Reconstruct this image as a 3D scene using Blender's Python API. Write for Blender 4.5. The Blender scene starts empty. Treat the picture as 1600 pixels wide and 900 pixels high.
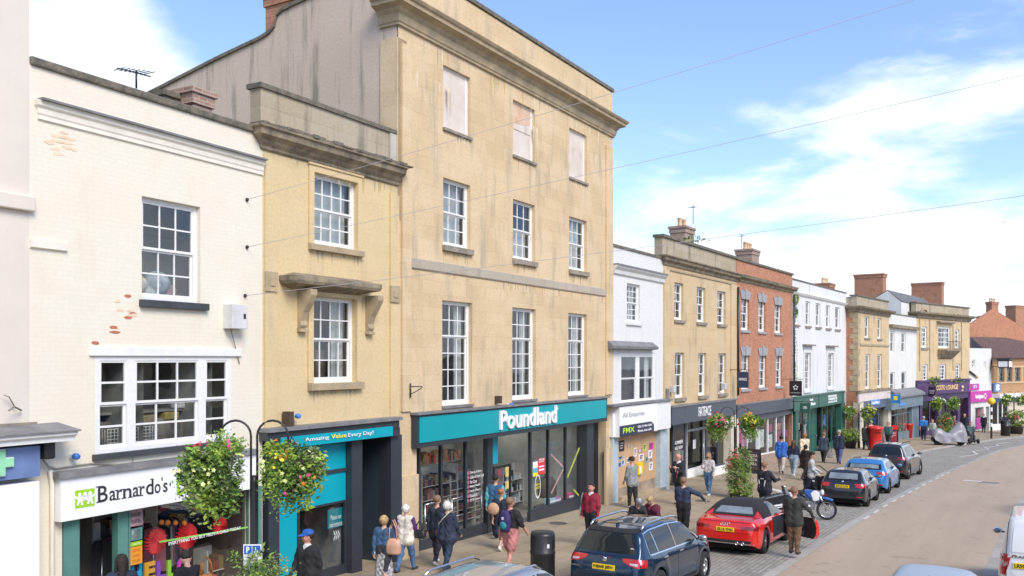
import bpy, bmesh, math, random
import numpy as np
from mathutils import Vector, Matrix
from mathutils.bvhtree import BVHTree
from mathutils.geometry import tessellate_polygon
R = math.radians
random.seed(7)
scn = bpy.context.scene
COL = scn.collection

# ---------------------------------------------------------------- camera
CAMZ = 5.1; FOC = 1400.0; HOR = 561.0
cam_d = bpy.data.cameras.new('camera'); cam = bpy.data.objects.new('camera', cam_d); COL.objects.link(cam)
cam.location = (0, 0, CAMZ); cam.rotation_euler = (R(90), 0, 0)
cam_d.sensor_width = 36; cam_d.lens = FOC/1600*36
cam_d.shift_y = (HOR-450)/1600
cam_d.clip_start = .1; cam_d.clip_end = 3000
scn.camera = cam

# ---------------------------------------------------------------- sky and sun
SUN_EL = 42; SUN_AZ = 148      # azimuth of the sun, degrees clockwise from +Y
wd = bpy.data.worlds.new('World'); scn.world = wd; wd.use_nodes = True
nt = wd.node_tree; nt.nodes.clear()
def wn(t, **k):
    n = nt.nodes.new(t)
    for a, b in k.items(): setattr(n, a, b)
    return n
L = nt.links.new
sky = wn('ShaderNodeTexSky', sky_type='NISHITA', sun_disc=False)
sky.sun_elevation = R(SUN_EL); sky.sun_rotation = R(SUN_AZ); sky.air_density = 1.0; sky.dust_density = .6; sky.ozone_density = 2.0
tc = wn('ShaderNodeTexCoord')
sep = wn('ShaderNodeSeparateXYZ'); L(tc.outputs['Generated'], sep.inputs[0])
def wmath(op, a, b=None, c=None, clamp=False):
    n = wn('ShaderNodeMath', operation=op); n.use_clamp = clamp
    for i, v in enumerate((a, b, c)):
        if v is None: continue
        if isinstance(v, (int, float)): n.inputs[i].default_value = v
        else: L(v, n.inputs[i])
    return n.outputs[0]
# cloud sheet coordinates: direction projected on a high flat layer
zz = wmath('ADD', wmath('MAXIMUM', sep.outputs['Z'], 0.0), .16)
cx = wmath('DIVIDE', sep.outputs['X'], zz); cy = wmath('DIVIDE', sep.outputs['Y'], zz)
comb = wn('ShaderNodeCombineXYZ'); L(cx, comb.inputs[0]); L(cy, comb.inputs[1])
n1 = wn('ShaderNodeTexNoise'); n1.inputs['Scale'].default_value = 1.5; n1.inputs['Detail'].default_value = 9; n1.inputs['Roughness'].default_value = .56; n1.inputs['Distortion'].default_value = .35
L(comb.outputs[0], n1.inputs['Vector'])
n2 = wn('ShaderNodeTexNoise'); n2.inputs['Scale'].default_value = .5; n2.inputs['Detail'].default_value = 3
mp = wn('ShaderNodeMapping'); mp.inputs['Location'].default_value = (3.1, 1.7, 0); L(comb.outputs[0], mp.inputs[0]); L(mp.outputs[0], n2.inputs['Vector'])
low = wmath('SUBTRACT', .78, wmath('MULTIPLY', sep.outputs['Z'], 2.9))          # more cloud low down
vd = wn('ShaderNodeVectorMath', operation='DOT_PRODUCT'); L(tc.outputs['Generated'], vd.inputs[0]); vd.inputs[1].default_value = (-.423, .863, .275)   # a cloud over the left-hand roofs
side = wmath('MULTIPLY', wmath('MAXIMUM', wmath('SUBTRACT', vd.outputs['Value'], .9885), 0.0), 60.0)
CB = wmath('ADD', wmath('ADD', wmath('MULTIPLY', wmath('SUBTRACT', n1.outputs[0], .5), 2.1), wmath('MULTIPLY', wmath('SUBTRACT', n2.outputs[0], .5), .9)), wmath('ADD', low, side))
ramp = wn('ShaderNodeMapRange', interpolation_type='SMOOTHSTEP'); L(CB, ramp.inputs[0]); ramp.inputs[1].default_value = .02; ramp.inputs[2].default_value = .42
skym = wn('ShaderNodeMixRGB', blend_type='MULTIPLY'); skym.inputs[0].default_value = 1; L(sky.outputs[0], skym.inputs[1]); skym.inputs[2].default_value = (.92, .96, 1.12, 1)
veil = wn('ShaderNodeMixRGB'); veil.inputs[0].default_value = .06; L(skym.outputs[0], veil.inputs[1]); veil.inputs[2].default_value = (3.4, 4.4, 6.0, 1)
ccol = wn('ShaderNodeMixRGB'); L(n1.outputs[0], ccol.inputs[0]); ccol.inputs[1].default_value = (3.7, 4.4, 5.5, 1); ccol.inputs[2].default_value = (5.75, 5.85, 6.05, 1)
mixc = wn('ShaderNodeMixRGB'); L(ramp.outputs[0], mixc.inputs[0]); L(veil.outputs[0], mixc.inputs[1]); L(ccol.outputs[0], mixc.inputs[2])
bg = wn('ShaderNodeBackground'); bg.inputs['Strength'].default_value = .13; L(mixc.outputs[0], bg.inputs['Color'])
wo = wn('ShaderNodeOutputWorld'); L(bg.outputs[0], wo.inputs['Surface'])

sl = bpy.data.lights.new('sun', 'SUN'); sl.energy = 2.0; sl.angle = R(30); sl.color = (1, .90, .77)
so = bpy.data.objects.new('sun', sl); COL.objects.link(so)
az = R(SUN_AZ); sd = Vector((math.sin(az)*math.cos(R(SUN_EL)), math.cos(az)*math.cos(R(SUN_EL)), math.sin(R(SUN_EL))))
so.rotation_euler = sd.to_track_quat('Z', 'Y').to_euler(); so.location = (0, -20, 40)
scn.view_settings.view_transform = 'Standard'; scn.view_settings.look = 'None'; scn.view_settings.gamma = 1
scn.view_settings.use_curve_mapping = False; scn.view_settings.exposure = .84
scn.render.engine = 'CYCLES'; scn.cycles.max_bounces = 6; scn.cycles.transparent_max_bounces = 12

# ---------------------------------------------------------------- materials
def newmat(name):
    m = bpy.data.materials.new(name); m.use_nodes = True
    t = m.node_tree; b = t.nodes['Principled BSDF']; return m, t, b
def nd(t, ty, **k):
    n = t.nodes.new(ty)
    for a, v in k.items():
        if a.startswith('i_'): n.inputs[a[2:].replace('_', ' ')].default_value = v
        else: setattr(n, a, v)
    return n
def c4(c): return (c[0], c[1], c[2], 1)
_mc = {}
def M(name, col, rough=.6, var=.12, vs=2.5, bump=0, bs=40, metal=0, coat=0, spec=.5, stretch=(1, 1, 1), col2=None):
    if name in _mc: return _mc[name]
    m, t, b = newmat(name)
    b.inputs['Roughness'].default_value = rough; b.inputs['Metallic'].default_value = metal
    b.inputs['Coat Weight'].default_value = coat; b.inputs['Coat Roughness'].default_value = .04; b.inputs['Specular IOR Level'].default_value = spec
    tcn = nd(t, 'ShaderNodeTexCoord'); mpn = nd(t, 'ShaderNodeMapping'); mpn.inputs['Scale'].default_value = stretch
    t.links.new(tcn.outputs['Object'], mpn.inputs[0])
    if var > 0 or col2:
        n = nd(t, 'ShaderNodeTexNoise', i_Scale=vs, i_Detail=6, i_Roughness=.6); t.links.new(mpn.outputs[0], n.inputs['Vector'])
        mx = nd(t, 'ShaderNodeMixRGB')
        mr = nd(t, 'ShaderNodeMapRange'); mr.inputs[1].default_value = .32; mr.inputs[2].default_value = .68
        t.links.new(n.outputs[0], mr.inputs[0]); t.links.new(mr.outputs[0], mx.inputs[0])
        if col2: mx.inputs[1].default_value = c4(col); mx.inputs[2].default_value = c4(col2)
        else:
            mx.inputs[1].default_value = c4([v*(1-var) for v in col]); mx.inputs[2].default_value = c4([min(1, v*(1+var)) for v in col])
        t.links.new(mx.outputs[0], b.inputs['Base Color'])
    else: b.inputs['Base Color'].default_value = c4(col)
    if bump:
        n = nd(t, 'ShaderNodeTexNoise', i_Scale=bs, i_Detail=4); t.links.new(mpn.outputs[0], n.inputs['Vector'])
        bp = nd(t, 'ShaderNodeBump', i_Strength=bump, i_Distance=.02); t.links.new(n.outputs[0], bp.inputs['Height']); t.links.new(bp.outputs[0], b.inputs['Normal'])
    _mc[name] = m; return m

def masonry(name, c1, c2, mortar, bw, bh, msize=.006, bump=.3, stain=(.12, .11, .09), stain_amt=.25, stain_sc=(1.2, .25), patch=None, patch_amt=.4, rough=.85, flat=False, offset=.5, warp=0, squash=None, grain=1):
    """courses laid in the wall's own plane: (x+y, z) of the object, or (x, y) when flat"""
    m, t, b = newmat(name); b.inputs['Roughness'].default_value = rough; b.inputs['Specular IOR Level'].default_value = .25
    tcn = nd(t, 'ShaderNodeTexCoord'); o = tcn.outputs['Object']
    if flat: vec = o
    else:
        s = nd(t, 'ShaderNodeSeparateXYZ'); t.links.new(o, s.inputs[0])
        ad = nd(t, 'ShaderNodeMath', operation='ADD'); t.links.new(s.outputs[0], ad.inputs[0]); t.links.new(s.outputs[1], ad.inputs[1])
        cb = nd(t, 'ShaderNodeCombineXYZ'); t.links.new(ad.outputs[0], cb.inputs[0]); t.links.new(s.outputs[2], cb.inputs[1]); vec = cb.outputs[0]
    if warp:
        nw = nd(t, 'ShaderNodeTexNoise', i_Scale=1.3, i_Detail=2); t.links.new(vec, nw.inputs['Vector'])
        vm = nd(t, 'ShaderNodeVectorMath', operation='MULTIPLY_ADD'); t.links.new(nw.outputs['Color'], vm.inputs[0]); vm.inputs[1].default_value = (warp, warp, 0); t.links.new(vec, vm.inputs[2]); v2 = vm.outputs[0]
    else: v2 = vec
    br = nd(t, 'ShaderNodeTexBrick', offset=offset); br.inputs['Scale'].default_value = 1
    br.inputs['Color1'].default_value = c4(c1); br.inputs['Color2'].default_value = c4(c2); br.inputs['Mortar'].default_value = c4(mortar)
    br.inputs['Mortar Size'].default_value = msize; br.inputs['Mortar Smooth'].default_value = .25; br.inputs['Brick Width'].default_value = bw; br.inputs['Row Height'].default_value = bh
    t.links.new(v2, br.inputs['Vector'])
    col = br.outputs['Color']
    def noisemask(sc, detail, lo, hi, stretch=None, loc=(0, 0, 0)):
        mpn = nd(t, 'ShaderNodeMapping'); mpn.inputs['Scale'].default_value = stretch or (1, 1, 1); mpn.inputs['Location'].default_value = loc; t.links.new(vec, mpn.inputs[0])
        n = nd(t, 'ShaderNodeTexNoise', i_Scale=sc, i_Detail=detail, i_Roughness=.62); t.links.new(mpn.outputs[0], n.inputs['Vector'])
        mr = nd(t, 'ShaderNodeMapRange', interpolation_type='SMOOTHSTEP'); mr.inputs[1].default_value = lo; mr.inputs[2].default_value = hi; t.links.new(n.outputs[0], mr.inputs[0]); return mr.outputs[0]
    def mixin(col, fac, c, amt, blend='MIX'):
        mm = nd(t, 'ShaderNodeMath', operation='MULTIPLY'); t.links.new(fac, mm.inputs[0]); mm.inputs[1].default_value = amt
        mx = nd(t, 'ShaderNodeMixRGB', blend_type=blend); t.links.new(mm.outputs[0], mx.inputs[0]); t.links.new(col, mx.inputs[1]); mx.inputs[2].default_value = c4(c); return mx.outputs[0]
    if patch: col = mixin(col, noisemask(.55, 5, .42, .62, loc=(4, 9, 0)), patch, patch_amt)
    col = mixin(col, noisemask(stain_sc[0], 7, .5, .75, (1, 1, 1) if flat else (1.6, stain_sc[1], 1)), stain, stain_amt)
    col = mixin(col, noisemask(14, 4, .35, .75), (.5, .47, .42), .22*grain, 'MULTIPLY')
    t.links.new(col, b.inputs['Base Color'])
    nf = nd(t, 'ShaderNodeTexNoise', i_Scale=28, i_Detail=5); t.links.new(vec, nf.inputs['Vector'])
    hm = nd(t, 'ShaderNodeMath', operation='MULTIPLY_ADD'); t.links.new(br.outputs['Fac'], hm.inputs[0]); hm.inputs[1].default_value = -.8/grain; t.links.new(nf.outputs[0], hm.inputs[2])
    bp = nd(t, 'ShaderNodeBump', i_Strength=bump, i_Distance=.015*grain); t.links.new(hm.outputs[0], bp.inputs['Height']); t.links.new(bp.outputs[0], b.inputs['Normal'])
    return m

def glassmat(name, tint=(.80, .84, .84), refl=.10, wav=.002, rough=.01):
    m, t, b = newmat(name); t.nodes.remove(b); out = t.nodes['Material Output']
    tr = nd(t, 'ShaderNodeBsdfTransparent'); tr.inputs[0].default_value = c4(tint)
    gl = nd(t, 'ShaderNodeBsdfGlossy'); gl.inputs['Roughness'].default_value = rough; gl.inputs[0].default_value = (.95, .97, 1, 1)
    ge = nd(t, 'ShaderNodeNewGeometry'); dt = nd(t, 'ShaderNodeVectorMath', operation='DOT_PRODUCT'); t.links.new(ge.outputs['Incoming'], dt.inputs[0]); t.links.new(ge.outputs['Normal'], dt.inputs[1])
    ab = nd(t, 'ShaderNodeMath', operation='ABSOLUTE'); t.links.new(dt.outputs['Value'], ab.inputs[0])
    om = nd(t, 'ShaderNodeMath', operation='SUBTRACT'); om.inputs[0].default_value = 1; t.links.new(ab.outputs[0], om.inputs[1])
    pw = nd(t, 'ShaderNodeMath', operation='POWER'); t.links.new(om.outputs[0], pw.inputs[0]); pw.inputs[1].default_value = 5
    ad = nd(t, 'ShaderNodeMath', operation='MULTIPLY_ADD'); ad.use_clamp = True; t.links.new(pw.outputs[0], ad.inputs[0]); ad.inputs[1].default_value = .9; ad.inputs[2].default_value = refl
    tcn = nd(t, 'ShaderNodeTexCoord'); n = nd(t, 'ShaderNodeTexNoise', i_Scale=2.2, i_Detail=1); t.links.new(tcn.outputs['Object'], n.inputs['Vector'])
    bp = nd(t, 'ShaderNodeBump', i_Strength=1, i_Distance=wav); t.links.new(n.outputs[0], bp.inputs['Height']); t.links.new(bp.outputs[0], gl.inputs['Normal'])
    mx = nd(t, 'ShaderNodeMixShader'); t.links.new(ad.outputs[0], mx.inputs[0]); t.links.new(tr.outputs[0], mx.inputs[1]); t.links.new(gl.outputs[0], mx.inputs[2]); t.links.new(mx.outputs[0], out.inputs[0])
    return m

# ---------------------------------------------------------------- mesh building
class MB:
    def __init__(s): s.v = []; s.f = []; s.m = []; s.mats = []; s.sm = []
    def mi(s, mat):
        if mat not in s.mats: s.mats.append(mat)
        return s.mats.index(mat)
    def add(s, vs, fs, mat, smooth=False):
        o = len(s.v); s.v += [tuple(v) for v in vs]; i = s.mi(mat)
        for f in fs: s.f.append(tuple(o+k for k in f)); s.m.append(i); s.sm.append(smooth)
        return s
    def box(s, x0, x1, y0, y1, z0, z1, mat):
        if x0 > x1: x0, x1 = x1, x0
        if y0 > y1: y0, y1 = y1, y0
        if z0 > z1: z0, z1 = z1, z0
        vs = [(x, y, z) for x in (x0, x1) for y in (y0, y1) for z in (z0, z1)]
        return s.add(vs, [(0, 1, 3, 2), (4, 6, 7, 5), (0, 4, 5, 1), (2, 3, 7, 6), (0, 2, 6, 4), (1, 5, 7, 3)], mat)
    def obox(s, c, sz, rot, mat):          # oriented box
        h = [v/2 for v in sz]; Mx = rot if isinstance(rot, Matrix) else Matrix.Rotation(rot, 3, 'Z')
        vs = [Vector(c)+Mx @ Vector((a*h[0], b*h[1], d*h[2])) for a in (-1, 1) for b in (-1, 1) for d in (-1, 1)]
        return s.add(vs, [(0, 1, 3, 2), (4, 6, 7, 5), (0, 4, 5, 1), (2, 3, 7, 6), (0, 2, 6, 4), (1, 5, 7, 3)], mat)
    def tube(s, pts, r, mat, n=8, cap=True, smooth=True):
        pts = [Vector(p) for p in pts]; rs = r if isinstance(r, (list, tuple)) else [r]*len(pts)
        vs = []; fs = []; up = None
        for i, p in enumerate(pts):
            d = (pts[min(i+1, len(pts)-1)]-pts[max(i-1, 0)]).normalized()
            if up is None or abs(up.dot(d)) > .95: up = Vector((0, 0, 1)) if abs(d.z) < .9 else Vector((1, 0, 0))
            a = d.cross(up).normalized(); b = d.cross(a).normalized(); up = -b if False else up
            for k in range(n):
                t = 2*math.pi*k/n; vs.append(p+(a*math.cos(t)+b*math.sin(t))*rs[i])
        for i in range(len(pts)-1):
            for k in range(n): fs.append((i*n+k, i*n+(k+1) % n, (i+1)*n+(k+1) % n, (i+1)*n+k))
        if cap: fs.append(tuple(range(n))[::-1]); fs.append(tuple((len(pts)-1)*n+k for k in range(n)))
        return s.add(vs, fs, mat, smooth)
    def lathe(s, prof, c, mat, n=16, smooth=True, axis='z', cap=True):
        vs = []; fs = []
        for r, z in prof:
            for k in range(n):
                t = 2*math.pi*k/n; a, b = r*math.cos(t), r*math.sin(t)
                if axis == 'z': vs.append((c[0]+a, c[1]+b, c[2]+z))
                elif axis == 'y': vs.append((c[0]+a, c[1]+z, c[2]+b))
                else: vs.append((c[0]+z, c[1]+a, c[2]+b))
        for i in range(len(prof)-1):
            for k in range(n): fs.append((i*n+k, i*n+(k+1) % n, (i+1)*n+(k+1) % n, (i+1)*n+k))
        if cap: fs.append(tuple(range(n))[::-1]); fs.append(tuple((len(prof)-1)*n+k for k in range(n)))
        return s.add(vs, fs, mat, smooth)
    def prism(s, poly, y0, y1, mat, axis='y'):
        """2D polygon extruded; axis y: poly is (x,z); axis x: (y,z); axis z: (x,y)"""
        def P(a, b, c):
            return (a, c, b) if axis == 'y' else ((c, a, b) if axis == 'x' else (a, b, c))
        n = len(poly); vs = [P(a, b, y0) for a, b in poly]+[P(a, b, y1) for a, b in poly]; fs = []
        tri = tessellate_polygon([[Vector((a, b, 0)) for a, b in poly]])
        for tr in tri: fs.append(tuple(tr)); fs.append(tuple(n+k for k in reversed(tr)))
        for k in range(n): fs.append((k, (k+1) % n, n+(k+1) % n, n+k))
        return s.add(vs, fs, mat)
    def ball(s, c, r, mat, n=10, sq=(1, 1, 1)):
        pr = []
        vs = []; fs = []; m = max(5, n//2+1)
        for i in range(m+1):
            ph = math.pi*i/m
            for k in range(n):
                t = 2*math.pi*k/n; vs.append((c[0]+r*sq[0]*math.sin(ph)*math.cos(t), c[1]+r*sq[1]*math.sin(ph)*math.sin(t), c[2]+r*sq[2]*math.cos(ph)))
        for i in range(m):
            for k in range(n): fs.append((i*n+k, (i+1)*n+k, (i+1)*n+(k+1) % n, i*n+(k+1) % n))
        return s.add(vs, fs, mat, True)
    def build(s, name, parent=None, bevel=0, weld=True):
        me = bpy.data.meshes.new(name); me.from_pydata(s.v, [], s.f)
        for m in s.mats: me.materials.append(m)
        me.polygons.foreach_set('material_index', s.m); me.polygons.foreach_set('use_smooth', s.sm)
        bm = bmesh.new(); bm.from_mesh(me)
        if weld: bmesh.ops.remove_doubles(bm, verts=bm.verts, dist=1e-5)
        bmesh.ops.recalc_face_normals(bm, faces=bm.faces); bm.to_mesh(me); bm.free(); me.update()
        o = bpy.data.objects.new(name, me); COL.objects.link(o)
        if parent: o.parent = parent
        if bevel:
            md = o.modifiers.new('bevel', 'BEVEL'); md.width = bevel; md.segments = 2; md.limit_method = 'ANGLE'; md.angle_limit = R(40)
        return o
def _build_each(s, name, parent=None, bevel=0):
    par = list(range(len(s.v)))
    def fd(a):
        while par[a] != a: par[a] = par[par[a]]; a = par[a]
        return a
    for f in s.f:
        for k in f[1:]: par[fd(k)] = fd(f[0])
    grp = {}
    for i, f in enumerate(s.f): grp.setdefault(fd(f[0]), []).append(i)
    for idx in grp.values():
        q = MB(); q.mats = s.mats; mp_ = {}
        for i in idx:
            f = s.f[i]
            for k in f:
                if k not in mp_: mp_[k] = len(q.v); q.v.append(s.v[k])
            q.f.append(tuple(mp_[k] for k in f)); q.m.append(s.m[i]); q.sm.append(s.sm[i])
        o = q.build(name, parent, bevel)
    return o
MB.each = _build_each
def tag(o, label=None, cat=None, group=None, kind=None):
    if label: o['label'] = label
    if cat: o['category'] = cat
    if group: o['group'] = group
    if kind: o['kind'] = kind
    return o
def thing(name, label, cat, loc=(0, 0, 0), rz=0, group=None):
    o = bpy.data.objects.new(name, None); COL.objects.link(o); o.location = loc; o.rotation_euler = (0, 0, rz); o.empty_display_size = .2
    return tag(o, label, cat, group)
def copy_tree(o, parent=None):
    c = o.copy(); COL.objects.link(c); c.parent = parent
    for ch in list(o.children): copy_tree(ch, c)
    return c
def textmesh(s, bold=0, spacing=1, shear=0):
    cu = bpy.data.curves.new('t', 'FONT'); cu.body = s; cu.size = 1; cu.offset = bold; cu.space_character = spacing; cu.shear = shear; cu.resolution_u = 3
    ob = bpy.data.objects.new('t', cu); COL.objects.link(ob)
    dg = bpy.context.evaluated_depsgraph_get(); dg.update(); me = bpy.data.meshes.new_from_object(ob.evaluated_get(dg))
    v = [tuple(x.co) for x in me.vertices]; f = [tuple(p.vertices) for p in me.polygons]
    bpy.data.objects.remove(ob); bpy.data.curves.remove(cu); bpy.data.meshes.remove(me)
    return v, f
def add_text(mb, s, u0, u1, z0, z1, y, mat, depth=.01, bold=.01, spacing=1, shear=0, serif=False):
    """letters fill the box u0..u1, z0..z1 in the x-z plane at y, facing -y"""
    v, f = textmesh(s, bold, spacing, shear)
    if not v: return
    xs = [a[0] for a in v]; ys = [a[1] for a in v]; ax, bx, ay, by = min(xs), max(xs), min(ys), max(ys)
    P = lambda a: (u0+(a[0]-ax)/(bx-ax)*(u1-u0), z0+(a[1]-ay)/(by-ay)*(z1-z0))
    from collections import Counter
    n = len(v); vs = [(P(a)[0], y, P(a)[1]) for a in v]
    if depth > .004:
        ec = Counter()
        for q in f:
            for i in range(len(q)): ec[tuple(sorted((q[i], q[(i+1) % len(q)])))] += 1
        vs += [(P(a)[0], y+depth, P(a)[1]) for a in v]
        fs = list(f)+[(e[0], e[1], n+e[1], n+e[0]) for e, c in ec.items() if c == 1]
    else: fs = list(f)
    mb.add(vs, fs, mat)

# ---------------------------------------------------------------- street frame: s along the street, p to the right
TH = math.atan((1615-800)/FOC); PHI = R(90)-TH
CP, SP_ = math.cos(PHI), math.sin(PHI)
def XY(s, p): return (s*CP+p*SP_, s*SP_-p*CP)
def inv(X, Y): return (X*CP+Y*SP_, X*SP_-Y*CP)
def lerp_tab(tab, x):
    if x <= tab[0][0]: return tab[0][1]
    for (a, b), (c, d) in zip(tab, tab[1:]):
        if x <= c: return b+(d-b)*(x-a)/(c-a)
    return tab[-1][1]
ZG = [(-60, 2.3), (18.7, 0), (60, -1.24), (85, -1.95), (110, -2.65), (150, -3.4), (260, -4.6), (400, -5)]
def zg(s): return lerp_tab(ZG, s)
KL = [(-30, -8.75), (45, -8.6), (58, -8.2), (66, -7.6), (71.5, -7.0), (78, -5.9), (84, -4.7), (92, -3.0), (102, -.4), (115, 3.6), (140, 13), (200, 40)]
RL = [(-30, -5.6), (23, -5.45), (38, -5.05), (47, -4.6), (55.6, -4.05), (63, -3.3), (70, -2.8), (78, -2.0), (86, -.6), (94, 1.1), (102, 3.3), (115, 7.4), (140, 16.5), (200, 43)]
RR = [(-30, -1.3), (24, -1.15), (40, -.7), (47, -.3), (60, .9), (72, 2.5), (84, 4.9), (102, 9.6), (115, 13.6), (140, 22.6), (200, 49)]
def kerbL(s): return lerp_tab(KL, s)
def ground_hit(px, py, h=0):
    """plan point where the ray through a photograph pixel meets the ground raised by h"""
    z = 0.0
    for _ in range(40):
        Y = (CAMZ-z-h)*FOC/(py-HOR); X = (px-800)/FOC*Y; z = zg(inv(X, Y)[0])
    return X, Y, z
# ---------------------------------------------------------------- ground, road, pavements
def strip(name, fl, fr, dz, mat, s0=-30, s1=200, step=2.5, nx=1, skirt=0, label=None):
    vs = []; fs = []; n = 0; s = s0; rows = []
    while s <= s1+1e-6: rows.append(s); s += step
    for s in rows:
        a, b = fl(s), fr(s)
        for i in range(nx+1):
            p = a+(b-a)*i/nx; vs.append((s, -p, zg(s)+dz))
    w = nx+1
    for j in range(len(rows)-1):
        for i in range(nx): fs.append((j*w+i, j*w+i+1, (j+1)*w+i+1, (j+1)*w+i))
    mb = MB(); mb.add(vs, fs, mat)
    if skirt:
        for side in (0, nx):
            vv = []; ff = []
            for j in range(len(rows)):
                x = vs[j*w+side]; vv += [x, (x[0], x[1], x[2]-skirt)]
            for j in range(len(rows)-1): ff.append((2*j, 2*j+1, 2*j+3, 2*j+2))
            mb.add(vv, ff, mat)
    o = mb.build(name); o.rotation_euler = (0, 0, PHI); o['kind'] = 'structure'
    return o
m_slab = masonry('paving slabs', (.32, .255, .165), (.41, .335, .225), (.15, .12, .08), .9, .62, .008, .35, stain=(.17, .14, .11), stain_amt=.55, stain_sc=(.8, 1), flat=True, rough=.8, patch=(.43, .35, .26), patch_amt=.5, squash=1)
m_setts = masonry('stone setts', (.29, .275, .235), (.40, .38, .33), (.19, .175, .145), .22, .13, .014, .7, stain=(.12, .12, .1), stain_amt=.35, flat=True, rough=.8, patch=(.36, .35, .31), patch_amt=.4)
m_kerb = masonry('kerb stone', (.36, .34, .30), (.45, .43, .38), (.15, .14, .12), .95, 4, .008, .2, flat=True, rough=.8)
def roadmat():
    m, t, b = newmat('buff road surface'); b.inputs['Roughness'].default_value = .82; b.inputs['Specular IOR Level'].default_value = .3
    tcn = nd(t, 'ShaderNodeTexCoord'); o = tcn.outputs['Object']
    def n(sc, det, st, lo, hi):
        mp_ = nd(t, 'ShaderNodeMapping'); mp_.inputs['Scale'].default_value = st; t.links.new(o, mp_.inputs[0])
        x = nd(t, 'ShaderNodeTexNoise', i_Scale=sc, i_Detail=det, i_Roughness=.65); t.links.new(mp_.outputs[0], x.inputs['Vector'])
        r = nd(t, 'ShaderNodeMapRange'); r.inputs[1].default_value = lo; r.inputs[2].default_value = hi; t.links.new(x.outputs[0], r.inputs[0]); return r.outputs[0]
    def mix(a, b_, f, ty='MIX'):
        x = nd(t, 'ShaderNodeMixRGB', blend_type=ty)
        for i, v in ((0, f), (1, a), (2, b_)):
            if isinstance(v, tuple): x.inputs[i].default_value = v
            elif isinstance(v, float): x.inputs[i].default_value = v
            else: t.links.new(v, x.inputs[i])
        return x.outputs[0]
    c = mix((.42, .33, .23, 1), (.48, .385, .275, 1), n(.5, 5, (.22, 1, 1), .3, .7))
    c = mix(c, (.30, .235, .165, 1), mixf(t, n(.9, 6, (.12, 1.3, 1), .48, .72), .3))
    c = mix(c, (.27, .22, .18, 1), mixf(t, n(60, 3, (1, 1, 1), .5, .8), .7))
    c = mix(c, (.56, .46, .35, 1), mixf(t, n(85, 2, (1, 1, 1), .6, .8), .6))
    c = mix(c, (.20, .17, .14, 1), mixf(t, n(1.6, 9, (1, 1, 1), .60, .70), .55))
    t.links.new(c, b.inputs['Base Color'])
    x = nd(t, 'ShaderNodeTexNoise', i_Scale=60, i_Detail=3); t.links.new(o, x.inputs['Vector'])
    bp = nd(t, 'ShaderNodeBump', i_Strength=.5, i_Distance=.01); t.links.new(x.outputs[0], bp.inputs['Height']); t.links.new(bp.outputs[0], b.inputs['Normal'])
    return m
def mixf(t, s, k):
    x = nd(t, 'ShaderNodeMath', operation='MULTIPLY'); t.links.new(s, x.inputs[0]); x.inputs[1].default_value = k; return x.outputs[0]
m_road = roadmat()
g = strip('ground', lambda s: -300, lambda s: 300, -.16, M('earth', (.25, .23, .19)), -300, 900, 20, 20)
strip('pavement', lambda s: kerbL(s)-34, lambda s: kerbL(s)-.14, 0, m_slab, -30, 200, 2.5, 1)
strip('kerb', lambda s: kerbL(s)-.14, kerbL, .004, m_kerb, skirt=.16)
strip('parking_strip', kerbL, lambda s: lerp_tab(RL, s)-.28, -.104, m_setts)
strip('channel_stones', lambda s: lerp_tab(RL, s)-.28, lambda s: lerp_tab(RL, s), -.1, m_kerb)
strip('road', lambda s: lerp_tab(RL, s), lambda s: lerp_tab(RR, s), -.104, m_road)
strip('channel_stones', lambda s: lerp_tab(RR, s), lambda s: lerp_tab(RR, s)+.35, -.1, m_kerb)
strip('parking_strip', lambda s: lerp_tab(RR, s)+.35, lambda s: lerp_tab(RR, s)+2.9, -.104, m_setts)
strip('kerb', lambda s: lerp_tab(RR, s)+2.9, lambda s: lerp_tab(RR, s)+3.04, .004, m_kerb, skirt=.16)
strip('pavement', lambda s: lerp_tab(RR, s)+3.04, lambda s: lerp_tab(RR, s)+9, 0, m_slab)
m_wpaint = M('worn white road paint', (.62, .60, .56), .7, .25, 30, .3, 60)
def marking(name, pts, dz=-.094):
    """closed outline of (s, p) points laid on the road"""
    mb = MB(); vs = [(s, -p, zg(s)+dz) for s, p in pts]
    tri = tessellate_polygon([[Vector((a, b, 0)) for a, b, c in vs]]); mb.add(vs, [tuple(t_) for t_ in tri], m_wpaint)
    o = mb.build(name); o.rotation_euler = (0, 0, PHI); o['kind'] = 'structure'
def pxs(px, py):
    X, Y, z = ground_hit(px, py, -.1); return inv(X, Y)
for i in range(15):                                   # dashed bay line beside the road
    s0 = 33.5+i*1.9; s1 = s0+1.0
    if s1 < 56: marking('road_marking', [(s0, lerp_tab(RL, s0)-.04), (s1, lerp_tab(RL, s1)-.04), (s1, lerp_tab(RL, s1)+.06), (s0, lerp_tab(RL, s0)+.06)])
def linepx(pts, w):
    q = [pxs(*p) for p in pts]
    for (a, b), (c, d) in zip(q, q[1:]):
        l = math.hypot(c-a, d-b); nx, ny = -(d-b)/l*w/2, (c-a)/l*w/2
        marking('road_marking', [(a+nx, b+ny), (c+nx, d+ny), (c-nx, d-ny), (a-nx, b-ny)])
linepx([(1500, 714), (1526, 710)], .12); linepx([(1527, 710), (1520, 705)], .12); linepx([(1521, 705), (1545, 702)], .12); linepx([(1546, 702), (1538, 699.5)], .12); linepx([(1539, 699.5), (1560, 696.5)], .12); linepx([(1561, 696.5), (1556, 694)], .12); linepx([(1557, 694), (1577, 691)], .12)
linepx([(1505, 750.5), (1534, 752.5)], .55)
for k in range(4): linepx([(1588+k*1.5, 683+k*2.6), (1612, 683+k*2.6)], .35)
mbp = MB()
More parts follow.
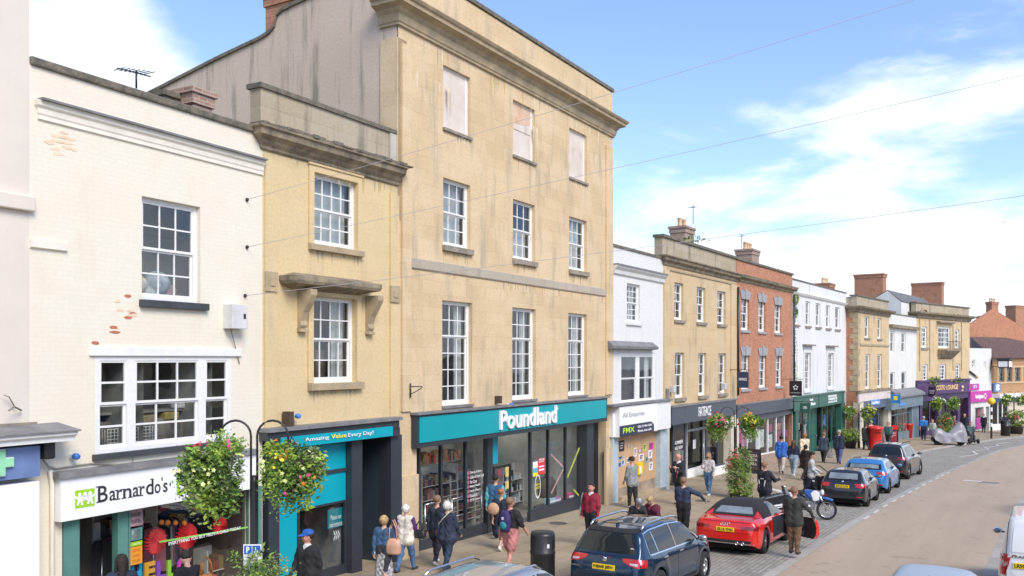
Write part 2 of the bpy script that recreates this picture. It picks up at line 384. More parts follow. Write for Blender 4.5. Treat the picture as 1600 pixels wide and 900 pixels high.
for i, (px, py, w, l) in enumerate([(1545, 754, .9, .7)]):
    s, p = pxs(px, py); mbp.add([(s-l/2, -p-w/2, zg(s-l/2)-.097), (s+l/2, -p-w/2, zg(s+l/2)-.097), (s+l/2, -p+w/2, zg(s+l/2)-.097), (s-l/2, -p+w/2, zg(s-l/2)-.097)], [(0, 1, 2, 3)], M('patch', (.2, .2, .2), .8, .2, 20))
o = mbp.build('road_patch'); o.rotation_euler = (0, 0, PHI); o['kind'] = 'structure'
def cover(px, py, kind):
    X, Y, z = ground_hit(px, py); t = tag(MB().lathe([(.30, -.01), (.30, .004), (.27, .006), (.001, .006)], (0, 0, 0), M('iron cover', (.10, .09, .08), .6, .3, 30, .5, 80), 14, False).build('drain_cover'), kind, 'drain cover')
    t.location = (X, Y, z+.002)
cover(872, 818, 'round iron drain cover in the pavement beside the man in maroon'); cover(1098, 783, 'round iron drain cover in the pavement near the woman in a pale sweater')

# ---------------------------------------------------------------- facades
class Fac:
    def __init__(s, name, label, P0, xv, px1, z0=-3, group=None, cat='building'):
        s.P = Vector(P0); th = math.atan((xv-800)/FOC); s.d = Vector((math.sin(th), math.cos(th))); s.n = Vector((-math.cos(th), math.sin(th)))
        k = (px1-800)/FOC; s.w = (k*P0[1]-P0[0])/(s.d[0]-k*s.d[1]); s.P1 = s.P+s.d*s.w
        s.ang = math.atan2(s.d[1], s.d[0]); s.xv = xv
        s.sg = inv(*P0)[0]; s.sg1 = inv(*s.P1)[0]
        s.root = thing(name, label, cat, (P0[0], P0[1], 0), s.ang, group)
    def u(s, px, w=0):
        k = (px-800)/FOC; b = s.P-s.n*w
        return (k*b[1]-b[0])/(s.d[0]-k*s.d[1])
    def uz(s, px, py, w=0):
        u = s.u(px, w); Y = s.P[1]+u*s.d[1]-w*s.n[1]
        return u, CAMZ-(py-HOR)/FOC*Y
    def z(s, px, py, w=0): return s.uz(px, py, w)[1]
    def ug(s, u): return zg(s.sg+(s.sg1-s.sg)*u/s.w)     # pavement height at u
    def world(s, u, y, z): q = s.P+s.d*u+s.n*y; return (q[0], q[1], z)
def cells(mb, u0, u1, z0, z1, holes, mat, y=0, depth=.16, rmat=None, bottom=None):
    """wall face with openings and their reveals; holes are (a, b, c, d[, depth])"""
    us = sorted({u0, u1}|{h[0] for h in holes}|{h[1] for h in holes}); zs = sorted({z0, z1}|{h[2] for h in holes}|{h[3] for h in holes})
    us = [x for x in us if u0 <= x <= u1]; zs = [x for x in zs if z0 <= x <= z1]
    for a, b in zip(us, us[1:]):
        for c, d in zip(zs, zs[1:]):
            mu, mz = (a+b)/2, (c+d)/2
            if any(h[0] < mu < h[1] and h[2] < mz < h[3] for h in holes): continue
            mb.add([(a, y, c), (b, y, c), (b, y, d), (a, y, d)], [(0, 1, 2, 3)], mat)
    for h in holes:
        a, b, c, d = h[:4]; dp = h[4] if len(h) > 4 else depth; rm = rmat or mat
        mb.add([(a, y, c), (a, y, d), (a, y+dp, d), (a, y+dp, c)], [(0, 1, 2, 3)], rm)
        mb.add([(b, y, c), (b, y, d), (b, y+dp, d), (b, y+dp, c)], [(3, 2, 1, 0)], rm)
        mb.add([(a, y, d), (b, y, d), (b, y+dp, d), (a, y+dp, d)], [(0, 1, 2, 3)], rm)
        mb.add([(a, y, c), (b, y, c), (b, y+dp, c), (a, y+dp, c)], [(3, 2, 1, 0)], rm)
m_white = M('white window paint', (.78, .78, .75), .45, .05, 8)
m_glass = glassmat('old window glass'); m_shopglass = glassmat('shop glass', (.86, .9, .9), .07, .004)
m_room = M('dim room', (.22, .22, .215), .9, .6, 1.6, col2=(.36, .35, .33)); m_curt = M('net curtain', (.52, .52, .49), .9, .1, 3); m_blind = M('pale boarding', (.62, .52, .43), .8, .12, 2.2, col2=(.68, .63, .57))
m_dark = M('charcoal shopfront paint', (.035, .043, .052), .4, .1); m_lead = M('lead flashing', (.20, .20, .20), .6, .25, 3, .4, 20)
m_stone_sill = M('weathered sill stone', (.36, .31, .23), .85, .35, 4, .6, 30, col2=(.20, .18, .14))
def curtain_mesh(mb, a, b, c, d, y, mat, amp=.03, n=None):
    n = n or max(8, int((b-a)/.04)); vs = []; ph = random.random()*9
    for i in range(n+1):
        x = a+(b-a)*i/n; o = amp*math.sin(i*1.15+ph)+amp*.5*math.sin(i*2.7+ph*2)
        vs += [(x, y+o, c), (x, y+o*.7, d)]
    mb.add(vs, [(2*i, 2*i+2, 2*i+3, 2*i+1) for i in range(n)], mat, True)
def window(F, a, b, c, d, nx=3, rows=(2, 2), recess=.13, fr=.07, bar=.028, mat=None, sill=None, curt=None, y0=0, box=1.0, glass=None, name='window', tiltgap=False):
    mat = mat or m_white; mb = MB(); y = y0+recess; t = .05
    # box frame
    mb.box(a, a+fr, y, y+.1, c, d, mat); mb.box(b-fr, b, y, y+.1, c, d, mat); mb.box(a+fr, b-fr, y, y+.1, d-fr*.8, d, mat); mb.box(a+fr, b-fr, y, y+.1, c, c+fr*.8, mat)
    ia, ib, ic, id_ = a+fr, b-fr, c+fr*.8, d-fr*.8; tot = sum(rows); hgt = id_-ic; zc = id_; pn = MB()
    for k, r in enumerate(rows):
        h = hgt*r/tot; z1 = zc; z0 = zc-h; yy = y+.012+.035*min(k, 1); st = .04
        mb.box(ia, ia+st, yy, yy+t*.7, z0, z1, mat); mb.box(ib-st, ib, yy, yy+t*.7, z0, z1, mat)
        mb.box(ia+st, ib-st, yy, yy+t*.7, z1-.035, z1, mat); mb.box(ia+st, ib-st, yy, yy+t*.7, z0, z0+(.045 if k < len(rows)-1 else .07), mat)
        for i in range(1, nx):
            x = ia+st+(ib-ia-2*st)*i/nx; mb.box(x-bar/2, x+bar/2, yy+.004, yy+t*.6, z0+.04, z1-.03, mat)
        for j in range(1, r):
            z = z0+h*j/r; mb.box(ia+st, ib-st, yy+.006, yy+t*.58, z-bar/2, z+bar/2, mat)
        pn.add([(ia+.02, yy+.022, z0+.01), (ib-.02, yy+.022, z0+.01), (ib-.02, yy+.022, z1-.01), (ia+.02, yy+.022, z1-.01)], [(0, 1, 2, 3)], glass or m_glass)
        zc = z0
    w = mb.build(name, F.root)
    if curt != 'boards': pn.build('pane', w, weld=False)
    if sill:
        e, sh, pr = sill[:3]; sb = MB().box(a-e, b+e, y0-pr, y0+recess-.004, c-sh, c-.003, sill[3] if len(sill) > 3 else m_stone_sill)
        sb.build('sill', w, bevel=.008)
    if curt:
        cb = MB(); yc = y+.22
        if curt == 'boards':
            cb.box(ia, ib-.09, y+.0, y+.012, ic, id_, m_blind); mb_ = MB().box(ib-.085, ib-.03, y-.01, y+.03, ic, id_, mat); mb_.box(ia, ib-.09, y-.006, y-.001, (ic+id_)/2-.012, (ic+id_)/2+.012, m_stone_sill) if tiltgap else None; mb_.build('sash', w)
            if tiltgap: MB().prism([(ia, id_), (ia, id_-.55), (ia+.3, id_-.62), (ib-.12, id_-.5), (ib-.1, id_)], y-.004, y-.001, M('tan damp boarding', (.62, .36, .19), .8, .3, 2.5, col2=(.66, .50, .38))).build('damp_patch', w)
        else:
            wd_ = ib-ia
            if 'l' in curt: curtain_mesh(cb, ia, ia+wd_*.22, ic, id_, yc, m_curt)
            if 'r' in curt: curtain_mesh(cb, ib-wd_*.3, ib, ic, id_, yc, m_curt)
            if 'f' in curt: curtain_mesh(cb, ia, ib, ic, id_, yc, m_curt, .015)
            if 'h' in curt: curtain_mesh(cb, ia, ib, ic, ic+(id_-ic)*.5, yc, m_curt, .015)
            if 't' in curt: cb.box(ia, ib, yc, yc+.01, ic+(id_-ic)*.62, id_, m_curt)
        cb.build('window_boarding' if curt == 'boards' else 'curtain', w)
    if box:
        rb = MB(); e = .35; y1 = y+.11; y2 = y1+box
        A, B, C, D = a-e*.2, b+e, c-e, d+.1
        rb.add([(A, y2, C), (B, y2, C), (B, y2, D), (A, y2, D), (A, y1, C), (B, y1, C), (B, y1, D), (A, y1, D)], [(0, 1, 2, 3), (0, 3, 7, 4), (1, 2, 6, 5), (3, 2, 6, 7), (0, 1, 5, 4)], m_room)
        if random.random() < .7:      # something dim standing inside
            x = A+(B-A)*random.uniform(.2, .7); rb.box(x, x+random.uniform(.2, .5), y2-.5, y2-.2, C, C+(D-C)*random.uniform(.3, .6), M('inside clutter', (.3, .26, .22), .9, .5, 3))
        rb.build('room', w)
    return w
def shell(F, holes, z0, z1, mat, back=9, side=None, lside=True, rside=True, top=None, name='wall', depth=.16, y=0, u0=0, u1=None, rmat=None, zb=None):
    u1 = F.w if u1 is None else u1; side = side or mat; mb = MB(); cells(mb, u0, u1, z0, z1, holes, mat, y, depth, rmat)
    zt = z1-.02 if zb is None else zb
    if lside: mb.add([(u0, y, -4), (u0, back, -4), (u0, back, zt), (u0, y, z1)], [(0, 1, 2, 3)], side)
    if rside: mb.add([(u1, y, -4), (u1, back, -4), (u1, back, zt), (u1, y, z1)], [(0, 1, 2, 3)], side)
    mb.add([(u0, back, -4), (u1, back, -4), (u1, back, zt), (u0, back, zt)], [(0, 1, 2, 3)], side)
    return mb.build(name, F.root)
def molding(F, name, u0, u1, prof, mat, returns=(0, 0), parent=None, bevel=0):
    """prof: list of (projection, z) from bottom to top; returned round the ends when asked"""
    mb = MB(); n = len(prof)
    poly = [(0.0, prof[0][1])]+[(-p, z) for p, z in prof]+[(0.0, prof[-1][1])]
    vs = []; rings = []
    def ring(f): vs.extend(f); rings.append(len(vs)//len(poly)-1)
    path = []
    if returns[0]: path.append(('l', returns[0]))
    vsx = []
    secs = []
    if returns[0]: secs.append([(u0+(yy if yy < 0 else 0), returns[0], z) for yy, z in poly])
    secs.append([(u0+(yy if returns[0] else 0), yy, z) for yy, z in poly])
    secs.append([(u1-(yy if returns[1] else 0), yy, z) for yy, z in poly])
    if returns[1]: secs.append([(u1-(yy if yy < 0 else 0), returns[1], z) for yy, z in poly])
    k = len(poly); allv = [v for s_ in secs for v in s_]; fs = []
    for i in range(len(secs)-1):
        for j in range(k): fs.append((i*k+j, i*k+(j+1) % k, (i+1)*k+(j+1) % k, (i+1)*k+j))
    fs.append(tuple(range(k))); fs.append(tuple((len(secs)-1)*k+j for j in reversed(range(k))))
    mb.add(allv, fs, mat)
    return mb.build(name, parent or F.root)
def roofmesh(F, pts, faces, mat, name='roof', parent=None): return MB().add(pts, faces, mat).build(name, parent or F.root)
def chimney(F, u, y, z0, z1, wu, wy, mat, pots=2, cap=None, potmat=None, parent=None):
    mb = MB(); mb.box(u, u+wu, y, y+wy, z0, z1-.35, mat); mb.box(u-.05, u+wu+.05, y-.05, y+wy+.05, z1-.35, z1-.12, mat); mb.box(u-.1, u+wu+.1, y-.1, y+wy+.1, z1-.12, z1, mat)
    c = mb.build('chimney', parent or F.root)
    for k in range(pots):
        x = u+wu*(k+.5)/pots; MB().lathe([(.13, 0), (.15, .05), (.11, .12), (.12, .42), (.15, .46), (.11, .48)], (x, y+wy/2, z1), potmat or M('clay pot', (.62, .42, .25), .8, .15), 10).build('chimney_pot', c)
    return c
def solve_y(F, px, u, y0):
    """depth behind the facade where the ray through px meets the plane at u"""
    k = (px-800)/FOC; P_ = F.P+F.d*u; return (k*P_[1]-P_[0])/(F.n[0]-k*F.n[1])
def chim(F, pxl, pxr, y, pyt, z0, wu, mat, pots=2, **kw):
    u1 = F.u(pxr, -y); u0 = u1-wu; yb = solve_y(F, pxl, u0, y); return chimney(F, u0, y, z0, F.z(pxr, pyt, -y), wu, max(.5, yb-y), mat, pots, **kw)
def sign_board(mb, u0, u1, z0, z1, y, t, mat): mb.box(u0, u1, y, y+t, z0, z1, mat)
# ================================================================ buildings, from the one nearest the camera outwards
m_ash = masonry('golden ashlar', (.60, .45, .265), (.665, .51, .31), (.52, .385, .225), 1.05, .36, .005, .22, stain=(.31, .285, .225), stain_amt=.65, stain_sc=(1.3, .3), patch=(.72, .575, .37), patch_amt=.6)
m_ash_grey = masonry('weathered ashlar', (.40, .335, .23), (.46, .39, .275), (.26, .22, .15), 1.05, .4, .005, .35, stain=(.12, .115, .095), stain_amt=.7, stain_sc=(1.6, .2), patch=(.45, .40, .31), patch_amt=.6)
m_cornice = M('blackened cornice stone', (.36, .29, .19), .9, .3, 3, .9, 22, col2=(.13, .115, .085))
m_cornice_l = M('buff cornice stone', (.50, .39, .23), .9, .3, 2.2, .6, 22, col2=(.30, .25, .17))
m_coping = M('lichened coping', (.22, .19, .14), .95, .3, 6, 1, 25, col2=(.10, .095, .075))
m_yrender = masonry('yellow ashlar', (.66, .51, .28), (.70, .545, .305), (.62, .48, .26), .9, .33, .003, .12, stain=(.30, .26, .19), stain_amt=.42, stain_sc=(.8, .3), patch=(.62, .52, .32), patch_amt=.4)
m_wbrick = masonry('cream painted brick', (.765, .725, .59), (.785, .745, .61), (.74, .665, .525), .23, .078, .004, .2, stain=(.70, .58, .42), stain_amt=.35, stain_sc=(.9, .5), patch=(.78, .70, .56), patch_amt=.5, rough=.6, warp=.02, grain=.3)
m_render = masonry('grey render', (.58, .48, .36), (.60, .50, .38), (.58, .48, .36), 3, 3, .001, .35, stain=(.22, .20, .155), stain_amt=.95, stain_sc=(1.9, .14), patch=(.62, .50, .40), patch_amt=.6)
m_cream = M('smooth cream render', (.68, .62, .53), .8, .05, 1.2, .1, 20)
m_redbrick = masonry('orange red brick', (.38, .125, .06), (.54, .21, .105), (.44, .34, .25), .24, .08, .010, .4, stain=(.22, .12, .08), stain_amt=.4, stain_sc=(1.2, .8), patch=(.56, .28, .17), patch_amt=.4)
m_stackbrick = masonry('chimney brick', (.42, .17, .09), (.50, .22, .12), (.38, .30, .22), .24, .08, .012, .5, stain=(.12, .09, .07), stain_amt=.6, stain_sc=(2, .8))
m_oldbrick = masonry('old brown brick', (.30, .17, .12), (.42, .27, .2), (.45, .4, .34), .24, .08, .014, .5, stain=(.1, .09, .07), stain_amt=.5, stain_sc=(2, .8))
m_wrender = M('white render', (.72, .72, .68), .75, .06, 1.5, .15, 25, col2=(.62, .62, .57), stretch=(1, 1, .4))
m_wbrick2 = masonry('white painted brick', (.74, .74, .71), (.77, .77, .74), (.70, .70, .67), .24, .08, .006, .4, stain=(.5, .48, .42), stain_amt=.25, stain_sc=(.9, .3), rough=.6)
m_slate = masonry('roof slates', (.15, .15, .155), (.22, .22, .22), (.08, .08, .08), .3, .2, .01, .6, stain=(.25, .25, .2), stain_amt=.4, flat=True)
m_tile = masonry('brown roof tiles', (.15, .085, .065), (.23, .14, .11), (.06, .04, .035), .2, .2, .02, .8, stain=(.28, .25, .2), stain_amt=.3, flat=True)
m_green = M('dark green shop paint', (.03, .12, .085), .4, .1); m_teal = M('turquoise sign panel', (.0, .335, .37), .35, .04, 1)
m_teal2 = M('turquoise vinyl', (.0, .36, .45), .35, .03, 1)
m_letter = M('white lettering', (.86, .87, .86), .4, 0); m_black = M('black paint', (.02, .02, .022), .4, .1)
m_shopwall = M('shop wall', (.50, .49, .46), .9, .1); m_shopfloor = M('shop floor', (.25, .24, .22), .5, .1); m_shopceil = M('shop ceiling', (.6, .6, .58), .9, .05)
GC = [(.60, .08, .06), (.75, .72, .66), (.08, .18, .45), (.80, .50, .08), (.10, .32, .16), (.45, .12, .30), (.05, .05, .06), (.62, .20, .28), (.25, .5, .6), (.82, .78, .25)]
m_goods = [M('goods colour %d' % i, c, .5, .2, 4) for i, c in enumerate(GC)]
m_mut = [M('muted goods %d' % i, c, .6, .3, 4) for i, c in enumerate([(.20, .05, .04), (.26, .22, .19), (.05, .07, .12), (.24, .15, .06), (.10, .05, .07), (.03, .03, .03), (.30, .12, .12), (.14, .12, .10)])]
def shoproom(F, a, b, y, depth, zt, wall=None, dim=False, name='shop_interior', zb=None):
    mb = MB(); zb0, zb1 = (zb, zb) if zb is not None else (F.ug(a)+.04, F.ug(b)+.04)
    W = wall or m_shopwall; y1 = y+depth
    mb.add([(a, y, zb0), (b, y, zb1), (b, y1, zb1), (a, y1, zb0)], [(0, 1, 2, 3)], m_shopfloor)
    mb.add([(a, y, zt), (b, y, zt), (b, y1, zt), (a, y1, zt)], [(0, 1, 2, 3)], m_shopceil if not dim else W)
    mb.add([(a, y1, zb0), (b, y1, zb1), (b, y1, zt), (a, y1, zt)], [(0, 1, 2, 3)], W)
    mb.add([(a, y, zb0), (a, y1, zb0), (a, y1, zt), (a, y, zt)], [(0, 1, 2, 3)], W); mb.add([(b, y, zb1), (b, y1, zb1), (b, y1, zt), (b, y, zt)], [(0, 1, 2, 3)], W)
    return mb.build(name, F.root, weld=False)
def shelf_unit(F, u, y, wd, h, label, nsh=4, dp=.4, seed=1, face=0, cols=None):
    """free-standing shelves with goods on them"""
    rr = random.Random(seed); q = F.world(u, y, F.ug(u)+.04); t = thing('shelf_unit', label, 'shelves', q, F.ang+face)
    mb = MB(); mt = M('shelf metal', (.55, .53, .48), .5, .1)
    mb.box(0, wd, dp-.03, dp, 0, h, mt); mb.box(0, .03, 0, dp-.03, 0, h, mt); mb.box(wd-.03, wd, 0, dp-.03, 0, h, mt); gs = MB()
    for k in range(nsh):
        z = .15+k*(h-.25)/nsh; mb.box(.03, wd-.03, .01, dp-.03, z-.02, z, mt); x = .05
        while x < wd-.16:
            ww = rr.uniform(.06, .16); hh = rr.uniform(.12, (h-.25)/nsh-.06); gs.box(x, x+ww-.01, .03, dp-.08, z, z+hh, rr.choice(cols or m_goods)); x += ww
    mb.build('shelves', t); g_ = gs.build('goods', t); g_['kind'] = 'stuff'
    return t
def shopglass(F, segs, y, zt, zbf, mat, mull=.07, name='shop_window', transom=None):
    """segs: (u0,u1); zbf(u) bottom of glass; one glazed frame per call"""
    w = None; mb = MB(); gl = MB()
    for a, b in segs:
        z0a, z0b = zbf(a), zbf(b)
        mb.prism([(a-mull/2, z0a), (a+mull/2, z0a), (a+mull/2, zt), (a-mull/2, zt)], y-.04, y+.05, mat); mb.prism([(b-mull/2, z0b), (b+mull/2-.001, z0b), (b+mull/2-.001, zt), (b-mull/2, zt)], y-.038, y+.048, mat)
        mb.prism([(a+mull/2, z0a), (b-mull/2, z0b), (b-mull/2, z0b+.08), (a+mull/2, z0a+.08)], y-.05, y+.05, mat)
        mb.box(a+mull/2, b-mull/2, y-.03, y+.05, zt-.05, zt, mat)
        if transom: mb.box(a+mull/2, b-mull/2, y-.03, y+.04, transom-.03, transom+.03, mat)
        gl.add([(a+.02, y, z0a+.05), (b-.02, y, z0b+.05), (b-.02, y, zt-.03), (a+.02, y, zt-.03)], [(0, 1, 2, 3)], m_shopglass)
    w = mb.build(name, F.root); gl.build('glass', w, weld=False); return w
def riser(F, a, b, y, zf, mat, name='stall_riser', t=.12):
    return MB().prism([(a, F.ug(a)-.1), (b, F.ug(b)-.1), (b, zf(b)), (a, zf(a))], y, y+t, mat).build(name, F.root)
Y0 = CAMZ*FOC/(867-HOR); Pp = ((651-800)/FOC*Y0, Y0)
tmpF = lambda P, xv, px: Fac('x', 'x', P, xv, px)
def plan(P, xv, px):
    th = math.atan((xv-800)/FOC); d = (math.sin(th), math.cos(th)); k = (px-800)/FOC; t = (k*P[1]-P[0])/(d[0]-k*d[1]); return (P[0]+t*d[0], P[1]+t*d[1])
Q622 = plan(Pp, 1615, 622); Q410 = plan(Pp, 1615, 410); Q46 = plan(Q410, 1550, 46); Qm = plan(Q46, 1560, -260)

# ---- the tall golden building with the turquoise shop
F = Fac('stone_building', 'tall four-storey golden stone building with boarded top windows over a turquoise shop sign', Q622, 1615, 957); B = F
top = [F.uz(694, 102), F.uz(801.7, 155.6), F.uz(889, 197.5)]; bot = [F.uz(693, 198), F.uz(801.7, 242), F.uz(889, 275.7)]
zt4 = sum(a[1] for a in top)/3; zb4 = sum(a[1] for a in bot)/3
zt3 = (F.z(694, 277)+F.z(802, 311.5)+F.z(890, 337))/3; zb3 = (F.z(693, 384)+F.z(802, 403)+F.z(890, 420))/3
zt2 = (F.z(691, 468)+F.z(800.7, 480)+F.z(888, 489.3))/3; zb2 = (F.z(691, 634)+F.z(800.7, 626.5)+F.z(888, 618))/3
zfas = F.z(655.6, 650); zfab = F.z(655.6, 693); zfas2 = F.z(947, 627.3)
cols = [(F.u(692.5), F.u(735)), (F.u(801.5), F.u(836)), (F.u(889.3), F.u(917))]
W4 = [(a, b, zb4, zt4) for a, b in cols]; W3 = [(a, b, zb3, zt3) for a, b in cols]; W2 = [(F.u(691), F.u(737.5), zb2, zt2), (F.u(800.5), F.u(837), zb2, zt2), (F.u(888), F.u(917), zb2, zt2)]
ztop = F.z(957, 143)+.1; zcor = F.z(622, 50)
sa, sb = F.u(651), F.u(947)
zs_ = zfas+.05
shell(F, W4+W3+W2+[(sa, sb, -4, zs_, .35)], -4, ztop-.15, m_ash, back=9, lside=False, depth=.2, zb=11)
for k, (a, b, c, d) in enumerate(W4): window(F, a, b, c, d, 1, (1,), .1, .06, curt='boards', tiltgap=(k == 1), sill=(.03, .09, .07), glass=None, box=0)
for k, (a, b, c, d) in enumerate(W3): window(F, a, b, c, d, 3, (2, 2), .12, .07, curt=['f', 'lh', 'f'][k], sill=(.05, .16, .1))
for k, (a, b, c, d) in enumerate(W2): window(F, a, b, c, d, 3, (2, 4), .12, .08, curt=['r', 'lr', 'r'][k], sill=(.03, .08, .06, m_lead))
# stained aprons under the third-floor sills, band course, pilaster strips
bd0, bd1 = F.z(648, 420), F.z(648, 403); pl0, pl1 = F.u(641), F.u(945)
molding(F, 'band_course', pl0, pl1, [(.03, bd0), (.05, bd0+.03), (.05, bd1-.02), (.03, bd1)], masonry('grey band stone', (.44, .385, .295), (.48, .42, .33), (.3, .27, .2), 1.4, 2, .006, .3, stain=(.2, .19, .16), stain_amt=.5))
for a, b in ((F.u(626), pl0-.02), (pl1+.02, F.u(956))):
    MB().box(a, b, -.06, 0, zfas+.15, zcor-.25, m_ash).build('pilaster', F.root)
MB().box(F.u(624), F.u(650), -.09, .0, -4, F.z(626, 745), m_ash).build('pilaster_base', F.root)
MB().box(F.u(944), F.u(957), -.09, .0, -4, F.z(950, 700), m_ash).build('pilaster_base', F.root)
zc0 = F.z(974, 186, .46)
molding(F, 'cornice', 0, F.w, [(.02, zc0-.66), (.07, zc0-.64), (.07, zc0-.59), (.10, zc0-.56), (.12, zc0-.46), (.13, zc0-.38), (.18, zc0-.33), (.22, zc0-.27), (.40, zc0-.20), (.41, zc0-.11), (.46, zc0-.08), (.50, zc0-.02), (.50, zc0), (.1, zc0+.06)], m_cornice_l, (.55, .55))
pw = MB(); pw.box(0, F.w, .02, .4, zc0-.05, ztop-.12, m_ash_grey); pw.box(-.04, F.w+.06, -.05, .48, ztop-.12, ztop, m_coping); pw.build('parapet', F.root)
# flank wall with its sloping gable, seen above the lower neighbours
def side_pt(px, py):          # point on the plane u=0 of F
    k = (px-800)/FOC; t = (k*F.P[1]-F.P[0])/(F.n[0]-k*F.n[1]); return t, CAMZ-(py-HOR)/FOC*(F.P[1]+t*F.n[1])
gp = [side_pt(252, 139), side_pt(340, 94), side_pt(408, 62), side_pt(422, 53), side_pt(430, 43), side_pt(434, 25), side_pt(442, 18), side_pt(488, -4)]
y_far, z_far = gp[0]; slope = (gp[2][1]-gp[0][1])/(gp[2][0]-gp[0][0]); gp = [(12, z_far+slope*(12-y_far))]+gp+[(.9, ztop-.3), (.05, ztop-.3)]
poly = [(.05, -4), (12, -4)]+gp
MB().prism(poly, -.0, .35, m_render, 'x').build('flank_wall', F.root)
cop = MB()
for (a, b), (c, d) in zip(gp, gp[1:-1]): cop.prism([(a, b), (c, d), (c, d+.09), (a, b+.09)], -.07, .42, m_coping, 'x')
cop.build('flank_coping', F.root)
MB().box(-.03, .36, -.0, .55, 8.6, zc0-.95, m_ash).build('corner_quoins', F.root)
roofmesh(F, [(.35, .4, zc0+.4), (F.w, .4, zc0+.4), (F.w, 8.9, zc0-.6), (.35, 8.9, zc0-.6)], [(0, 1, 2, 3)], m_slate)
cu, cz_ = side_pt(462, 10); chimney(F, .02, cu-.35, 13.8, cz_+.55, .8, 1.5, m_stackbrick, 0)
# shopfront
fd = MB(); w_ = .22
fz0 = lambda px: F.z(px, 693, w_)
fd.box(F.u(653, w_), F.u(950, w_), -w_+.03, .3, zfab-.09, zfas+.05, m_dark); fo = fd.build('fascia', F.root)
MB().box(F.u(656, w_), F.u(947.5, w_), -w_, -w_+.03, F.z(656, 692.5, w_), F.z(656, 652, w_), m_teal).build('sign_panel', fo)
MB().box(F.u(651, w_), F.u(951, w_), -w_-.06, .0, zfas+.05, zfas+.11, m_lead).build('lead_capping', fo)
tb = MB(); za, zb = F.z(783, 671, .3), F.z(783, 645, .3)
add_text(tb, 'Poundland', F.u(783, .3), F.u(871, .3), za-.02, zb+.06, -w_-.07, m_letter, .06, .018, 1.0); add_text(tb, '®', F.u(868.5, .3), F.u(873.5, .3), zb-.1, zb+.05, -w_-.05, m_letter, .03, .0); tb.build('lettering', fo)
GY = .32; zgt = zfab-.09
zgl = lambda u: F.z(651, 858)+(F.z(905, 783)-F.z(651, 858))*(u-F.u(651))/(F.u(905)-F.u(651))
U = lambda px: F.u(px, -GY)
shopglass(F, [(U(654), U(688.5)), (U(688.5), U(727)), (U(727), U(762))], GY, zgt, zgl, m_dark, .09)
shopglass(F, [(U(828), U(856)), (U(856), U(883)), (U(883), U(908))], GY, zgt, zgl, m_dark, .09)
riser(F, U(651), U(764), GY-.06, zgl, m_dark); riser(F, U(826), U(916), GY-.06, zgl, m_dark)
MB().box(U(759), U(767), GY-.07, GY+.1, -3, zgt, m_dark).build('door_post', F.root); MB().box(U(905.5), U(916), GY-.3, GY+.12, -3, zgt, m_dark).build('door_post', F.root)
ds = MB(); ua, ub = U(916), F.u(944); ds.box(ua, ub+.25, GY+.0, GY+.1, -3, zgt, M('dark side door paint', (.012, .017, .026), .5, .1)); sd_ = ds.build('side_door', F.root)  # flat door coloured near black, painting in the shade of a deep recess
mb = MB()
for k in range(5): mb.box(ua+.1+k*.18, ua+.11+k*.18, GY-.006, GY, -1, zgt-.2, m_black)
mb.box(ua+.12, ua+.16, GY-.05, GY, .9, 1.1, M('steel', (.5, .5, .5), .3, 0, metal=1)); mb.build('handle', sd_)
shoproom(F, U(652), U(915), GY+.1, 5.5, zgt+.02, M('pale shop wall', (.58, .60, .57), .9, .1))
m_tubeL = bpy.data.materials.new('fluorescent tube'); m_tubeL.use_nodes = True; _b = m_tubeL.node_tree.nodes['Principled BSDF']; _b.inputs['Emission Color'].default_value = (1, .97, .9, 1); _b.inputs['Emission Strength'].default_value = 5
for k, (px, yy) in enumerate(((668, 1.4), (715, 2.6), (800, 1.6), (850, 1.2), (885, 2.2), (780, 3.6))):
    a = F.u(px, -yy); t = tag(MB().box(-.6, .6, -.06, .06, -.05, 0, m_tubeL).build('ceiling_light'), 'lit ceiling tube %s inside the big turquoise shop' % ('above the leftmost pane', 'behind the second pane', 'just inside the entrance', 'behind the red notice', 'behind the lime tape', 'deep behind the entrance')[k], 'ceiling light', 'ceiling tubes in the turquoise shop'); t.location = F.world(a, yy, zgt-.08); t.rotation_euler = (0, 0, F.ang)
# glazed door leaf standing open, transom panel over it
tp = MB(); tp.box(U(767), U(778), GY, GY+.05, zgt-.9, zgt, m_teal2); tp.build('transom_panel', F.root)
dl = MB(); q0 = U(776); zd = zgt-1.0; dlm = m_black
zfl = F.ug(q0)+.05
dl.box(q0, q0+.05, GY+.1, GY+.16, zfl, zd, dlm); dl.box(q0+1.0, q0+1.07, GY+.1, GY+.16, zfl, zd, dlm); dl.box(q0+.05, q0+1.0, GY+.1, GY+.16, zd-.08, zd, dlm); dl.box(q0+.05, q0+1.0, GY+.1, GY+.16, zfl, zfl+.15, dlm); dl.box(q0+.05, q0+1.0, GY+.1, GY+.16, zfl+1.0, zfl+1.06, dlm)
dlo = dl.build('shop_door', F.root); g_ = MB()
g_.add([(q0+.05, GY+.13, zfl), (q0+1, GY+.13, zfl), (q0+1, GY+.13, zd), (q0+.05, GY+.13, zd)], [(0, 1, 2, 3)], m_shopglass); g_.build('glass', dlo)
ps = MB(); pp = lambda x0, x1, z0, z1, m: ps.box(q0+x0, q0+x1, GY+.085, GY+.095, zfl+z0, zfl+z1, m)
pp(.22, .42, 1.55, 1.78, M('maroon notice', (.30, .05, .10), .6, .2, 8)); pp(.68, .88, 1.5, 1.8, M('ochre notice', (.65, .5, .15), .6, .2, 8)); pp(.22, .42, 1.15, 1.35, M('maroon notice', 0)); pp(.68, .88, 1.12, 1.36, M('ochre notice', 0)); pp(.65, .9, .3, .75, M('sky notice', (.1, .45, .6), .6, .1, 8)); pp(.65, .9, .2, .3, M('yellow', (.85, .75, .05), .6, .1, 8)); ps.each('notice', dlo)
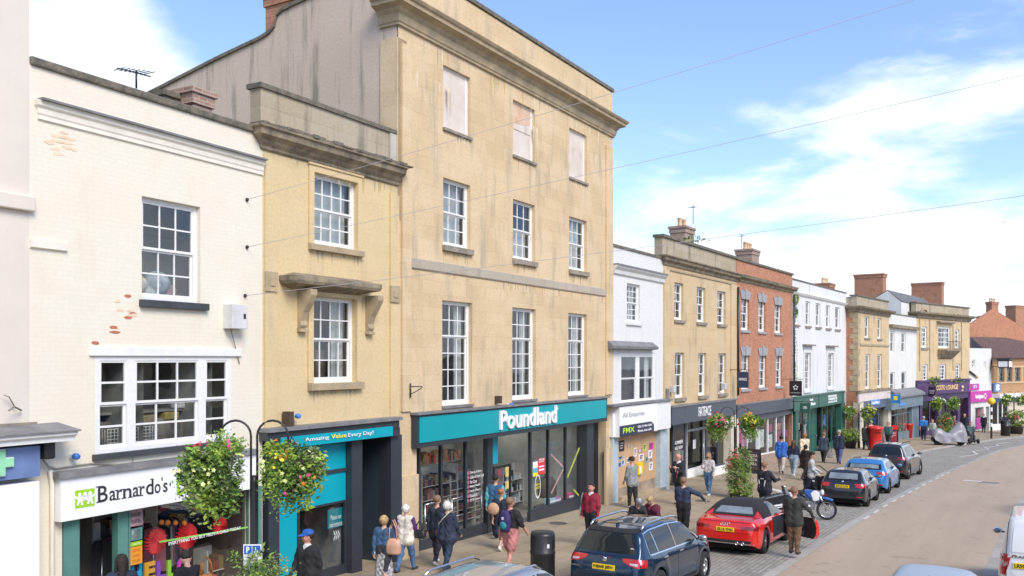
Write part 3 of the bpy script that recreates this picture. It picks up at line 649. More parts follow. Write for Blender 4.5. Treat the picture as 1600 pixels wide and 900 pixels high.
# vinyl list on the third pane, posters and sale tape on the right-hand panes
vl = MB()
Yv = GY-.012
lines = ['Cleaning & Home', 'Chilled & Fresh Food', 'Pet Care', 'Beauty Health', 'Health & Beauty', 'Household', 'DIY & Gardening']
for k, sx in enumerate(lines):
    py = 739+k*7.2; a, z_ = F.uz(734, py+2.5, -Yv); b = F.u(734+[18, 22, 11, 16, 17, 12, 20][k]*1.0, -Yv)
    add_text(vl, sx, a, b, z_, z_+.09, Yv, m_letter, .003, .012, shear=.2); vl.box(a-.12, a-.06, Yv, Yv+.003, z_, z_+.1, m_goods[7])
vl.build('window_lettering', F.root)
def poster(F, px0, px1, pyt, pyb, w, mat, nm='poster', par=None, t=.006):
    a, zt = F.uz(px0, pyt, w); zb = F.z(px0, pyb, w); b = F.u(px1, w)
    return MB().box(a, b, -w-t, -w, zb, zt, mat).build(nm, par or F.root)
m_red = M('red notice', (.72, .05, .04), .5, .1, 8)
po = poster(F, 841, 851, 717, 742, -GY+.012, m_red); mb = MB()
a, z_ = F.uz(842, 723, -GY+.025); b = F.u(850, -GY+.025); add_text(mb, 'STOP', a, b, z_-.0, z_+.12, GY-.03, m_letter, .002, .02); mb.box(a, b, GY-.028, GY-.024, z_-.16, z_-.12, m_letter); mb.box(a, b, GY-.028, GY-.024, z_-.28, z_-.22, m_letter); mb.build('lettering', po)
poster(F, 832.5, 840, 722, 739, -GY+.012, m_letter); poster(F, 832.5, 840, 739, 745, -GY+.012, M('yellow', 0)); poster(F, 833, 840, 732, 739, -GY+.02, M('sky notice', 0))
ring = MB(); a, z_ = F.uz(840, 760, -GY); 
for k in range(20):
    t0, t1 = 2*math.pi*k/20, 2*math.pi*(k+1)/20
    ring.add([(a+.27*math.cos(t0)*.75, GY-.008, z_+.4*math.sin(t0)), (a+.27*math.cos(t1)*.75, GY-.008, z_+.4*math.sin(t1)), (a+.23*math.cos(t1)*.75, GY-.008, z_+.35*math.sin(t1)), (a+.23*math.cos(t0)*.75, GY-.008, z_+.35*math.sin(t0))], [(0, 1, 2, 3)], m_letter)
add_text(ring, 'SMILE YOU', a-.15, a+.15, z_+.03, z_+.1, GY-.012, M('yellow', 0), .002, .02); add_text(ring, 'ARE ON CCTV', a-.15, a+.15, z_-.08, z_, GY-.012, M('yellow', 0), .002, .02); ring.build('window_sticker', F.root)
def tape(px0, py0, px1, py1, wd, mat):
    a, z0 = F.uz(px0, py0, -GY+.02); b, z1 = F.uz(px1, py1, -GY+.02); l = math.hypot(b-a, z1-z0); nx, nz = -(z1-z0)/l*wd/2, (b-a)/l*wd/2
    MB().prism([(a+nx, z0+nz), (b+nx, z1+nz), (b-nx, z1-nz), (a-nx, z0-nz)], GY-.03, GY-.02, mat).build('window_tape', F.root)
m_lime = M('lime tape', (.40, .46, .10), .6, .25, 12); m_pink = M('pink tape', (.42, .26, .26), .6, .3, 12)
tape(886.5, 746, 905, 700, .08, m_lime); tape(860.5, 710, 880, 730, .07, m_pink); tape(880, 733, 861, 771, .07, m_pink); tape(896, 765, 904, 774, .07, m_lime)
for k, (px, lab, sd2, hh) in enumerate([(655, 'tall shelves of mixed goods inside the leftmost pane of the big turquoise shop', 3, 1.9), (700, 'shelves crowded with red and dark goods behind the second pane of the big turquoise shop', 5, 1.6), (738, 'low shelves of goods behind the vinyl list in the big turquoise shop', 8, 1.3)]):
    shelf_unit(F, F.u(px, -1.6), 1.5, [1.9, 1.8, 1.4][k], hh, lab, 4, .45, sd2, cols=m_mut)
shelf_unit(F, U(790), 3.6, 2.6, 2.3, 'tall display of red and tan bags at the back of the big turquoise shop', 4, .4, 12, cols=[m_goods[0], M('tan goods', (.5, .28, .18), .6, .2), M('tan goods', 0), m_goods[6]])
shelf_unit(F, U(860), 2.2, 1.5, 1.5, 'shelves of pale boxes behind the taped panes of the big turquoise shop', 3, .4, 14, cols=[m_goods[1], M('pale box', (.5, .55, .55), .6, .1), m_goods[6]])
def rail(F, px0, px1, y, h, label):
    a, b = F.u(px0, -y), F.u(px1, -y); st = M('brushed steel', (.6, .6, .6), .3, .05, metal=1); q = F.world(a, y, F.ug(a)+.04); t = thing('barrier_rail', label, 'barrier', q, F.ang); m = MB(); l = b-a
    for z in (h, h*.5): m.tube([(0, 0, z), (l, 0, z)], .025, st)
    m.build('rail', t)
    for x in (0, l): MB().tube([(x, 0, 0), (x, 0, h+.03)], .03, st).build('post', t)
rail(F, 664, 700, .75, 1.05, 'steel rail behind the leftmost pane of the big turquoise shop'); rail(F, 706, 752, .8, 1.05, 'longer steel rail behind the panes with the white vinyl list')
bx = thing('display_drum', 'dark wicker drum standing inside the taped window', 'basket', F.world(U(872), .75, F.ug(U(872))+.55), F.ang)
MB().lathe([(.26, 0), (.33, .1), (.34, .45), (.28, .6), (.22, .62), (.20, .70)], (0, 0, 0), M('dark wicker', (.09, .08, .075), .8, .4, 20, .6, 40)).build('drum', bx); MB().tube([(-.14, 0, .68), (-.14, 0, .82), (.14, 0, .82), (.14, 0, .68)], .02, m_black).build('handle', bx)
for k, (px, c, lb) in enumerate([(864, (.35, .6, .7), 'pale blue box on the window floor beneath the pink tape'), (872, (.5, .2, .45), 'purple box on the window floor between the blue and pink boxes'), (893, (.65, .08, .2), 'crimson box on the window floor beneath the lime tape')]):
    u_ = U(px); m = MB(); m.box(0, .38, 0, .25, 0, .2, M('gift box %d' % k, c, .5, .25, 6)); m.box(-.01, .39, -.012, -.002, .06, .12, m_letter); t = tag(m.build('gift_box'), lb, 'box', 'boxes along the shop window floor'); t.location = F.world(u_, .42, zgl(u_)+.02); t.rotation_euler = (0, 0, F.ang)
st = MB(); st.box(U(858), U(908), GY+.06, GY+.6, -2, zgl(U(858))-.03, m_dark); st.build('window_bed', F.root)
m_st1 = M('ochre water stain', (.50, .34, .13), .9, .3, 9, col2=(.58, .44, .22)); m_st2 = M('grey water stain', (.36, .31, .22), .9, .3, 9, col2=(.45, .38, .26)); m_st3 = M('pale mortar repair', (.68, .57, .39), .9, .1, 5)
rr = random.Random(12)
def drips(F, a, b, z, n, ln, mats, yy=-.004):
    m = MB()
    for k in range(n):
        x = rr.uniform(a, b); w_d = rr.uniform(.015, .05); l = ln*rr.uniform(.3, 1); m.prism([(x-w_d, z), (x+w_d, z), (x+w_d*.6, z-l*.6), (x+w_d*.1, z-l), (x-w_d*.5, z-l*.7)], yy-.0005*(k % 5), .0, rr.choice(mats))
    o = m.build('water_stain', F.root); o['kind'] = 'stuff'; return o
for (a, b, c, d) in W3: drips(F, a, b, c-.16, 12, .32, [m_st1, m_st1, m_st2])
for (a, b, c, d) in W4: drips(F, a, b, c-.09, 7, .35, [m_st2, m_st3])
drips(F, pl0, pl1, bd0, 26, .28, [m_st1, m_st2]); drips(F, pl0, pl1, zc0-.66, 30, .7, [m_st2, m_st3, m_st1]); drips(F, pl0, pl1, zc0-1.6, 14, .9, [m_st3])
m = MB()
for k in range(16): x = rr.uniform(pl0, pl1); z_ = rr.uniform(bd1+.3, zc0-1.2); m.box(x, x+.014, -.003, 0, z_, z_+rr.uniform(.2, .5), m_st3)
o = m.build('mortar_repair', F.root); o['kind'] = 'stuff'
# small fittings of this facade
hk = MB(); a, z_ = F.uz(637.5, 610, .02); hk.tube([(a, -.1, z_-.18), (a, -.1, z_+.18)], .02, m_black, 6); hk.tube([(a, -.1, z_+.1), (a+.1, -.4, z_+.1)], .015, m_black, 6); hk.tube([(a, -.1, z_-.1), (a+.05, -.25, z_-.02), (a+.1, -.4, z_+.08)], .012, m_black, 6); hk.build('wall_hook', F.root)

# ---- the narrow yellow stone house between
F = Fac('stone_house', 'narrow yellow stone house with a bracketed window hood and a dark passage beside its shop', Q410, 1615, 622); A = F
h1 = (F.u(489), F.u(557.5), F.z(489, 381), F.z(489, 269)); h2 = (F.u(488), F.u(556), F.z(488, 599), F.z(488, 462))
wq = .0; zt_ = (F.z(402, 130)+F.z(622, 203))/2+.02; zc = F.z(410, 187)
zc = (F.z(402, 187, .35)+F.z(628, 258, .35))/2
zsh = F.z(417, 674)
shell(F, [h1, h2, (.0, F.w, -4, zsh-.1, .3)], -4, zc-.3, m_yrender, back=7, depth=.18, rside=False)
window(F, *h1, 4, (2, 2), .1, .07, curt='f', sill=(.16, .14, .12, m_cornice_l)); window(F, *h2, 4, (2, 2), .12, .07, curt='r', sill=(.16, .16, .14, m_cornice_l))
molding(F, 'cornice', -.02, F.w-.02, [(.03, zc-.46), (.06, zc-.43), (.06, zc-.38), (.12, zc-.32), (.16, zc-.26), (.27, zc-.19), (.29, zc-.08), (.34, zc-.05), (.34, zc), (.05, zc+.03)], m_cornice, (.35, .0))
rr2 = random.Random(3); m = MB(); x = -.3
while x < F.w-.05: l = rr2.uniform(.1, .35); m.box(x, x+l, -.37+rr2.uniform(0, .04), .05, zc+.004, zc+rr2.uniform(.03, .08), m_coping); x += l
m.build('lichened_edge', F.root)
drips(F, .2, F.w-.3, zc-.46, 16, .4, [m_st2, m_st1]); drips(F, h1[0]-.1, h1[1]+.1, h1[2]-.14, 8, .3, [m_st2, m_st1]); drips(F, h2[0]-.1, h2[1]+.1, h2[2]-.16, 8, .35, [m_st2])
pw = MB(); pw.box(.0, F.w-.02, .05, .35, zc-.1, zt_-.1, m_ash_grey); pw.box(-.05, F.w-.03, -.0, .42, zt_-.1, zt_, m_coping); pw.build('parapet', F.root)
sp = MB(); s0, s1 = F.u(608), F.u(622); sp.box(s0+.05, s1-.06, -.004, .04, zc+.1, zt_-.12, M('pale stone pier', (.48, .45, .39), .8, .1)); sp.build('parapet_pier', F.root)
# window surrounds
def surround(F, h, wd, pr, mat, name='architrave'):
    a, b, c, d = h; m = MB(); m.box(a-wd, a-.0, -pr, 0, c, d+wd, mat); m.box(b, b+wd, -pr, 0, c, d+wd, mat); m.box(a, b, -pr, 0, d, d+wd, mat)
    m.box(a-wd-.03, b+wd+.03, -pr-.03, 0, d+wd, d+wd+.05, mat); return m.build(name, F.root, bevel=.01)
surround(F, h1, .15, .05, m_yrender); surround(F, h2, .16, .05, m_yrender)
ha, hz = F.uz(460, 429, .45); hb = F.u(597, .45)
molding(F, 'window_hood', ha+.45, hb-.45, [(.02, hz-.28), (.2, hz-.22), (.42, hz-.16), (.45, hz-.1), (.45, hz), (.05, hz+.1)], m_cornice, (.02, .02))
for px in (475, 580):
    u_ = F.u(px, .1); zt2_ = hz-.26; m = MB()
    m.prism([(-.4, zt2_), (0, zt2_), (0, zt2_-.85), (-.07, zt2_-.85), (-.12, zt2_-.78), (-.09, zt2_-.68), (-.16, zt2_-.5), (-.3, zt2_-.3), (-.4, zt2_-.12)], u_-.1, u_+.1, m_cornice_l, 'x')
    m.box(u_-.12, u_+.12, -.13, 0, zt2_-.93, zt2_-.85, m_cornice_l); m.build('hood_bracket', F.root, bevel=.012)
for a, b in ((F.u(412), F.u(430)), (F.u(608), F.u(621.5))):
    MB().box(a, b, -.05, 0, zsh, zc-.7, m_yrender).build('pilaster', F.root)
    m = MB(); zz1 = F.z(415, 424); m.box(a-.02, b+.0, -.09, -.05, zz1-.42, zz1, m_cornice_l); m.box(a+.08, b-.09, -.11, -.09, zz1-.3, zz1-.12, m_cornice_l); m.build('pilaster_block', F.root, bevel=.008)
roofmesh(F, [(0, .4, zc), (F.w-.05, .4, zc), (F.w-.05, 3.5, zc+.25), (0, 3.5, zc+.1), (0, 7, zc), (F.w-.05, 7, zc)], [(0, 1, 2, 3), (3, 2, 5, 4), (0, 3, 4)], m_slate)
# shopfront of the narrow house
fw = .25; m = MB(); m.box(F.u(418, fw), F.u(624, fw), -fw, .0, F.z(418, 690, fw), F.z(418, 676, fw), m_dark); fz = F.z(418, 690, fw); m.box(F.u(418, fw)-.02, F.u(625.5, fw), -fw-.08, 0, F.z(418, 676, fw), F.z(418, 676, fw)+.08, m_lead)
fzt = F.z(614, 666, fw+.05); fzb = F.z(614, 681, fw+.05)
m.box(F.u(430, fw), F.u(626, fw), -fw+.02, .1, fzb-.02, fz, m_dark); fo = m.build('fascia', F.root)
MB().box(F.u(440, fw+.03), F.u(614, fw+.03), -fw-.03, -fw+.02, fzb, fzt, m_teal2).build('sign_panel', fo)
tb = MB(); yy = -fw-.055; wz = -yy; hh = (fzt-fzb)
add_text(tb, 'Amazing', F.u(477, wz), F.u(514, wz), fzb+.08, fzt-.05, yy, m_letter, .01, .0, 1)
add_text(tb, 'Value', F.u(517.5, wz), F.u(541.5, wz), fzb+.1, fzt-.04, yy, M('yellow lettering', (.85, .80, .10), .4, 0), .01, .012, 1)
add_text(tb, 'Every Day!', F.u(544.5, wz), F.u(583.5, wz), fzb+.07, fzt-.05, yy, m_letter, .01, .0, 1); tb.build('lettering', fo)
gy = .1; U = lambda px: F.u(px, -gy); zt5 = fzb-.02
m = MB(); m.box(F.u(417), F.u(434), -.05, gy+.1, -3, zt5+.02, m_dark); m.box(U(540.5), U(557), -.08, gy+.14, -3, zt5, m_dark); m.box(F.u(606), F.u(623), -.1, .3, -3, zt5, m_dark); m.each('shop_pilaster', F.root)
m = MB(); zw = F.z(464, 796, -gy); zwb = F.z(540, 886, -gy); zd1 = F.z(540, 733, -gy)
m.box(U(434), U(464), gy, gy+.05, -3, zt5, m_teal2); m.box(U(464), U(540), gy, gy+.05, zw, zd1-.04, m_teal2); m.box(U(464), U(540), gy, gy+.05, zd1+.04, zt5, m_teal2); m.build('turquoise_panel', F.root)
MB().box(U(434), U(540), gy-.04, gy, zd1-.04, zd1+.04, m_dark).build('transom', F.root)
shopglass(F, [(U(466), U(540))], gy+.02, zw, lambda u: zwb, m_dark, .05)
riser(F, U(434), U(542), gy-.03, lambda u: zwb, m_dark)
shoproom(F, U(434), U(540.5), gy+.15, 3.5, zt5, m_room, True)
wl = MB(); pa, pz = F.uz(512, 797, -gy-.1); pb = F.u(537, -gy-.1); pz2 = F.z(512, 827, -gy-.1)
pn = MB().box(pa, pb, gy+.1, gy+.11, pz2, pz, M('teal notice', (.0, .22, .25), .5, .1)).build('notice', F.root)
add_text(wl, 'Please use', pa+.1, pb-.1, pz-.25, pz-.14, gy+.095, m_letter, .003, .01); add_text(wl, 'main entrance', pa+.06, pb-.06, pz-.42, pz-.31, gy+.095, m_letter, .003, .01); add_text(wl, '>>>', pa+.2, pb-.15, pz-.75, pz-.5, gy+.095, m_letter, .003, .02); wl.build('lettering', pn)
def clothes_rail(F, u, y, label, colors, n=14, h=1.5, l=1.2):
    q = F.world(u, y, F.ug(u)+.05); t = thing('clothes_rail', label, 'clothes rail', q, F.ang+.5); m = MB(); stl = M('brushed steel', 0)
    m.tube([(0, 0, 0), (0, 0, h), (l, 0, h), (l, 0, 0)], .015, stl, 6); m.build('rail', t); rr = random.Random(n)
    for k in range(n):
        g = MB(); x = .06+k*(l-.1)/n; g.prism([(-.2, h-.1), (0, h), (.2, h-.1), (.22, h-.9), (-.22, h-.9)], x, x+.05, rr.choice(colors), 'x'); g.build('garment', t)
clothes_rail(F, U(478), 1.2, 'rail of purple and black clothes inside the turquoise shop window', [M('purple cloth', (.14, .08, .26), .8, .2), m_black, M('indigo cloth', (.08, .06, .18), .8, .2)], 10, 1.7, 1.3)
# recessed passage on the right with its dark back wall and door
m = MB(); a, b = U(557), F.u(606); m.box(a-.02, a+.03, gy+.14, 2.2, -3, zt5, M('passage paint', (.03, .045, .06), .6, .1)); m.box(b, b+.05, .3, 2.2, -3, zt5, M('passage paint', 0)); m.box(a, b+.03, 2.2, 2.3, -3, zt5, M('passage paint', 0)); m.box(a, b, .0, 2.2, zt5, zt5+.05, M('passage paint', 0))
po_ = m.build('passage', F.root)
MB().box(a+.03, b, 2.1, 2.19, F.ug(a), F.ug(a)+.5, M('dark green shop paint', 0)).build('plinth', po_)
def alarm(F, px, py, col, nm, w=.15):
    a, z_ = F.uz(px, py, w); m = MB(); m.lathe([(.001, 0), (.045, .0), (.055, .03), (.055, .09), (.001, .10)], (a, -w-.1, z_), M('alarm '+nm, col, .3, 0), 12, True, 'y'); m.box(a-.03, a+.03, -w, 0, z_-.03, z_+.03, m_letter); m.build('alarm_beacon', F.root)
alarm(F, 463, 650, (.05, .25, .75), 'blue'); alarm(B, 797, 632, (.05, .2, .6), 'blue2', .1)
m = MB(); a, z_ = F.uz(453, 652, .2); m.box(a-.07, a+.07, -.25, -.05, z_-.2, z_+.12, M('brown rusted box', (.08, .05, .035), .7, .3, 10)); m.build('speaker_box', F.root)
m = MB(); a, z_ = B.uz(783, 624, .2); m.box(a-.06, a+.06, -.2, -.02, z_-.12, z_+.1, M('brown rusted box', 0)); m.build('floodlight', B.root)

# ---- the cream painted brick house
F = Fac('cream_brick_house', 'cream painted brick house with a wide three-part window over a white shop sign', Q46, 1550, 410); Wh = F
zpt = (F.z(47.5, 82.5, .1)+F.z(410, 200, .1))/2
wu = (F.u(221.5), F.u(313), F.z(221.5, 468), F.z(221.5, 306)); wl_ = (F.u(148.5), F.u(361), F.z(148.5, 710), F.z(148.5, 557))
zfa = F.z(95, 748, .2); zfb = F.z(95, 816, .2)
shell(F, [wu+(.16,), wl_+(.1,), (F.u(97), F.u(404), -4, zfa+.03, .3)], -4, zpt-.1, m_wbrick, back=6, rside=False, depth=.15)
MB().box(0, F.w-.02, -.06, .35, zpt-.14, zpt+.0, m_coping).build('parapet_coping', F.root, bevel=.03)
z1 = F.z(75, 157, .15); ma = F.u(74, .2); 
molding(F, 'cornice', ma, F.w, [(.02, z1-.30), (.035, z1-.29), (.035, z1-.23), (.05, z1-.20), (.055, z1-.12), (.09, z1-.08), (.10, z1)], M('cream trim', (.80, .75, .63), .6, .06, 3, .1, 20), (.03, 0))
MB().box(ma-.04, F.w, -.16, .0, z1, z1+.035, m_lead).build('cornice_lead', F.root)
w = window(F, *wu, 3, (2, 2), .1, .08, curt=None, sill=None); m = MB(); m.box(wu[0]-.06, F.u(322), -.1, .1, wu[2]-.13, wu[2]-.0, M('black sill', (.05, .055, .06), .6, .2)); m.build('sill', w, bevel=.01)
for k, (x, zq, r, c) in enumerate([(.3, .3, .22, (.75, .65, .55)), (.75, .35, .28, (.45, .5, .55)), (1.0, .2, .2, (.5, .3, .25)), (.55, .15, .2, (.6, .6, .58))]):
    t = MB().ball((0, 0, 0), r, M('bag colour %d' % k, c, .6, .4, 6, .8, 12), 12, (1, .7, .9)).build('stuffed_bag'); tag(t, ['cream', 'grey', 'rust brown', 'off-white'][k]+' stuffed bag piled behind the lower sash of the cream house', 'bag', 'bags piled behind the window'); t.location = F.world(wu[0]+x, .5, wu[2]+zq); t.rotation_euler = (0, 0, F.ang)
a, b, c, d = wl_; s1, s2 = F.u(205), F.u(316)
for i, (x0, x1, nx) in enumerate(((a, s1, 1), (s1, s2, 3), (s2, b, 1))):
    ww = window(F, x0, x1, c, d, nx, (2, 2), .0, .09, bar=.035, box=1.2, curt=None)
m = MB(); m.box(a-.12, F.u(375), -.05, 0, F.z(137, 556), F.z(137, 542), m_white); m.build('lintel', F.root, bevel=.01); m = MB(); m.box(a-.06, b+.1, -.1, .0, c-.1, c, M('black sill', 0)); m.build('sill', F.root)
for k, (px, py, lab, cl) in enumerate([(226, 655, 'folded tan cloth on the shelf behind the wide window', (.45, .33, .2)), (262, 650, 'golden cloth heap behind the wide window', (.5, .38, .12)), (282, 632, 'white box behind the wide window', (.7, .7, .68))]):
    u_, z_ = F.uz(px, py, -.5); t = tag(MB().box(-.15, .2, -.1, .12, -.07, .08, M('cloth %d' % k, cl, .8, .3, 8)).build('cloth_pile' if k < 2 else 'storage_box', None, .03), lab, 'cloth' if k < 2 else 'box'); t.location = F.world(u_, .5, z_); t.rotation_euler = (0, 0, F.ang)
m = MB(); m.box(a+.1, b-.1, .45, .8, c+.1, c+.5, M('inside clutter', 0)); m.box(a+.1, b-.1, .44, .9, c+.62, c+.66, m_room); m.build('shelf', F.root)
for k, px in enumerate((168, 190, 218)):       # wire baskets on the sill inside
    u_, z_ = F.uz(px, 694, -.25); m = MB(); wm = m_letter
    for j in range(6): m.tube([(j*.07, 0, 0), (j*.07, 0, .3)], .006, wm, 4); m.tube([(0, 0, j*.06), (.35, 0, j*.06)], .006, wm, 4)
    for j in range(4): m.tube([(0, j*.07, .3), (.0, j*.07, 0)], .006, wm, 4); m.tube([(.35, j*.07, .3), (.35, j*.07, 0)], .006, wm, 4)
    t = tag(m.build('wire_basket'), ['white wire basket at the left end of the wide window', 'white wire basket second along inside the wide window', 'white wire basket inside the middle sash of the wide window'][k], 'basket', 'wire baskets inside the wide window'); t.location = F.world(u_, .25, c+.08); t.rotation_euler = (0, 0, F.ang)
# bare brick where the paint has come away
m = MB(); rr = random.Random(4)
m_chip = M('exposed red brick', (.48, .17, .10), .9, .3, 12); m_chip2 = M('faded salmon paint', (.75, .52, .36), .8, .2, 6, col2=(.84, .70, .52))
for px, py, n_, mt_ in ((92, 213, 5, m_chip2), (100, 222, 4, m_chip2), (85, 232, 3, m_chip2), (112, 225, 3, m_chip2), (208, 490, 2, m_chip), (186, 512, 3, m_chip), (208, 470, 1, m_chip), (200, 485, 3, m_chip2), (150, 529, 1, m_chip), (190, 478, 2, m_chip2)):
    u_, z_ = F.uz(px, py)
    for k in range(n_):
        du, dz = rr.uniform(-.12, .12), rr.randint(-1, 1)*.078; n = 9; q = [(u_+du+.10*rr.uniform(.6, 1.1)*math.cos(2*math.pi*i/n), z_+dz+.03*rr.uniform(.6, 1.2)*math.sin(2*math.pi*i/n)) for i in range(n)]
        m.prism(q, -.004-.001*k, 0, mt_)
m.each('bare_brick', F.root)
m = MB(); a, z_ = F.uz(363, 513, .25); m.box(a, a+.42, -.25, 0, z_, z_+.48, M('pale meter box', (.62, .62, .60), .5, .1, 6)); m.box(a+.3, a+.36, -.262, -.25, z_+.2, z_+.3, m_black); m.tube([(a+.1, -.1, z_), (a+.3, -.04, z_-.4), (a+.42, -.02, z_-.7)], .012, m_lead, 5); m.build('meter_box', F.root, bevel=.015)
molding(F, 'string_stub', 0, F.u(103), [(.0, F.z(50, 388)-.0), (.05, F.z(50, 388)+.02), (.05, F.z(50, 374))], M('cream trim', 0))
# shop sign and front
m = MB(); m.box(F.u(96, .22), F.u(402, .22), -.2, .15, zfb, zfa, m_letter); fo = m.build('fascia', F.root); MB().box(F.u(92, .25), F.u(403, .25), -.26, 0, zfa, zfa+.1, m_lead).build('lead_capping', fo)
tb = MB(); wz = .22; zb_ = F.z(153, 788, wz); zt_2 = F.z(153, 762, wz)
m_ink = M('ink lettering', (.03, .03, .035), .5, 0); m_lg = M('lime green logo', (.34, .62, .02), .4, .02)
U2 = lambda px: F.u(px, wz)
# serif letters: thin sans body with added serifs
word = [("B", 154, 169.5, 1), ("a", 172, 182, 0), ("r", 183.5, 192, 0), ("n", 193.5, 206.5, 0), ("a", 208.5, 218, 0), ("r", 219.5, 227.5, 0), ("d", 229, 241, 2), ("o", 242.5, 252, 0), ("'", 253.3, 255.2, 3), ("s", 256, 263, 0)]
hx = (zt_2-zb_); bz = zb_+.02
for ch, p0, p1, ty in word:
    zz0, zz1 = bz, bz+hx*(.62 if ty == 0 else 1.0)
    if ty == 3: zz0 = bz+hx*.75
    add_text(tb, ch, U2(p0), U2(p1), zz0, zz1, -.204, m_ink, .003, .012)
    sw = .05; sh_ = .018
    feet = {'B': [0], 'r': [0], 'n': [0, 1], 'a': [], 'd': []}.get(ch, [])
    for f_ in feet:
        x = U2(p0)+.02 if f_ == 0 else U2(p1)-.02; tb.box(x-sw, x+sw, -.2035, -.2005, zz0, zz0+sh_, m_ink)
    if ch in 'rn': tb.box(U2(p0)-.04, U2(p0)+.02, -.2035, -.2005, zz1-sh_, zz1, m_ink)
    if ch == 'B': tb.box(U2(p0)-.04, U2(p0)+.05, -.2035, -.2005, zz1-sh_, zz1, m_ink)
    if ch == 'd': tb.box(U2(p1)-.07, U2(p1), -.2035, -.2005, zz1-sh_, zz1, m_ink)
tb.build('lettering', fo)
lg = MB(); a, b = U2(118.5), U2(149); c, d = F.z(118.5, 795, wz), F.z(118.5, 767, wz); lg.box(a, b, -.205, -.2, c, d, m_lg)
for k in range(3):
    x = a+(b-a)*(.24+.26*k); h = (d-c)*(.72 if k != 1 else .5); zt3_ = d-(d-c)*.14
    lg.ball((x, -.205, zt3_-.035), .034, m_letter, 8, (1, .2, 1)); lg.prism([(x-.05, zt3_-.08), (x+.05, zt3_-.08), (x+.03, zt3_-h*.5), (x+.06, zt3_-h), (x+.02, zt3_-h), (x, zt3_-h*.62), (x-.03, zt3_-h), (x-.06, zt3_-h*.95), (x-.03, zt3_-h*.5)], -.212, -.204, m_letter)
    lg.prism([(x-.13, zt3_+.02-.05), (x-.03, zt3_-.07), (x+.03, zt3_-.07), (x+.13, zt3_-.03), (x+.12, zt3_-.06), (x, zt3_-.13), (x-.12, zt3_-.08)], -.211, -.204, m_letter)
lg.build('logo', fo)
gl = MB(); a = U2(277); add_text(gl, 'Be', a, U2(318), zfb+.12, zfa-.16, -.204, m_lg, .003, -.008); gl.build('outline_lettering', fo)
gy = .12; U = lambda px: F.u(px, -gy); zt6 = zfb
m = MB(); m.box(F.u(97, -.02), F.u(122, -.02), -.02, .2, -3, zt6, M('sage green shop paint', (.10, .25, .21), .45, .15, 3)); m.box(F.u(184, -.05), F.u(200, -.05), .05, .2, -3, zt6, M('sage green shop paint', 0)); m.box(F.u(395), F.u(406), -.06, .2, -3, zt6, M('sage green shop paint', 0)); m.box(U(387), U(395), -.02, .2, -3, zt6, M('cream trim', 0)); m.each('shop_pilaster', F.root)
shopglass(F, [(U(200), U(388))], gy, zt6, lambda u: F.ug(u)+.35, M('sage green shop paint', 0), .04)
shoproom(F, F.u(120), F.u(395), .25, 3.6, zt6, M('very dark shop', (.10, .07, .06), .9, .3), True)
def decal(px0, px1, pyt, pyb, mat, nm='poster', txt=None, tm=None): 
    a, zt = F.uz(px0, pyt, -gy+.012); zb = F.z(px0, pyb, -gy+.012); b = F.u(px1, -gy+.012); o = MB().box(a, b, gy-.018, gy-.012, zb, zt, mat).build(nm, F.root)
    if txt: t_ = MB(); [add_text(t_, s_, a+.05, b-.05, zt-(zt-zb)*(k+1)/(len(txt)+.4), zt-(zt-zb)*(k+.45)/(len(txt)+.4), gy-.022, tm, .002, .01) for k, s_ in enumerate(txt)]; t_.build('lettering', o)
decal(200, 223, 798, 824, M('dusty pink poster', (.42, .27, .30), .6, .25, 5), 'poster', ['CAN YOU HELP?', 'VOLUNTEER'], m_ink); decal(203, 222, 827, 846, M('teal frame poster', (.10, .26, .24), .6, .1), 'poster'); decal(206, 219, 829, 843, M('grey notice', (.5, .55, .53), .6, .5, 12)); decal(203, 222, 848, 855, m_lg, 'poster', ['THANK YOU'], m_letter); decal(203, 222, 856, 884, M('orange poster', (.85, .33, .03), .5, .05), 'poster', ['GIVE', 'US YOUR', 'STUFF'], M('brick ink', (.5, .12, .02), .6, 0))
hl = MB(); cols_ = [(.0, .45, .75), (.95, .45, .05), (.30, .08, .55), (.35, .75, .05), (.85, .05, .55)]
for ch, c_, x0, x1, yt in zip('HELLO', cols_, (204, 225, 244, 261, 277), (221, 242, 259, 276, 294), (884, 880, 878, 876, 873)):
    a, zt = F.uz(x0, yt, -gy-.1); b = F.u(x1, -gy-.1); add_text(hl, ch, a, b, zt-.34, zt, gy+.08, M('letter '+ch+str(x0), c_, .45, 0), .04, .04)
hl.build('window_letters', F.root)
def rosette(px, py, r, lab):
    a, z_ = F.uz(px, py, -.45); t = thing('paper_fan', lab, 'decoration', F.world(a, .45, z_), F.ang, 'red paper fans hanging in the window'); m = MB(); n = 22; mr = M('red tissue paper', (.80, .04, .05), .7, .25, 9)
    vs = [(0, -.03, 0)]
    for k in range(2*n): an = math.pi*k/n; q = r if k % 2 else r*.86; vs.append((q*math.cos(an), .05 if k % 2 else -.03, q*math.sin(an)))
    m.add(vs, [(0, 1+k, 1+(k+1) % (2*n)) for k in range(2*n)], mr); m.build('fan', t); MB().ball((0, -.04, 0), r*.12, mr, 8).build('rosette_centre', t)
rosette(244.5, 846, .26, 'large red paper fan left of the other hanging fans'); rosette(293, 838, .27, 'large red paper fan in the middle of the charity window'); rosette(344, 821, .2, 'smaller red paper fan right of the other fans')
bn = MB(); ua, za_ = F.uz(248, 847, -gy); ub, zb2_ = F.uz(386, 824, -gy); bn.prism([(ua, za_-.012), (ub, zb2_-.012), (ub, zb2_+.02), (ua, za_+.02)], gy-.02, gy-.014, M('green banner', (.25, .60, .10), .6, .1)); add_text(bn, 'EVERYTHING YOU BUY HELPS A CHILD TODAY', ua+.2, ub-.2, min(za_, zb2_)+.0, min(za_, zb2_)+.06, gy-.026, m_letter, .002, .02); bn.build('window_banner', F.root)
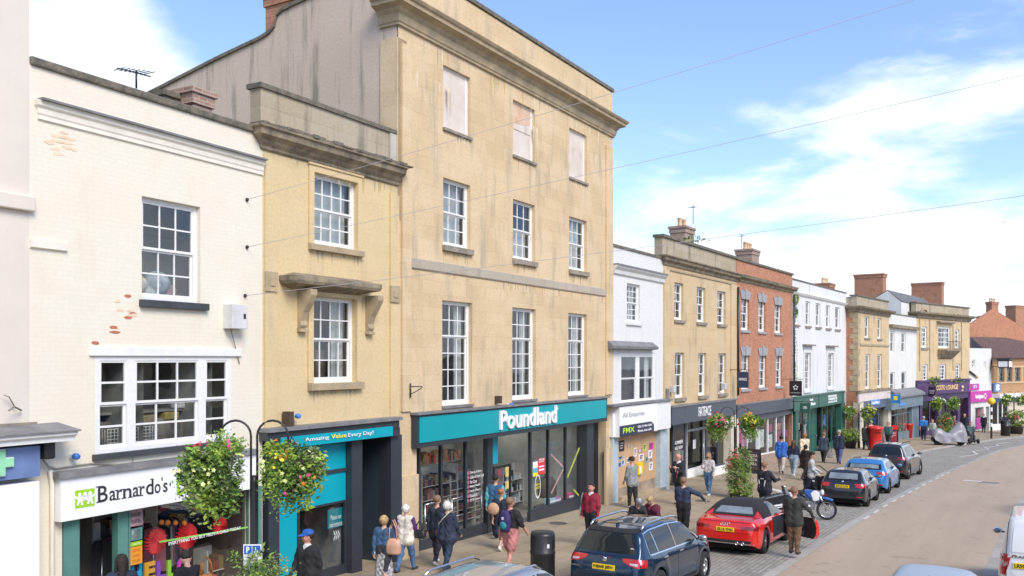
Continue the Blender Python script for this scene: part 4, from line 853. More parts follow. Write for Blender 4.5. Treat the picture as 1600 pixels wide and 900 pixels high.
clothes_rail(F, U(210), 1.0, 'rail of dark and red clothes left in the charity shop window', [m_goods[0], m_black, M('wine cloth', (.2, .03, .05), .8, .2), m_goods[6]], 12, 1.5, 1.6)
clothes_rail(F, U(300), 1.2, 'rail of purple and white clothes right in the charity shop window', [M('purple cloth', 0), m_goods[1], m_black, m_goods[7]], 12, 1.55, 1.6)
for k, px in enumerate((252, 262, 274, 288)):
    u_, z_ = F.uz(px, 816+k*.5, -.4); t = tag(MB().ball((0, 0, 0), .055, M('orange bauble', (.85, .25, .03), .5, .1), 8).build('lantern'), ['first', 'second', 'third', 'fourth'][k]+' orange lantern from the left on the string in the charity window', 'lantern', 'orange lanterns on a string'); t.location = F.world(u_, .4, z_)
shelf_unit(F, F.u(318, -.9), .8, 1.5, .95, 'low crowded shelf of dark and red goods right in the charity shop window', 2, .4, 37, cols=m_mut+[m_goods[0], m_goods[1]])
shelf_unit(F, F.u(300, -2.3), 2.3, 2.6, 2.2, 'tall shelves of books and toys at the back of the charity shop', 5, .4, 38, cols=m_mut+[m_goods[5], m_goods[7]])
shelf_unit(F, F.u(150, -1.5), 1.6, 1.5, 1.9, 'dim shelf of folded clothes inside the charity shop doorway', 4, .4, 31, cols=[M('wine cloth', 0), m_goods[1], M('tan goods', 0), m_goods[6]])
# corner pipes, box and cables at its left edge
m = MB(); a, z_ = F.uz(84, 760, .1); m.tube([(F.u(78, .06), -.06, F.z(78, 735, .06)), (F.u(80, .06), -.06, F.z(80, 745, .06)), (a, -.06, z_), (a, -.06, -3)], .035, M('cream trim', 0)); m.build('downpipe', F.root)
m = MB(); a, z_ = F.uz(66, 718, .3); m.box(a, a+.18, -.38, -.02, z_, z_+.36, m_black); m.build('speaker_box', F.root, bevel=.03)
m = MB(); m.tube([(F.u(62), -.04, F.z(62, 715)), (F.u(72), -.05, F.z(72, 728)), (F.u(85), -.04, F.z(85, 732)), (F.u(140), -.03, F.z(140, 724)), (F.u(230), -.03, F.z(230, 728)), (F.u(300), -.03, F.z(300, 710)), (F.u(345), -.03, F.z(345, 694))], .014, M('grey cable', (.3, .27, .22), .8, .2)); m.tube([(F.u(206), -.03, F.z(206, 716)), (F.u(206), -.03, F.z(206, 728))], .01, M('grey cable', 0)); m.build('cable', F.root)
alarm(F, 116, 713, (.05, .2, .6), 'blue3', .1)
roofmesh(F, [(0, .35, zpt-.4), (F.w, .35, zpt-.4), (F.w, 4, zpt+.05), (0, 4, zpt+.05)], [(0, 1, 2, 3)], m_slate)
chim(F, 288, 331, 2.2, 146, zpt-.6, .55, m_oldbrick, 0); chim(F, 250, 285, 2.6, 150, zpt-.8, .5, m_coping, 0)
m = MB(); q = F.u(168, -1.5); m.ball((q, 1.5, zpt-.05), .4, m_coping, 10, (1.2, .6, .55)); m.build('rubble_cap', F.root)

# ---- the pharmacy at the left edge
F = Fac('pharmacy_building', 'smooth cream rendered building with a green cross sign at the left edge', Qm, 1560, 46); Ph = F
shell(F, [], -4, 15, m_cream, back=6, name='wall')
MB().box(0, F.w+.05, -.1, 0, F.z(20, 327), F.z(20, 303), m_cream).build('string_course', F.root, bevel=.02)
zz1 = F.z(20, 668, .1); MB().box(0, F.w+.1, -.05, 0, zz1, zz1+.06, m_stone_sill).build('ledge', F.root)
u1 = F.u(88, .55); zc1 = F.z(40, 684, .45)
m = MB(); m.prism([(-.5, zc1-.10), (-.5, zc1-.03), (-.56, zc1), (-.56, zc1+.05), (0, zc1+.12), (0, zc1-.10)], 0, F.w+.45, m_white, 'x'); fo = m.build('shop_cornice', F.root); MB().prism([(-.6, zc1+.052), (-.6, zc1+.075), (0, zc1+.17), (0, zc1+.122)], 0, F.w+.48, m_lead, 'x').build('lead_capping', fo)
m = MB(); m.box(0, F.w-.02, -.3, .0, F.z(20, 749, .3), F.z(20, 700, .3), M('blue sign panel', (.16, .24, .46), .4, .3, 1)); sg_ = m.build('sign', F.root)
m = MB(); a = F.u(2, .35); z_ = F.z(2, 724, .35); r = .085; gm = M('pale green sign', (.30, .68, .42), .4, .1)
for o, mt, yy in ((.05, m_letter, -.33), (.0, gm, -.36)):
    s_ = .06+o*.3; l = .19+o*.3
    m.box(a-s_, a+s_, yy, -.3, z_-l, z_+l, mt); m.box(a-l, a+l, yy-.002, -.3, z_-s_, z_+s_, mt)
m.build('green_cross', sg_)
MB().box(0, F.w-.02, -.28, .0, -3, F.z(20, 757, .3), m_letter).build('white_panel', F.root)
m = MB(); m.tube([(F.u(-5, .2), -.5, F.z(0, 640, .2)), (F.u(10), -.2, F.z(10, 635)), (F.u(30), -.05, F.z(30, 641))], .015, M('grey cable', 0)); m.tube([(F.u(0), -.1, F.z(0, 617)), (F.u(8), -.1, F.z(8, 620)), (F.u(20), -.05, F.z(20, 636))], .01, M('grey cable', 0)); m.build('cable', F.root)
# ================================================================ the row beyond the turquoise shop
Q957 = tuple(B.P1)
def rowz(F, top, bot): return sum(F.z(*p) for p in top)/len(top), sum(F.z(*p) for p in bot)/len(bot)
def simple_poster(F, a, b, z0, z1, y, mat, nm='notice', par=None): return MB().box(a, b, y-.008, y, z0, z1, mat).build(nm, par or F.root)
# ---- narrow white house
F = Fac('white_house', 'narrow white painted brick house with a boarded-up plywood shop below', Q957, 1640, 1036); N = F
zt, zb = rowz(F, [(979.6, 442)], [(979.6, 503)]); h1 = (F.u(979.6), F.u(1000), zb, zt)
zp = (F.z(957, 382)+F.z(1024, 397))/2; zc = (F.z(960, 411, .2)+F.z(1034, 430, .2))/2
h2 = (F.u(968.6), F.u(1023.7), F.z(968.6, 634), F.z(968.6, 551)); zsh = F.z(968, 645)
shell(F, [h1, h2, (.05, F.w-.05, -5, zsh, .3)], -5, zp-.1, m_wbrick2, back=8, depth=.16)
MB().box(0, F.w, -.05, .35, zp-.1, zp, m_coping).build('parapet_coping', F.root)
molding(F, 'cornice', 0, F.w+.02, [(.02, zc-.35), (.08, zc-.3), (.1, zc-.16), (.2, zc-.06), (.22, zc)], m_wrender, (0, 0)); MB().box(0, F.w, -.25, 0, zc, zc+.06, m_lead).build('cornice_lead', F.root)
window(F, *h1, 3, (3, 3), .1, .07, curt='r', sill=(.1, .12, .08, m_wrender))
a, b, c, d = h2; mid = (a+b)/2
for x0, x1 in ((a, mid), (mid, b)): window(F, x0, x1, c, d, 1 if x0 == a else 2, (1, 1), .02, .16, curt='r' if x0 > a else 'l', bar=.03)
hz = F.z(961, 540, .4); molding(F, 'window_hood', F.u(962, .4), F.u(1032, .4), [(.02, hz-.14), (.30, hz-.10), (.32, hz), (.05, hz+.2)], m_lead)
roofmesh(F, [(0, .35, zp-.5), (F.w, .35, zp-.5), (F.w, 4, zp+.9), (0, 4, zp+.9), (0, 8, zp-.5), (F.w, 8, zp-.5)], [(0, 1, 2, 3), (3, 2, 5, 4), (0, 3, 4)], m_slate)
chimney(F, .1, .9, zp-.4, F.z(963, 365, -.9)+.05, .55, .5, m_oldbrick, 0)
# the signs and plywood
w_ = .35; s1, s2, s3 = F.u(968, w_), F.u(1027, w_), F.u(1049, w_); zA, zB = F.z(968, 640, w_), F.z(968, 683.5, w_)
m = MB(); m.box(s1, s2, -w_, .0, zB, zA+.1, m_letter); m.box(F.u(957.5, .15), F.u(968, .15)-.02, -.15, 0, F.z(958, 682), F.z(958, 645), m_white); m.box(s2+.005, s3, -w_+.03, 0, F.z(1035, 671, w_), zA+.12, m_white); fo = m.build('fascia', F.root)
MB().box(F.u(955, .3), s3+.05, -w_-.06, 0, zA+.13, zA+.2, m_lead).build('lead_capping', fo)
m = MB(); nb0, nb1 = zB, F.z(968, 666, w_); m.prism([(s1, nb0), (F.u(1021.5, w_), nb0), (F.u(1021.5, w_), nb1-.15), (F.u(1018.5, w_), nb1-.03), (F.u(1016, w_), nb1), (s1, nb1)], -w_-.012, -w_-.002, M('navy sign', (.03, .035, .07), .4, .05)); sg_ = m.build('agent_sign', fo)
tb = MB(); yy = -w_-.016; U = lambda px: F.u(px, w_); add_text(tb, 'FMX', U(973), U(991), nb0+(nb1-nb0)*.3, nb0+(nb1-nb0)*.78, yy, M('lime lettering', (.50, .85, .05), .4, 0), .003, .02, 1)
hh = nb1-nb0; add_text(tb, '020 3198 6200', U(996), U(1018), nb0+hh*.58, nb0+hh*.8, yy, m_letter, .003, .03); add_text(tb, 'fmx.co.uk', U(996), U(1018), nb0+hh*.18, nb0+hh*.42, yy, m_letter, .003, .03); tb.build('lettering', sg_)
tb = MB(); a_, z_ = F.uz(973, 655.5, w_); add_text(tb, 'All Enquiries', a_, U(1007), z_, z_+.24, -w_-.004, M('grey ink', (.12, .12, .13), .5, 0), .003, .0); tb.build('lettering', fo)
m_blue = M('flaking pale blue paint', (.36, .46, .50), .6, .3, 5, .4, 20, col2=(.50, .56, .57))
for p0, p1 in ((957.5, 966), (1032, 1045)): MB().box(F.u(p0, .1), F.u(p1, .1), -.1, .28, -5, zB+.15, m_blue).each('shop_pilaster', F.root)
m_ply = M('plywood sheet', (.48, .30, .16), .75, .2, 1.2, .1, 30, col2=(.58, .38, .22), stretch=(1, 1, .4)); m_plyg = M('dirty plywood', (.30, .24, .18), .8, .3, 1.5, .1, 30)
ya = .12; U = lambda px: F.u(px, -ya); xa, xb = U(965), U(1034); zm = F.z(990, 756, -ya)
m = MB(); m.box(xa-.2, xb+.1, ya, ya+.03, F.ug(xa)-.3, zm-.003, m_plyg); m.box(xa-.2, xa+(xb-xa)*.52, ya-.004, ya+.03, zm, zB+.3, m_ply); m.box(xa+(xb-xa)*.524, xb+.1, ya-.002, ya+.03, zm, zB+.3, m_ply); bo = m.build('plywood_boarding', F.root)
MB().prism([(xa-.1, F.ug(xa)-.2), (xb, F.ug(xb)-.2), (xb, F.ug(xb)+.14), (xa-.1, F.ug(xa)+.14)], -.1, ya, m_cornice_l).build('doorstep', F.root)
PL = [(967.5, 975.5, 689, 706, (.03, .03, .04)), (980, 985, 695, 699.5, (.30, .28, .10)), (966, 973, 714, 718, (.25, .42, .60)), (966, 971, 723, 730, (.12, .30, .60)), (971, 976, 719, 728, (.55, .62, .66)), (979, 984, 716, 724, (.75, .73, .68)), (990, 995, 700, 714, (.72, .68, .58)), (997, 1002.5, 702, 708, (.45, .15, .18)), (998, 1006, 710, 721, (.78, .70, .74)), (1004.5, 1010, 694, 705, (.52, .58, .12)), (1014, 1021, 692, 703, (.62, .05, .35)), (1013, 1019, 704, 716.5, (.80, .80, .78)), (1008, 1013, 714, 723, (.25, .4, .5)), (1014, 1020, 723, 735.5, (.78, .75, .76)), (1025, 1031, 706, 718, (.70, .74, .72)), (1025, 1031, 721.5, 735, (.72, .76, .78)), (1015, 1019, 717.5, 721, (.7, .5, .45))]
for k, (p0, p1, q0, q1, c_) in enumerate(PL):
    a_, zt_ = F.uz(p0, q0, -ya+.01); zb_ = F.z(p0, q1, -ya+.01); o = MB().box(a_, F.u(p1, -ya+.01), ya-.012-.001*(k % 3), ya-.008, zb_, zt_, M('flyer paper %d' % k, c_, .7, .25, 9)).build('flyer', bo)
    mm = MB(); b_ = F.u(p1, -ya+.01); ic = M('flyer ink dark', (.08, .08, .1), .7) if sum(c_) > 1 else M('flyer ink pale', (.6, .6, .55), .7)
    for j in range(3): z__ = zt_-(zt_-zb_)*(.25+.22*j); mm.box(a_+(b_-a_)*.2, b_-(b_-a_)*(.2+.1*j), ya-.02, ya-.0155, z__-.02, z__+.02, ic)
    mm.build('print', o)
a_, z_ = F.uz(1000.5, 723.5, .1); m = MB(); m.box(a_, F.u(1008, .1), -.02, ya-.01, F.z(1000.5, 742.5, .1), z_, M('yellow case', (.85, .55, .02), .4, .05)); cs = m.build('yellow_wall_case', F.root, bevel=.02); MB().box(a_+.1, a_+.3, -.028, -.02, z_-.45, z_-.15, m_letter).build('label_plate', cs)

# ---- stone shop with slate grey sign
F = Fac('stone_shop', 'three-bay sandstone building with blackened parapet over a slate grey sign', tuple(F.P1), 1665, 1151); FF = F
zt, zb = rowz(F, [(1053.7, 440.2), (1088.8, 448), (1120.8, 454)], [(1053.7, 499), (1088.8, 503), (1120.8, 506)])
zt2, zb2 = rowz(F, [(1054.7, 550.5), (1091, 551.5), (1122.6, 552.2)], [(1054.7, 621), (1091, 619), (1122.6, 616)])
H = [(F.u(1053.7), F.u(1068), zb, zt), (F.u(1088.8), F.u(1102.5), zb, zt), (F.u(1120.8), F.u(1133.8), zb, zt)]
H2 = [(F.u(1054.7), F.u(1069.3), zb2, zt2), (F.u(1091), F.u(1104), zb2, zt2), (F.u(1122.6), F.u(1134.8), zb2, zt2)]
zp = (F.z(1028, 364)+F.z(1146.7, 399))/2; zc = (F.z(1024, 392, .35)+F.z(1155, 426, .35))/2; zf1 = (F.z(1049, 637, .2)); zf0 = F.z(1049, 664.6, .2)
m_ff = masonry('sandstone', (.58, .43, .245), (.64, .485, .28), (.50, .37, .21), 1.1, .38, .004, .25, stain=(.24, .22, .18), stain_amt=.6, stain_sc=(1.1, .35), patch=(.60, .50, .33), patch_amt=.5)
shell(F, H+H2+[(.05, F.w-.05, -6, zf1-.05, .3)], -6, zc-.1, m_ff, back=9, depth=.2, zb=zp-2)
for k, h in enumerate(H): window(F, *h, 2, (2, 2), .12, .07, curt=['t', 'h', 't'][k], sill=(.06, .14, .09))
for k, h in enumerate(H2): window(F, *h, 2, (2, 2), .12, .07, curt=['h', 'f', 'lr'][k], sill=(.06, .16, .1))
molding(F, 'cornice', 0, F.w, [(.02, zc-.42), (.06, zc-.38), (.08, zc-.28), (.22, zc-.2), (.24, zc-.1), (.32, zc-.05), (.32, zc), (.05, zc+.05)], m_cornice, (.4, .0))
zb_ = (F.z(1044, 421)+F.z(1140, 441))/2; MB().box(F.u(1042), F.w-.25, -.05, 0, zb_-.06, zb_+.02, m_cornice_l).build('band_course', F.root)
m = MB(); m.box(0, F.w, .03, .4, zc-.05, zp-.12, m_ash_grey); m.box(-.06, F.w+.05, -.06, .46, zp-.12, zp, m_coping); m.build('parapet', F.root)
roofmesh(F, [(0, .5, zc), (F.w, .5, zc), (F.w, 4, zc+.9), (0, 4, zc+.9), (0, 9, zc-.5), (F.w, 9, zc-.5)], [(0, 1, 2, 3), (3, 2, 5, 4)], m_slate)
chim(F, 1047, 1084, 2.3, 357, zc-.2, 1.3, m_oldbrick, 2)
MB().box(F.u(1036), F.u(1044), -.07, 0, -6, zc-.6, m_ff).build('pilaster', F.root); MB().box(F.u(1141), F.w-.05, -.06, 0, zf1, zc-.6, m_ff).build('pilaster', F.root)
w_ = .25; U = lambda px: F.u(px, w_); m = MB(); m_sl = M('slate grey sign', (.075, .085, .105), .45, .05)
m.box(U(1050), U(1150), -w_, .1, zf0, zf1, m_sl); fo = m.build('fascia', F.root); MB().box(U(1049), U(1151), -w_-.05, 0, zf1, zf1+.07, m_lead).build('lead_capping', fo)
tb = MB(); add_text(tb, 'FATFACE', U(1091), U(1110.5), zf0+.2, zf1-.12, -w_-.03, m_letter, .02, .005, 1); tb.build('lettering', fo)
gy = .25; U = lambda px: F.u(px, -gy); zr = lambda u: F.ug(u)+.45; m_pale = M('pale grey frame', (.55, .56, .54), .5, .05)
shopglass(F, [(U(1051), U(1070))], gy, zf0, zr, m_sl, .06); shopglass(F, [(U(1103), U(1121)), (U(1121), U(1139))], gy, zf0, zr, m_sl, .06)
riser(F, U(1051), U(1071), gy-.05, zr, m_sl); riser(F, U(1103), U(1139), gy-.05, zr, m_letter)
MB().box(F.u(1139), F.u(1150), -.12, .3, -6, zf0, M('cream pilaster', (.62, .57, .44), .7, .15, 4)).each('shop_pilaster', F.root)
m = MB(); d0, d1 = F.u(1073, -.9), F.u(1101, -.9); zd = F.z(1073, 673, -.9); g0 = F.ug(d0)+.05
m.box(d0, d0+.12, .9, .98, g0-.1, zf0, m_pale); m.box(d1-.12, d1, .9, .98, g0-.1, zf0, m_pale); m.box(d0+.12, d1-.12, .9, .98, zd-.08, zd+.04, m_pale); m.box(d0+.12, d1-.12, .9, .98, g0-.2, g0+.35, m_letter); dr = m.build('shop_door', F.root)
MB().add([(d0+.1, .94, g0+.3), (d1-.1, .94, g0+.3), (d1-.1, .94, zf0), (d0+.1, .94, zf0)], [(0, 1, 2, 3)], m_shopglass).build('glass', dr)
simple_poster(F, (d0+d1)/2-.45, (d0+d1)/2-.05, g0+1.3, g0+1.75, .89, m_letter, par=dr); MB().tube([(d1-.3, .85, g0+.6), (d1-.3, .85, g0+1.6)], .02, M('brushed steel', 0)).build('handle', dr)
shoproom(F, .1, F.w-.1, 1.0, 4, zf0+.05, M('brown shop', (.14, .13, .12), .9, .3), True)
tb = MB(); a_, z_ = F.uz(1054, 695, -gy); [add_text(tb, s_, a_, a_+1.0, z_-.25*k, z_-.25*k+.16, gy-.01, m_letter, .003, .02, shear=.15) for k, s_ in enumerate(('SUMMER', 'SALE NOW'))]; tb.build('window_lettering', F.root)
for k, (px, lb, h) in enumerate([(1056, 'shelf of folded clothes behind the left pane of the slate grey shop', 1.2), (1108, 'shelf of bright clothes right of the door of the slate grey shop', 1.5), (1126, 'low shelf of clothes behind the rightmost pane of the slate grey shop', 1.1)]): shelf_unit(F, F.u(px, -1.3), 1.25, 1.4, h, lb, 3, .4, 50+k)
for px, py in ((1055, 606), (1135, 602)):
    a_, z_ = F.uz(px-1, py, .2); m = MB(); m.box(a_-.2, a_+.05, -.25, -.02, z_-.2, z_+.1, m_pale); m.build('alarm_box', F.root, bevel=.02)
m = MB(); a_, z_ = F.uz(1042, 618, .1); m.box(a_-.1, a_+.15, -.15, 0, z_-.2, z_+.3, m_lead); m.build('meter_box', F.root)
MB().tube([(F.w-.1, -.12, zc-.7), (F.w-.1, -.12, zf1+.2)], .06, m_black).build('downpipe', F.root)

# ---- red brick house
F = Fac('red_brick_house', 'orange red brick house with grey fanned stone lintels over its windows', tuple(F.P1), 1700, 1238); RB = F
zt, zb = rowz(F, [(1157.7, 462.6), (1185, 468), (1210, 473)], [(1157.7, 514), (1185, 518), (1210, 521)])
zt2, zb2 = rowz(F, [(1159, 551), (1186, 552), (1212, 554)], [(1159, 609), (1186, 606), (1212, 603.5)])
H = [(F.u(a_), F.u(b_), zb, zt) for a_, b_ in ((1157.7, 1170.5), (1184.6, 1196), (1210, 1221))]; H2 = [(F.u(a_), F.u(b_), zb2, zt2) for a_, b_ in ((1158.5, 1171), (1185.7, 1197.4), (1212, 1222))]
zp = (F.z(1152, 403)+F.z(1236, 428))/2; zc = (F.z(1155, 427, .35)+F.z(1240, 447, .35))/2; w_ = .2; zf1, zf0 = F.z(1169.5, 633, w_), F.z(1169.5, 650, w_)
shell(F, H+H2+[(.05, F.w-.05, -6, zf1-.05, .3)], -6, zp-.08, m_redbrick, back=9, depth=.18, zb=zp-2)
m_lint = M('grey stone lintel', (.27, .27, .28), .8, .3, 6, .4, 30, col2=(.40, .39, .38))
for k, h in enumerate(H+H2):
    w = window(F, *h, 2, (2, 2), .1, .09, curt=['t', 'f', 'lr', 'f', 'lr', 'f'][k], sill=(.08, .14, .08, m_lint)); a_, b_, c_, d_ = h; m = MB(); mid = (a_+b_)/2; hw = (b_-a_)/2
    for j in range(-2, 3):
        e = (.55 if j == 0 else .46-.03*abs(j)); x0, x1 = mid+(j-.5)*hw*2.0/5*1.02+.006, mid+(j+.5)*hw*2.0/5*1.02-.006; t0, t1 = mid+(j-.5)*hw*2.7/5+.006, mid+(j+.5)*hw*2.7/5-.006
        m.prism([(x0, d_-.12), (x1, d_-.12), (t1, d_+e*.75), ((t0+t1)/2, d_+e*.82), (t0, d_+e*.75)], -.05-(.03 if j == 0 else 0), 0, m_lint)
    m.build('fan_lintel', w)
molding(F, 'cornice', 0, F.w+.05, [(.02, zc-.36), (.08, zc-.3), (.1, zc-.22), (.26, zc-.14), (.30, zc-.04), (.32, zc), (.05, zc+.05)], m_cornice, (0, .3)); MB().box(-.02, F.w+.1, -.08, .42, zp-.08, zp+.03, m_coping).build('parapet_coping', F.root)
roofmesh(F, [(0, .5, zc), (F.w, .5, zc), (F.w, 4, zc+1.2), (0, 4, zc+1.2), (0, 9, zc-.5), (F.w, 9, zc-.5)], [(0, 1, 2, 3), (3, 2, 5, 4), (1, 5, 2)], m_slate)
chim(F, 1150, 1186, 2.5, 392, zc-.2, 1.5, m_oldbrick, 3)
m = MB(); m.box(F.u(1152, w_), F.u(1239.5, w_), -w_, .1, zf0, zf1+.05, m_sl); fo = m.build('fascia', F.root); MB().box(F.u(1152, w_), F.u(1239, w_), -w_-.04, 0, zf1+.05, zf1+.1, m_lead).build('lead_capping', fo)
gy = .2; U = lambda px: F.u(px, -gy); zr = lambda u: F.z(1190, 712)+(F.z(1233, 703.5)-F.z(1190, 712))*(u-F.u(1190))/(F.u(1233)-F.u(1190)); ztg = F.z(1190, 655)
shopglass(F, [(U(1185), U(1199)), (U(1199), U(1212)), (U(1212), U(1224.5)), (U(1224.5), U(1236.5))], gy, ztg, zr, m_white, .16)
riser(F, U(1183), F.w-.05, gy-.05, zr, m_oldbrick); MB().box(F.u(1183), F.w-.03, .0, .3, ztg, zf0, m_sl).build('transom_board', F.root)
shopglass(F, [(U(1153), U(1167)), (U(1167), U(1182))], gy, zf0-.02, lambda u: F.ug(u)+.3, m_white, .08); riser(F, U(1152), U(1183), gy-.04, lambda u: F.ug(u)+.3, m_oldbrick)
for px, c_, q0, q1 in ((1155, (.55, .08, .25), 668, 694), (1162, (.7, .35, .45), 672, 700), (1171, (.62, .55, .6), 668, 692), (1190, (.6, .62, .55), 672, 700), (1203, (.35, .06, .12), 664, 676), (1203, (.62, .64, .55), 680, 700), (1216, (.5, .18, .08), 662, 672), (1216, (.35, .04, .08), 674, 694), (1228, (.3, .1, .35), 672, 684)):
    a_, z_ = F.uz(px-3, q0, -gy-.1); simple_poster(F, a_, F.u(px+4, -gy-.1), F.z(px-3, q1, -gy-.1), z_, gy+.12, M('display %s' % str(c_), c_, .6, .4, 6), 'window_display')
shoproom(F, .1, F.w-.1, gy+.15, 3.5, zf0+.02, M('pinkish shop', (.22, .17, .16), .9, .3), True)

def hang_sign(F, px0, px1, pyt, pyb, out, mat, txt, name_, label, star=False):
    """board hung at right angles to the wall on a bracket, its face turned up the street"""
    a_ = F.u((px0+px1)/2, out); z1_, z0_ = F.z((px0+px1)/2, pyt, out), F.z((px0+px1)/2, pyb, out)
    # width across px0..px1 at right angles to the wall
    def uo(px):                                        # outward distance where the ray meets the plane u=a_
        k = (px-800)/FOC; P_ = F.P+F.d*a_; return -(k*P_[1]-P_[0])/(F.n[0]-k*F.n[1])
    w0, w1 = uo(px0), uo(px1); w0 = max(.12, w0)
    if w1-w0 < .3: w1 = w0+.7
    m = MB(); m.box(a_-.03, a_+.03, -w1, -w0, z0_, z1_, mat); b_ = m.build(name_, F.root, bevel=.006); m = MB(); m.tube([(a_, 0, z1_+.1), (a_, -w1-.05, z1_+.1)], .02, m_black, 6); m.tube([(a_, -w0-.1, z1_+.1), (a_, -w0-.1, z1_)], .01, m_black, 5); m.tube([(a_, -w1+.1, z1_+.1), (a_, -w1+.1, z1_)], .01, m_black, 5); m.build('bracket', b_)
    return b_, a_, w0, w1, z0_, z1_
def flat_on_sign(sb, mb_local, a_, w0, name_='lettering'):
    """mb_local drawn with x = distance from the inner edge, z up; turned to face up the street"""
    m = MB(); m.v = [(a_-.034-v[1], -w0-v[0], v[2]) for v in mb_local.v]; m.f = mb_local.f; m.m = mb_local.m; m.mats = mb_local.mats; m.sm = mb_local.sm; return m.build(name_, sb)
m_navyb = M('navy board', (.035, .05, .09), .45, .05)
sb, a_, w0, w1, z0_, z1_ = hang_sign(RB, 1152.5, 1169.5, 581, 606, .7, m_navyb, '', 'hanging_sign', '')
t_ = MB(); W_ = w1-w0; add_text(t_, 'FATFACE', W_*.15, W_*.85, z0_+(z1_-z0_)*.45, z0_+(z1_-z0_)*.62, 0, m_letter, .003, .03); flat_on_sign(sb, t_, a_, w0)
# ---- tall white house over the green shop
F = Fac('white_townhouse', 'wide white rendered house with five small upper windows over the dark green shop', tuple(F.P1), 1711, 1322); WT = F
zt, zb = rowz(F, [(1241.5, 466), (1274, 473.5), (1305, 479.5)], [(1241.5, 506.5), (1274, 510.5), (1305, 514)])
H = [(F.u(a_), F.u(b_), zb, zt) for a_, b_ in ((1241.5, 1247.6), (1258.7, 1265.6), (1274.6, 1281.5), (1290.5, 1297), (1305, 1312))]
zt2, zb2 = rowz(F, [(1256.6, 551), (1292.6, 552)], [(1256.6, 610), (1292.6, 608.5)]); H2 = [(F.u(1256.6), F.u(1266), zb2, zt2), (F.u(1292.6), F.u(1301.8), zb2, zt2)]
zp = (F.z(1237, 434.5)+F.z(1319, 457))/2; zc = (F.z(1240, 455, .2)+F.z(1318, 472, .2))/2; w_ = .2; zf1, zf0 = F.z(1241.5, 622, w_), F.z(1241.5, 643, w_)
m_wr2 = masonry('weathered white render', (.68, .69, .68), (.70, .71, .70), (.65, .66, .64), 2, 2, .001, .2, stain=(.38, .38, .34), stain_amt=.5, stain_sc=(1.3, .25), patch=(.74, .75, .74), patch_amt=.5, rough=.7, grain=.4)
shell(F, H+H2+[(.05, F.w-.05, -7, zf1-.05, .3)], -7, zp-.05, m_wr2, back=9, depth=.16, zb=zp-2)
for k, h in enumerate(H): window(F, *h, 2, (1, 1), .08, .08, curt=['f', 't', None, 'f', 't'][k], sill=(.12, .14, .1, m_stone_sill))
for k, h in enumerate(H2):
    w = window(F, *h, 3, (3, 3), .08, .1, curt='f', sill=(.15, .12, .1, m_wr2)); surround(F, h, .22, .06, m_wrender); m = MB(); m.box(h[0]-.45, h[1]+.45, -.28, 0, h[3]+.45, h[3]+.55, m_cornice); m.build('window_hood', w)
molding(F, 'cornice', 0, F.w, [(.02, zc-.2), (.1, zc-.12), (.16, zc)], m_wrender); MB().box(0, F.w, -.06, .3, zp-.05, zp+.02, m_coping).build('parapet_coping', F.root)
roofmesh(F, [(0, .4, zp-.9), (F.w, .4, zp-.9), (F.w, 5, zp+.5), (0, 5, zp+.5), (0, 9, zp-1), (F.w, 9, zp-1)], [(0, 1, 2, 3), (3, 2, 5, 4), (1, 5, 2)], m_slate)
chim(F, 1274, 1304, 3, 444, zp-1, 1.8, m_stackbrick, 4, potmat=M('buff pot', (.62, .50, .30), .8, .15))
m = MB(); m.box(F.u(1241, w_), F.u(1319, w_), -w_, .1, zf0, zf1, m_green); [m.box(F.u(p, w_+.03), F.u(p, w_+.03)+.12, -w_-.03, -w_, zf0, zf1, m_green) for p in (1241, 1280, 1317.5)]; m.box(F.u(1241, w_), F.u(1319, w_), -w_-.08, .1, zf1, zf1+.08, m_green); fo = m.build('fascia', F.root)
tb = MB(); hh = zf1-zf0
for p0, p1, q0, q1, s_ in ((1265, 1271, .62, .8, 'Oak'), (1267, 1274, .25, .5, 'Barn'), (1294, 1307, .66, .86, 'MOUNTAIN'), (1294, 1308, .42, .62, 'WAREHOUSE'), (1294, 1308, .2, .36, 'OUTDOOR')): add_text(tb, s_, F.u(p0, w_), F.u(p1, w_), zf0+hh*q0, zf0+hh*q1, -w_-.012, m_letter, .01, .05)
tb.build('lettering', fo)
gy = .25; U = lambda px: F.u(px, -gy); zr = lambda u: F.ug(u)+.5
shopglass(F, [(U(1245), U(1254)), (U(1254), U(1263))], gy, zf0, zr, m_green, .12); shopglass(F, [(U(1284), U(1292)), (U(1299), U(1306)), (U(1306), U(1312))], gy, zf0, zr, m_green, .12)
riser(F, U(1243), U(1264), gy-.04, zr, m_green); riser(F, U(1283), U(1318), gy-.04, zr, m_green)
m = MB(); m.box(F.u(1241), F.u(1245), -.1, .3, -7, zf0, m_green); m.box(F.u(1312), F.u(1318.5), -.1, .3, -7, zf0, m_green); m.each('shop_pilaster', F.root)
m_dteal = M('deep teal door', (.01, .10, .09), .4, .1); m = MB(); a_, b_ = U(1264), U(1283); m.box(a_, b_, gy+.3, gy+.36, F.ug(a_)-.4, zf0, m_dteal); dr = m.build('shop_door', F.root); m = MB()
for r in range(3):
    for c_ in range(2): x0 = a_+.3+(b_-a_-.4)*c_/2; z_ = F.ug(b_)+.25+r*.95; m.box(x0, x0+(b_-a_)/2-.35, gy+.28, gy+.3, z_, z_+.8, m_green)
m.build('door_panel', dr); m = MB(); m.ball((b_-.3, gy+.26, F.ug(b_)+1.1), .05, M('steel', 0), 8); m.build('handle', dr)
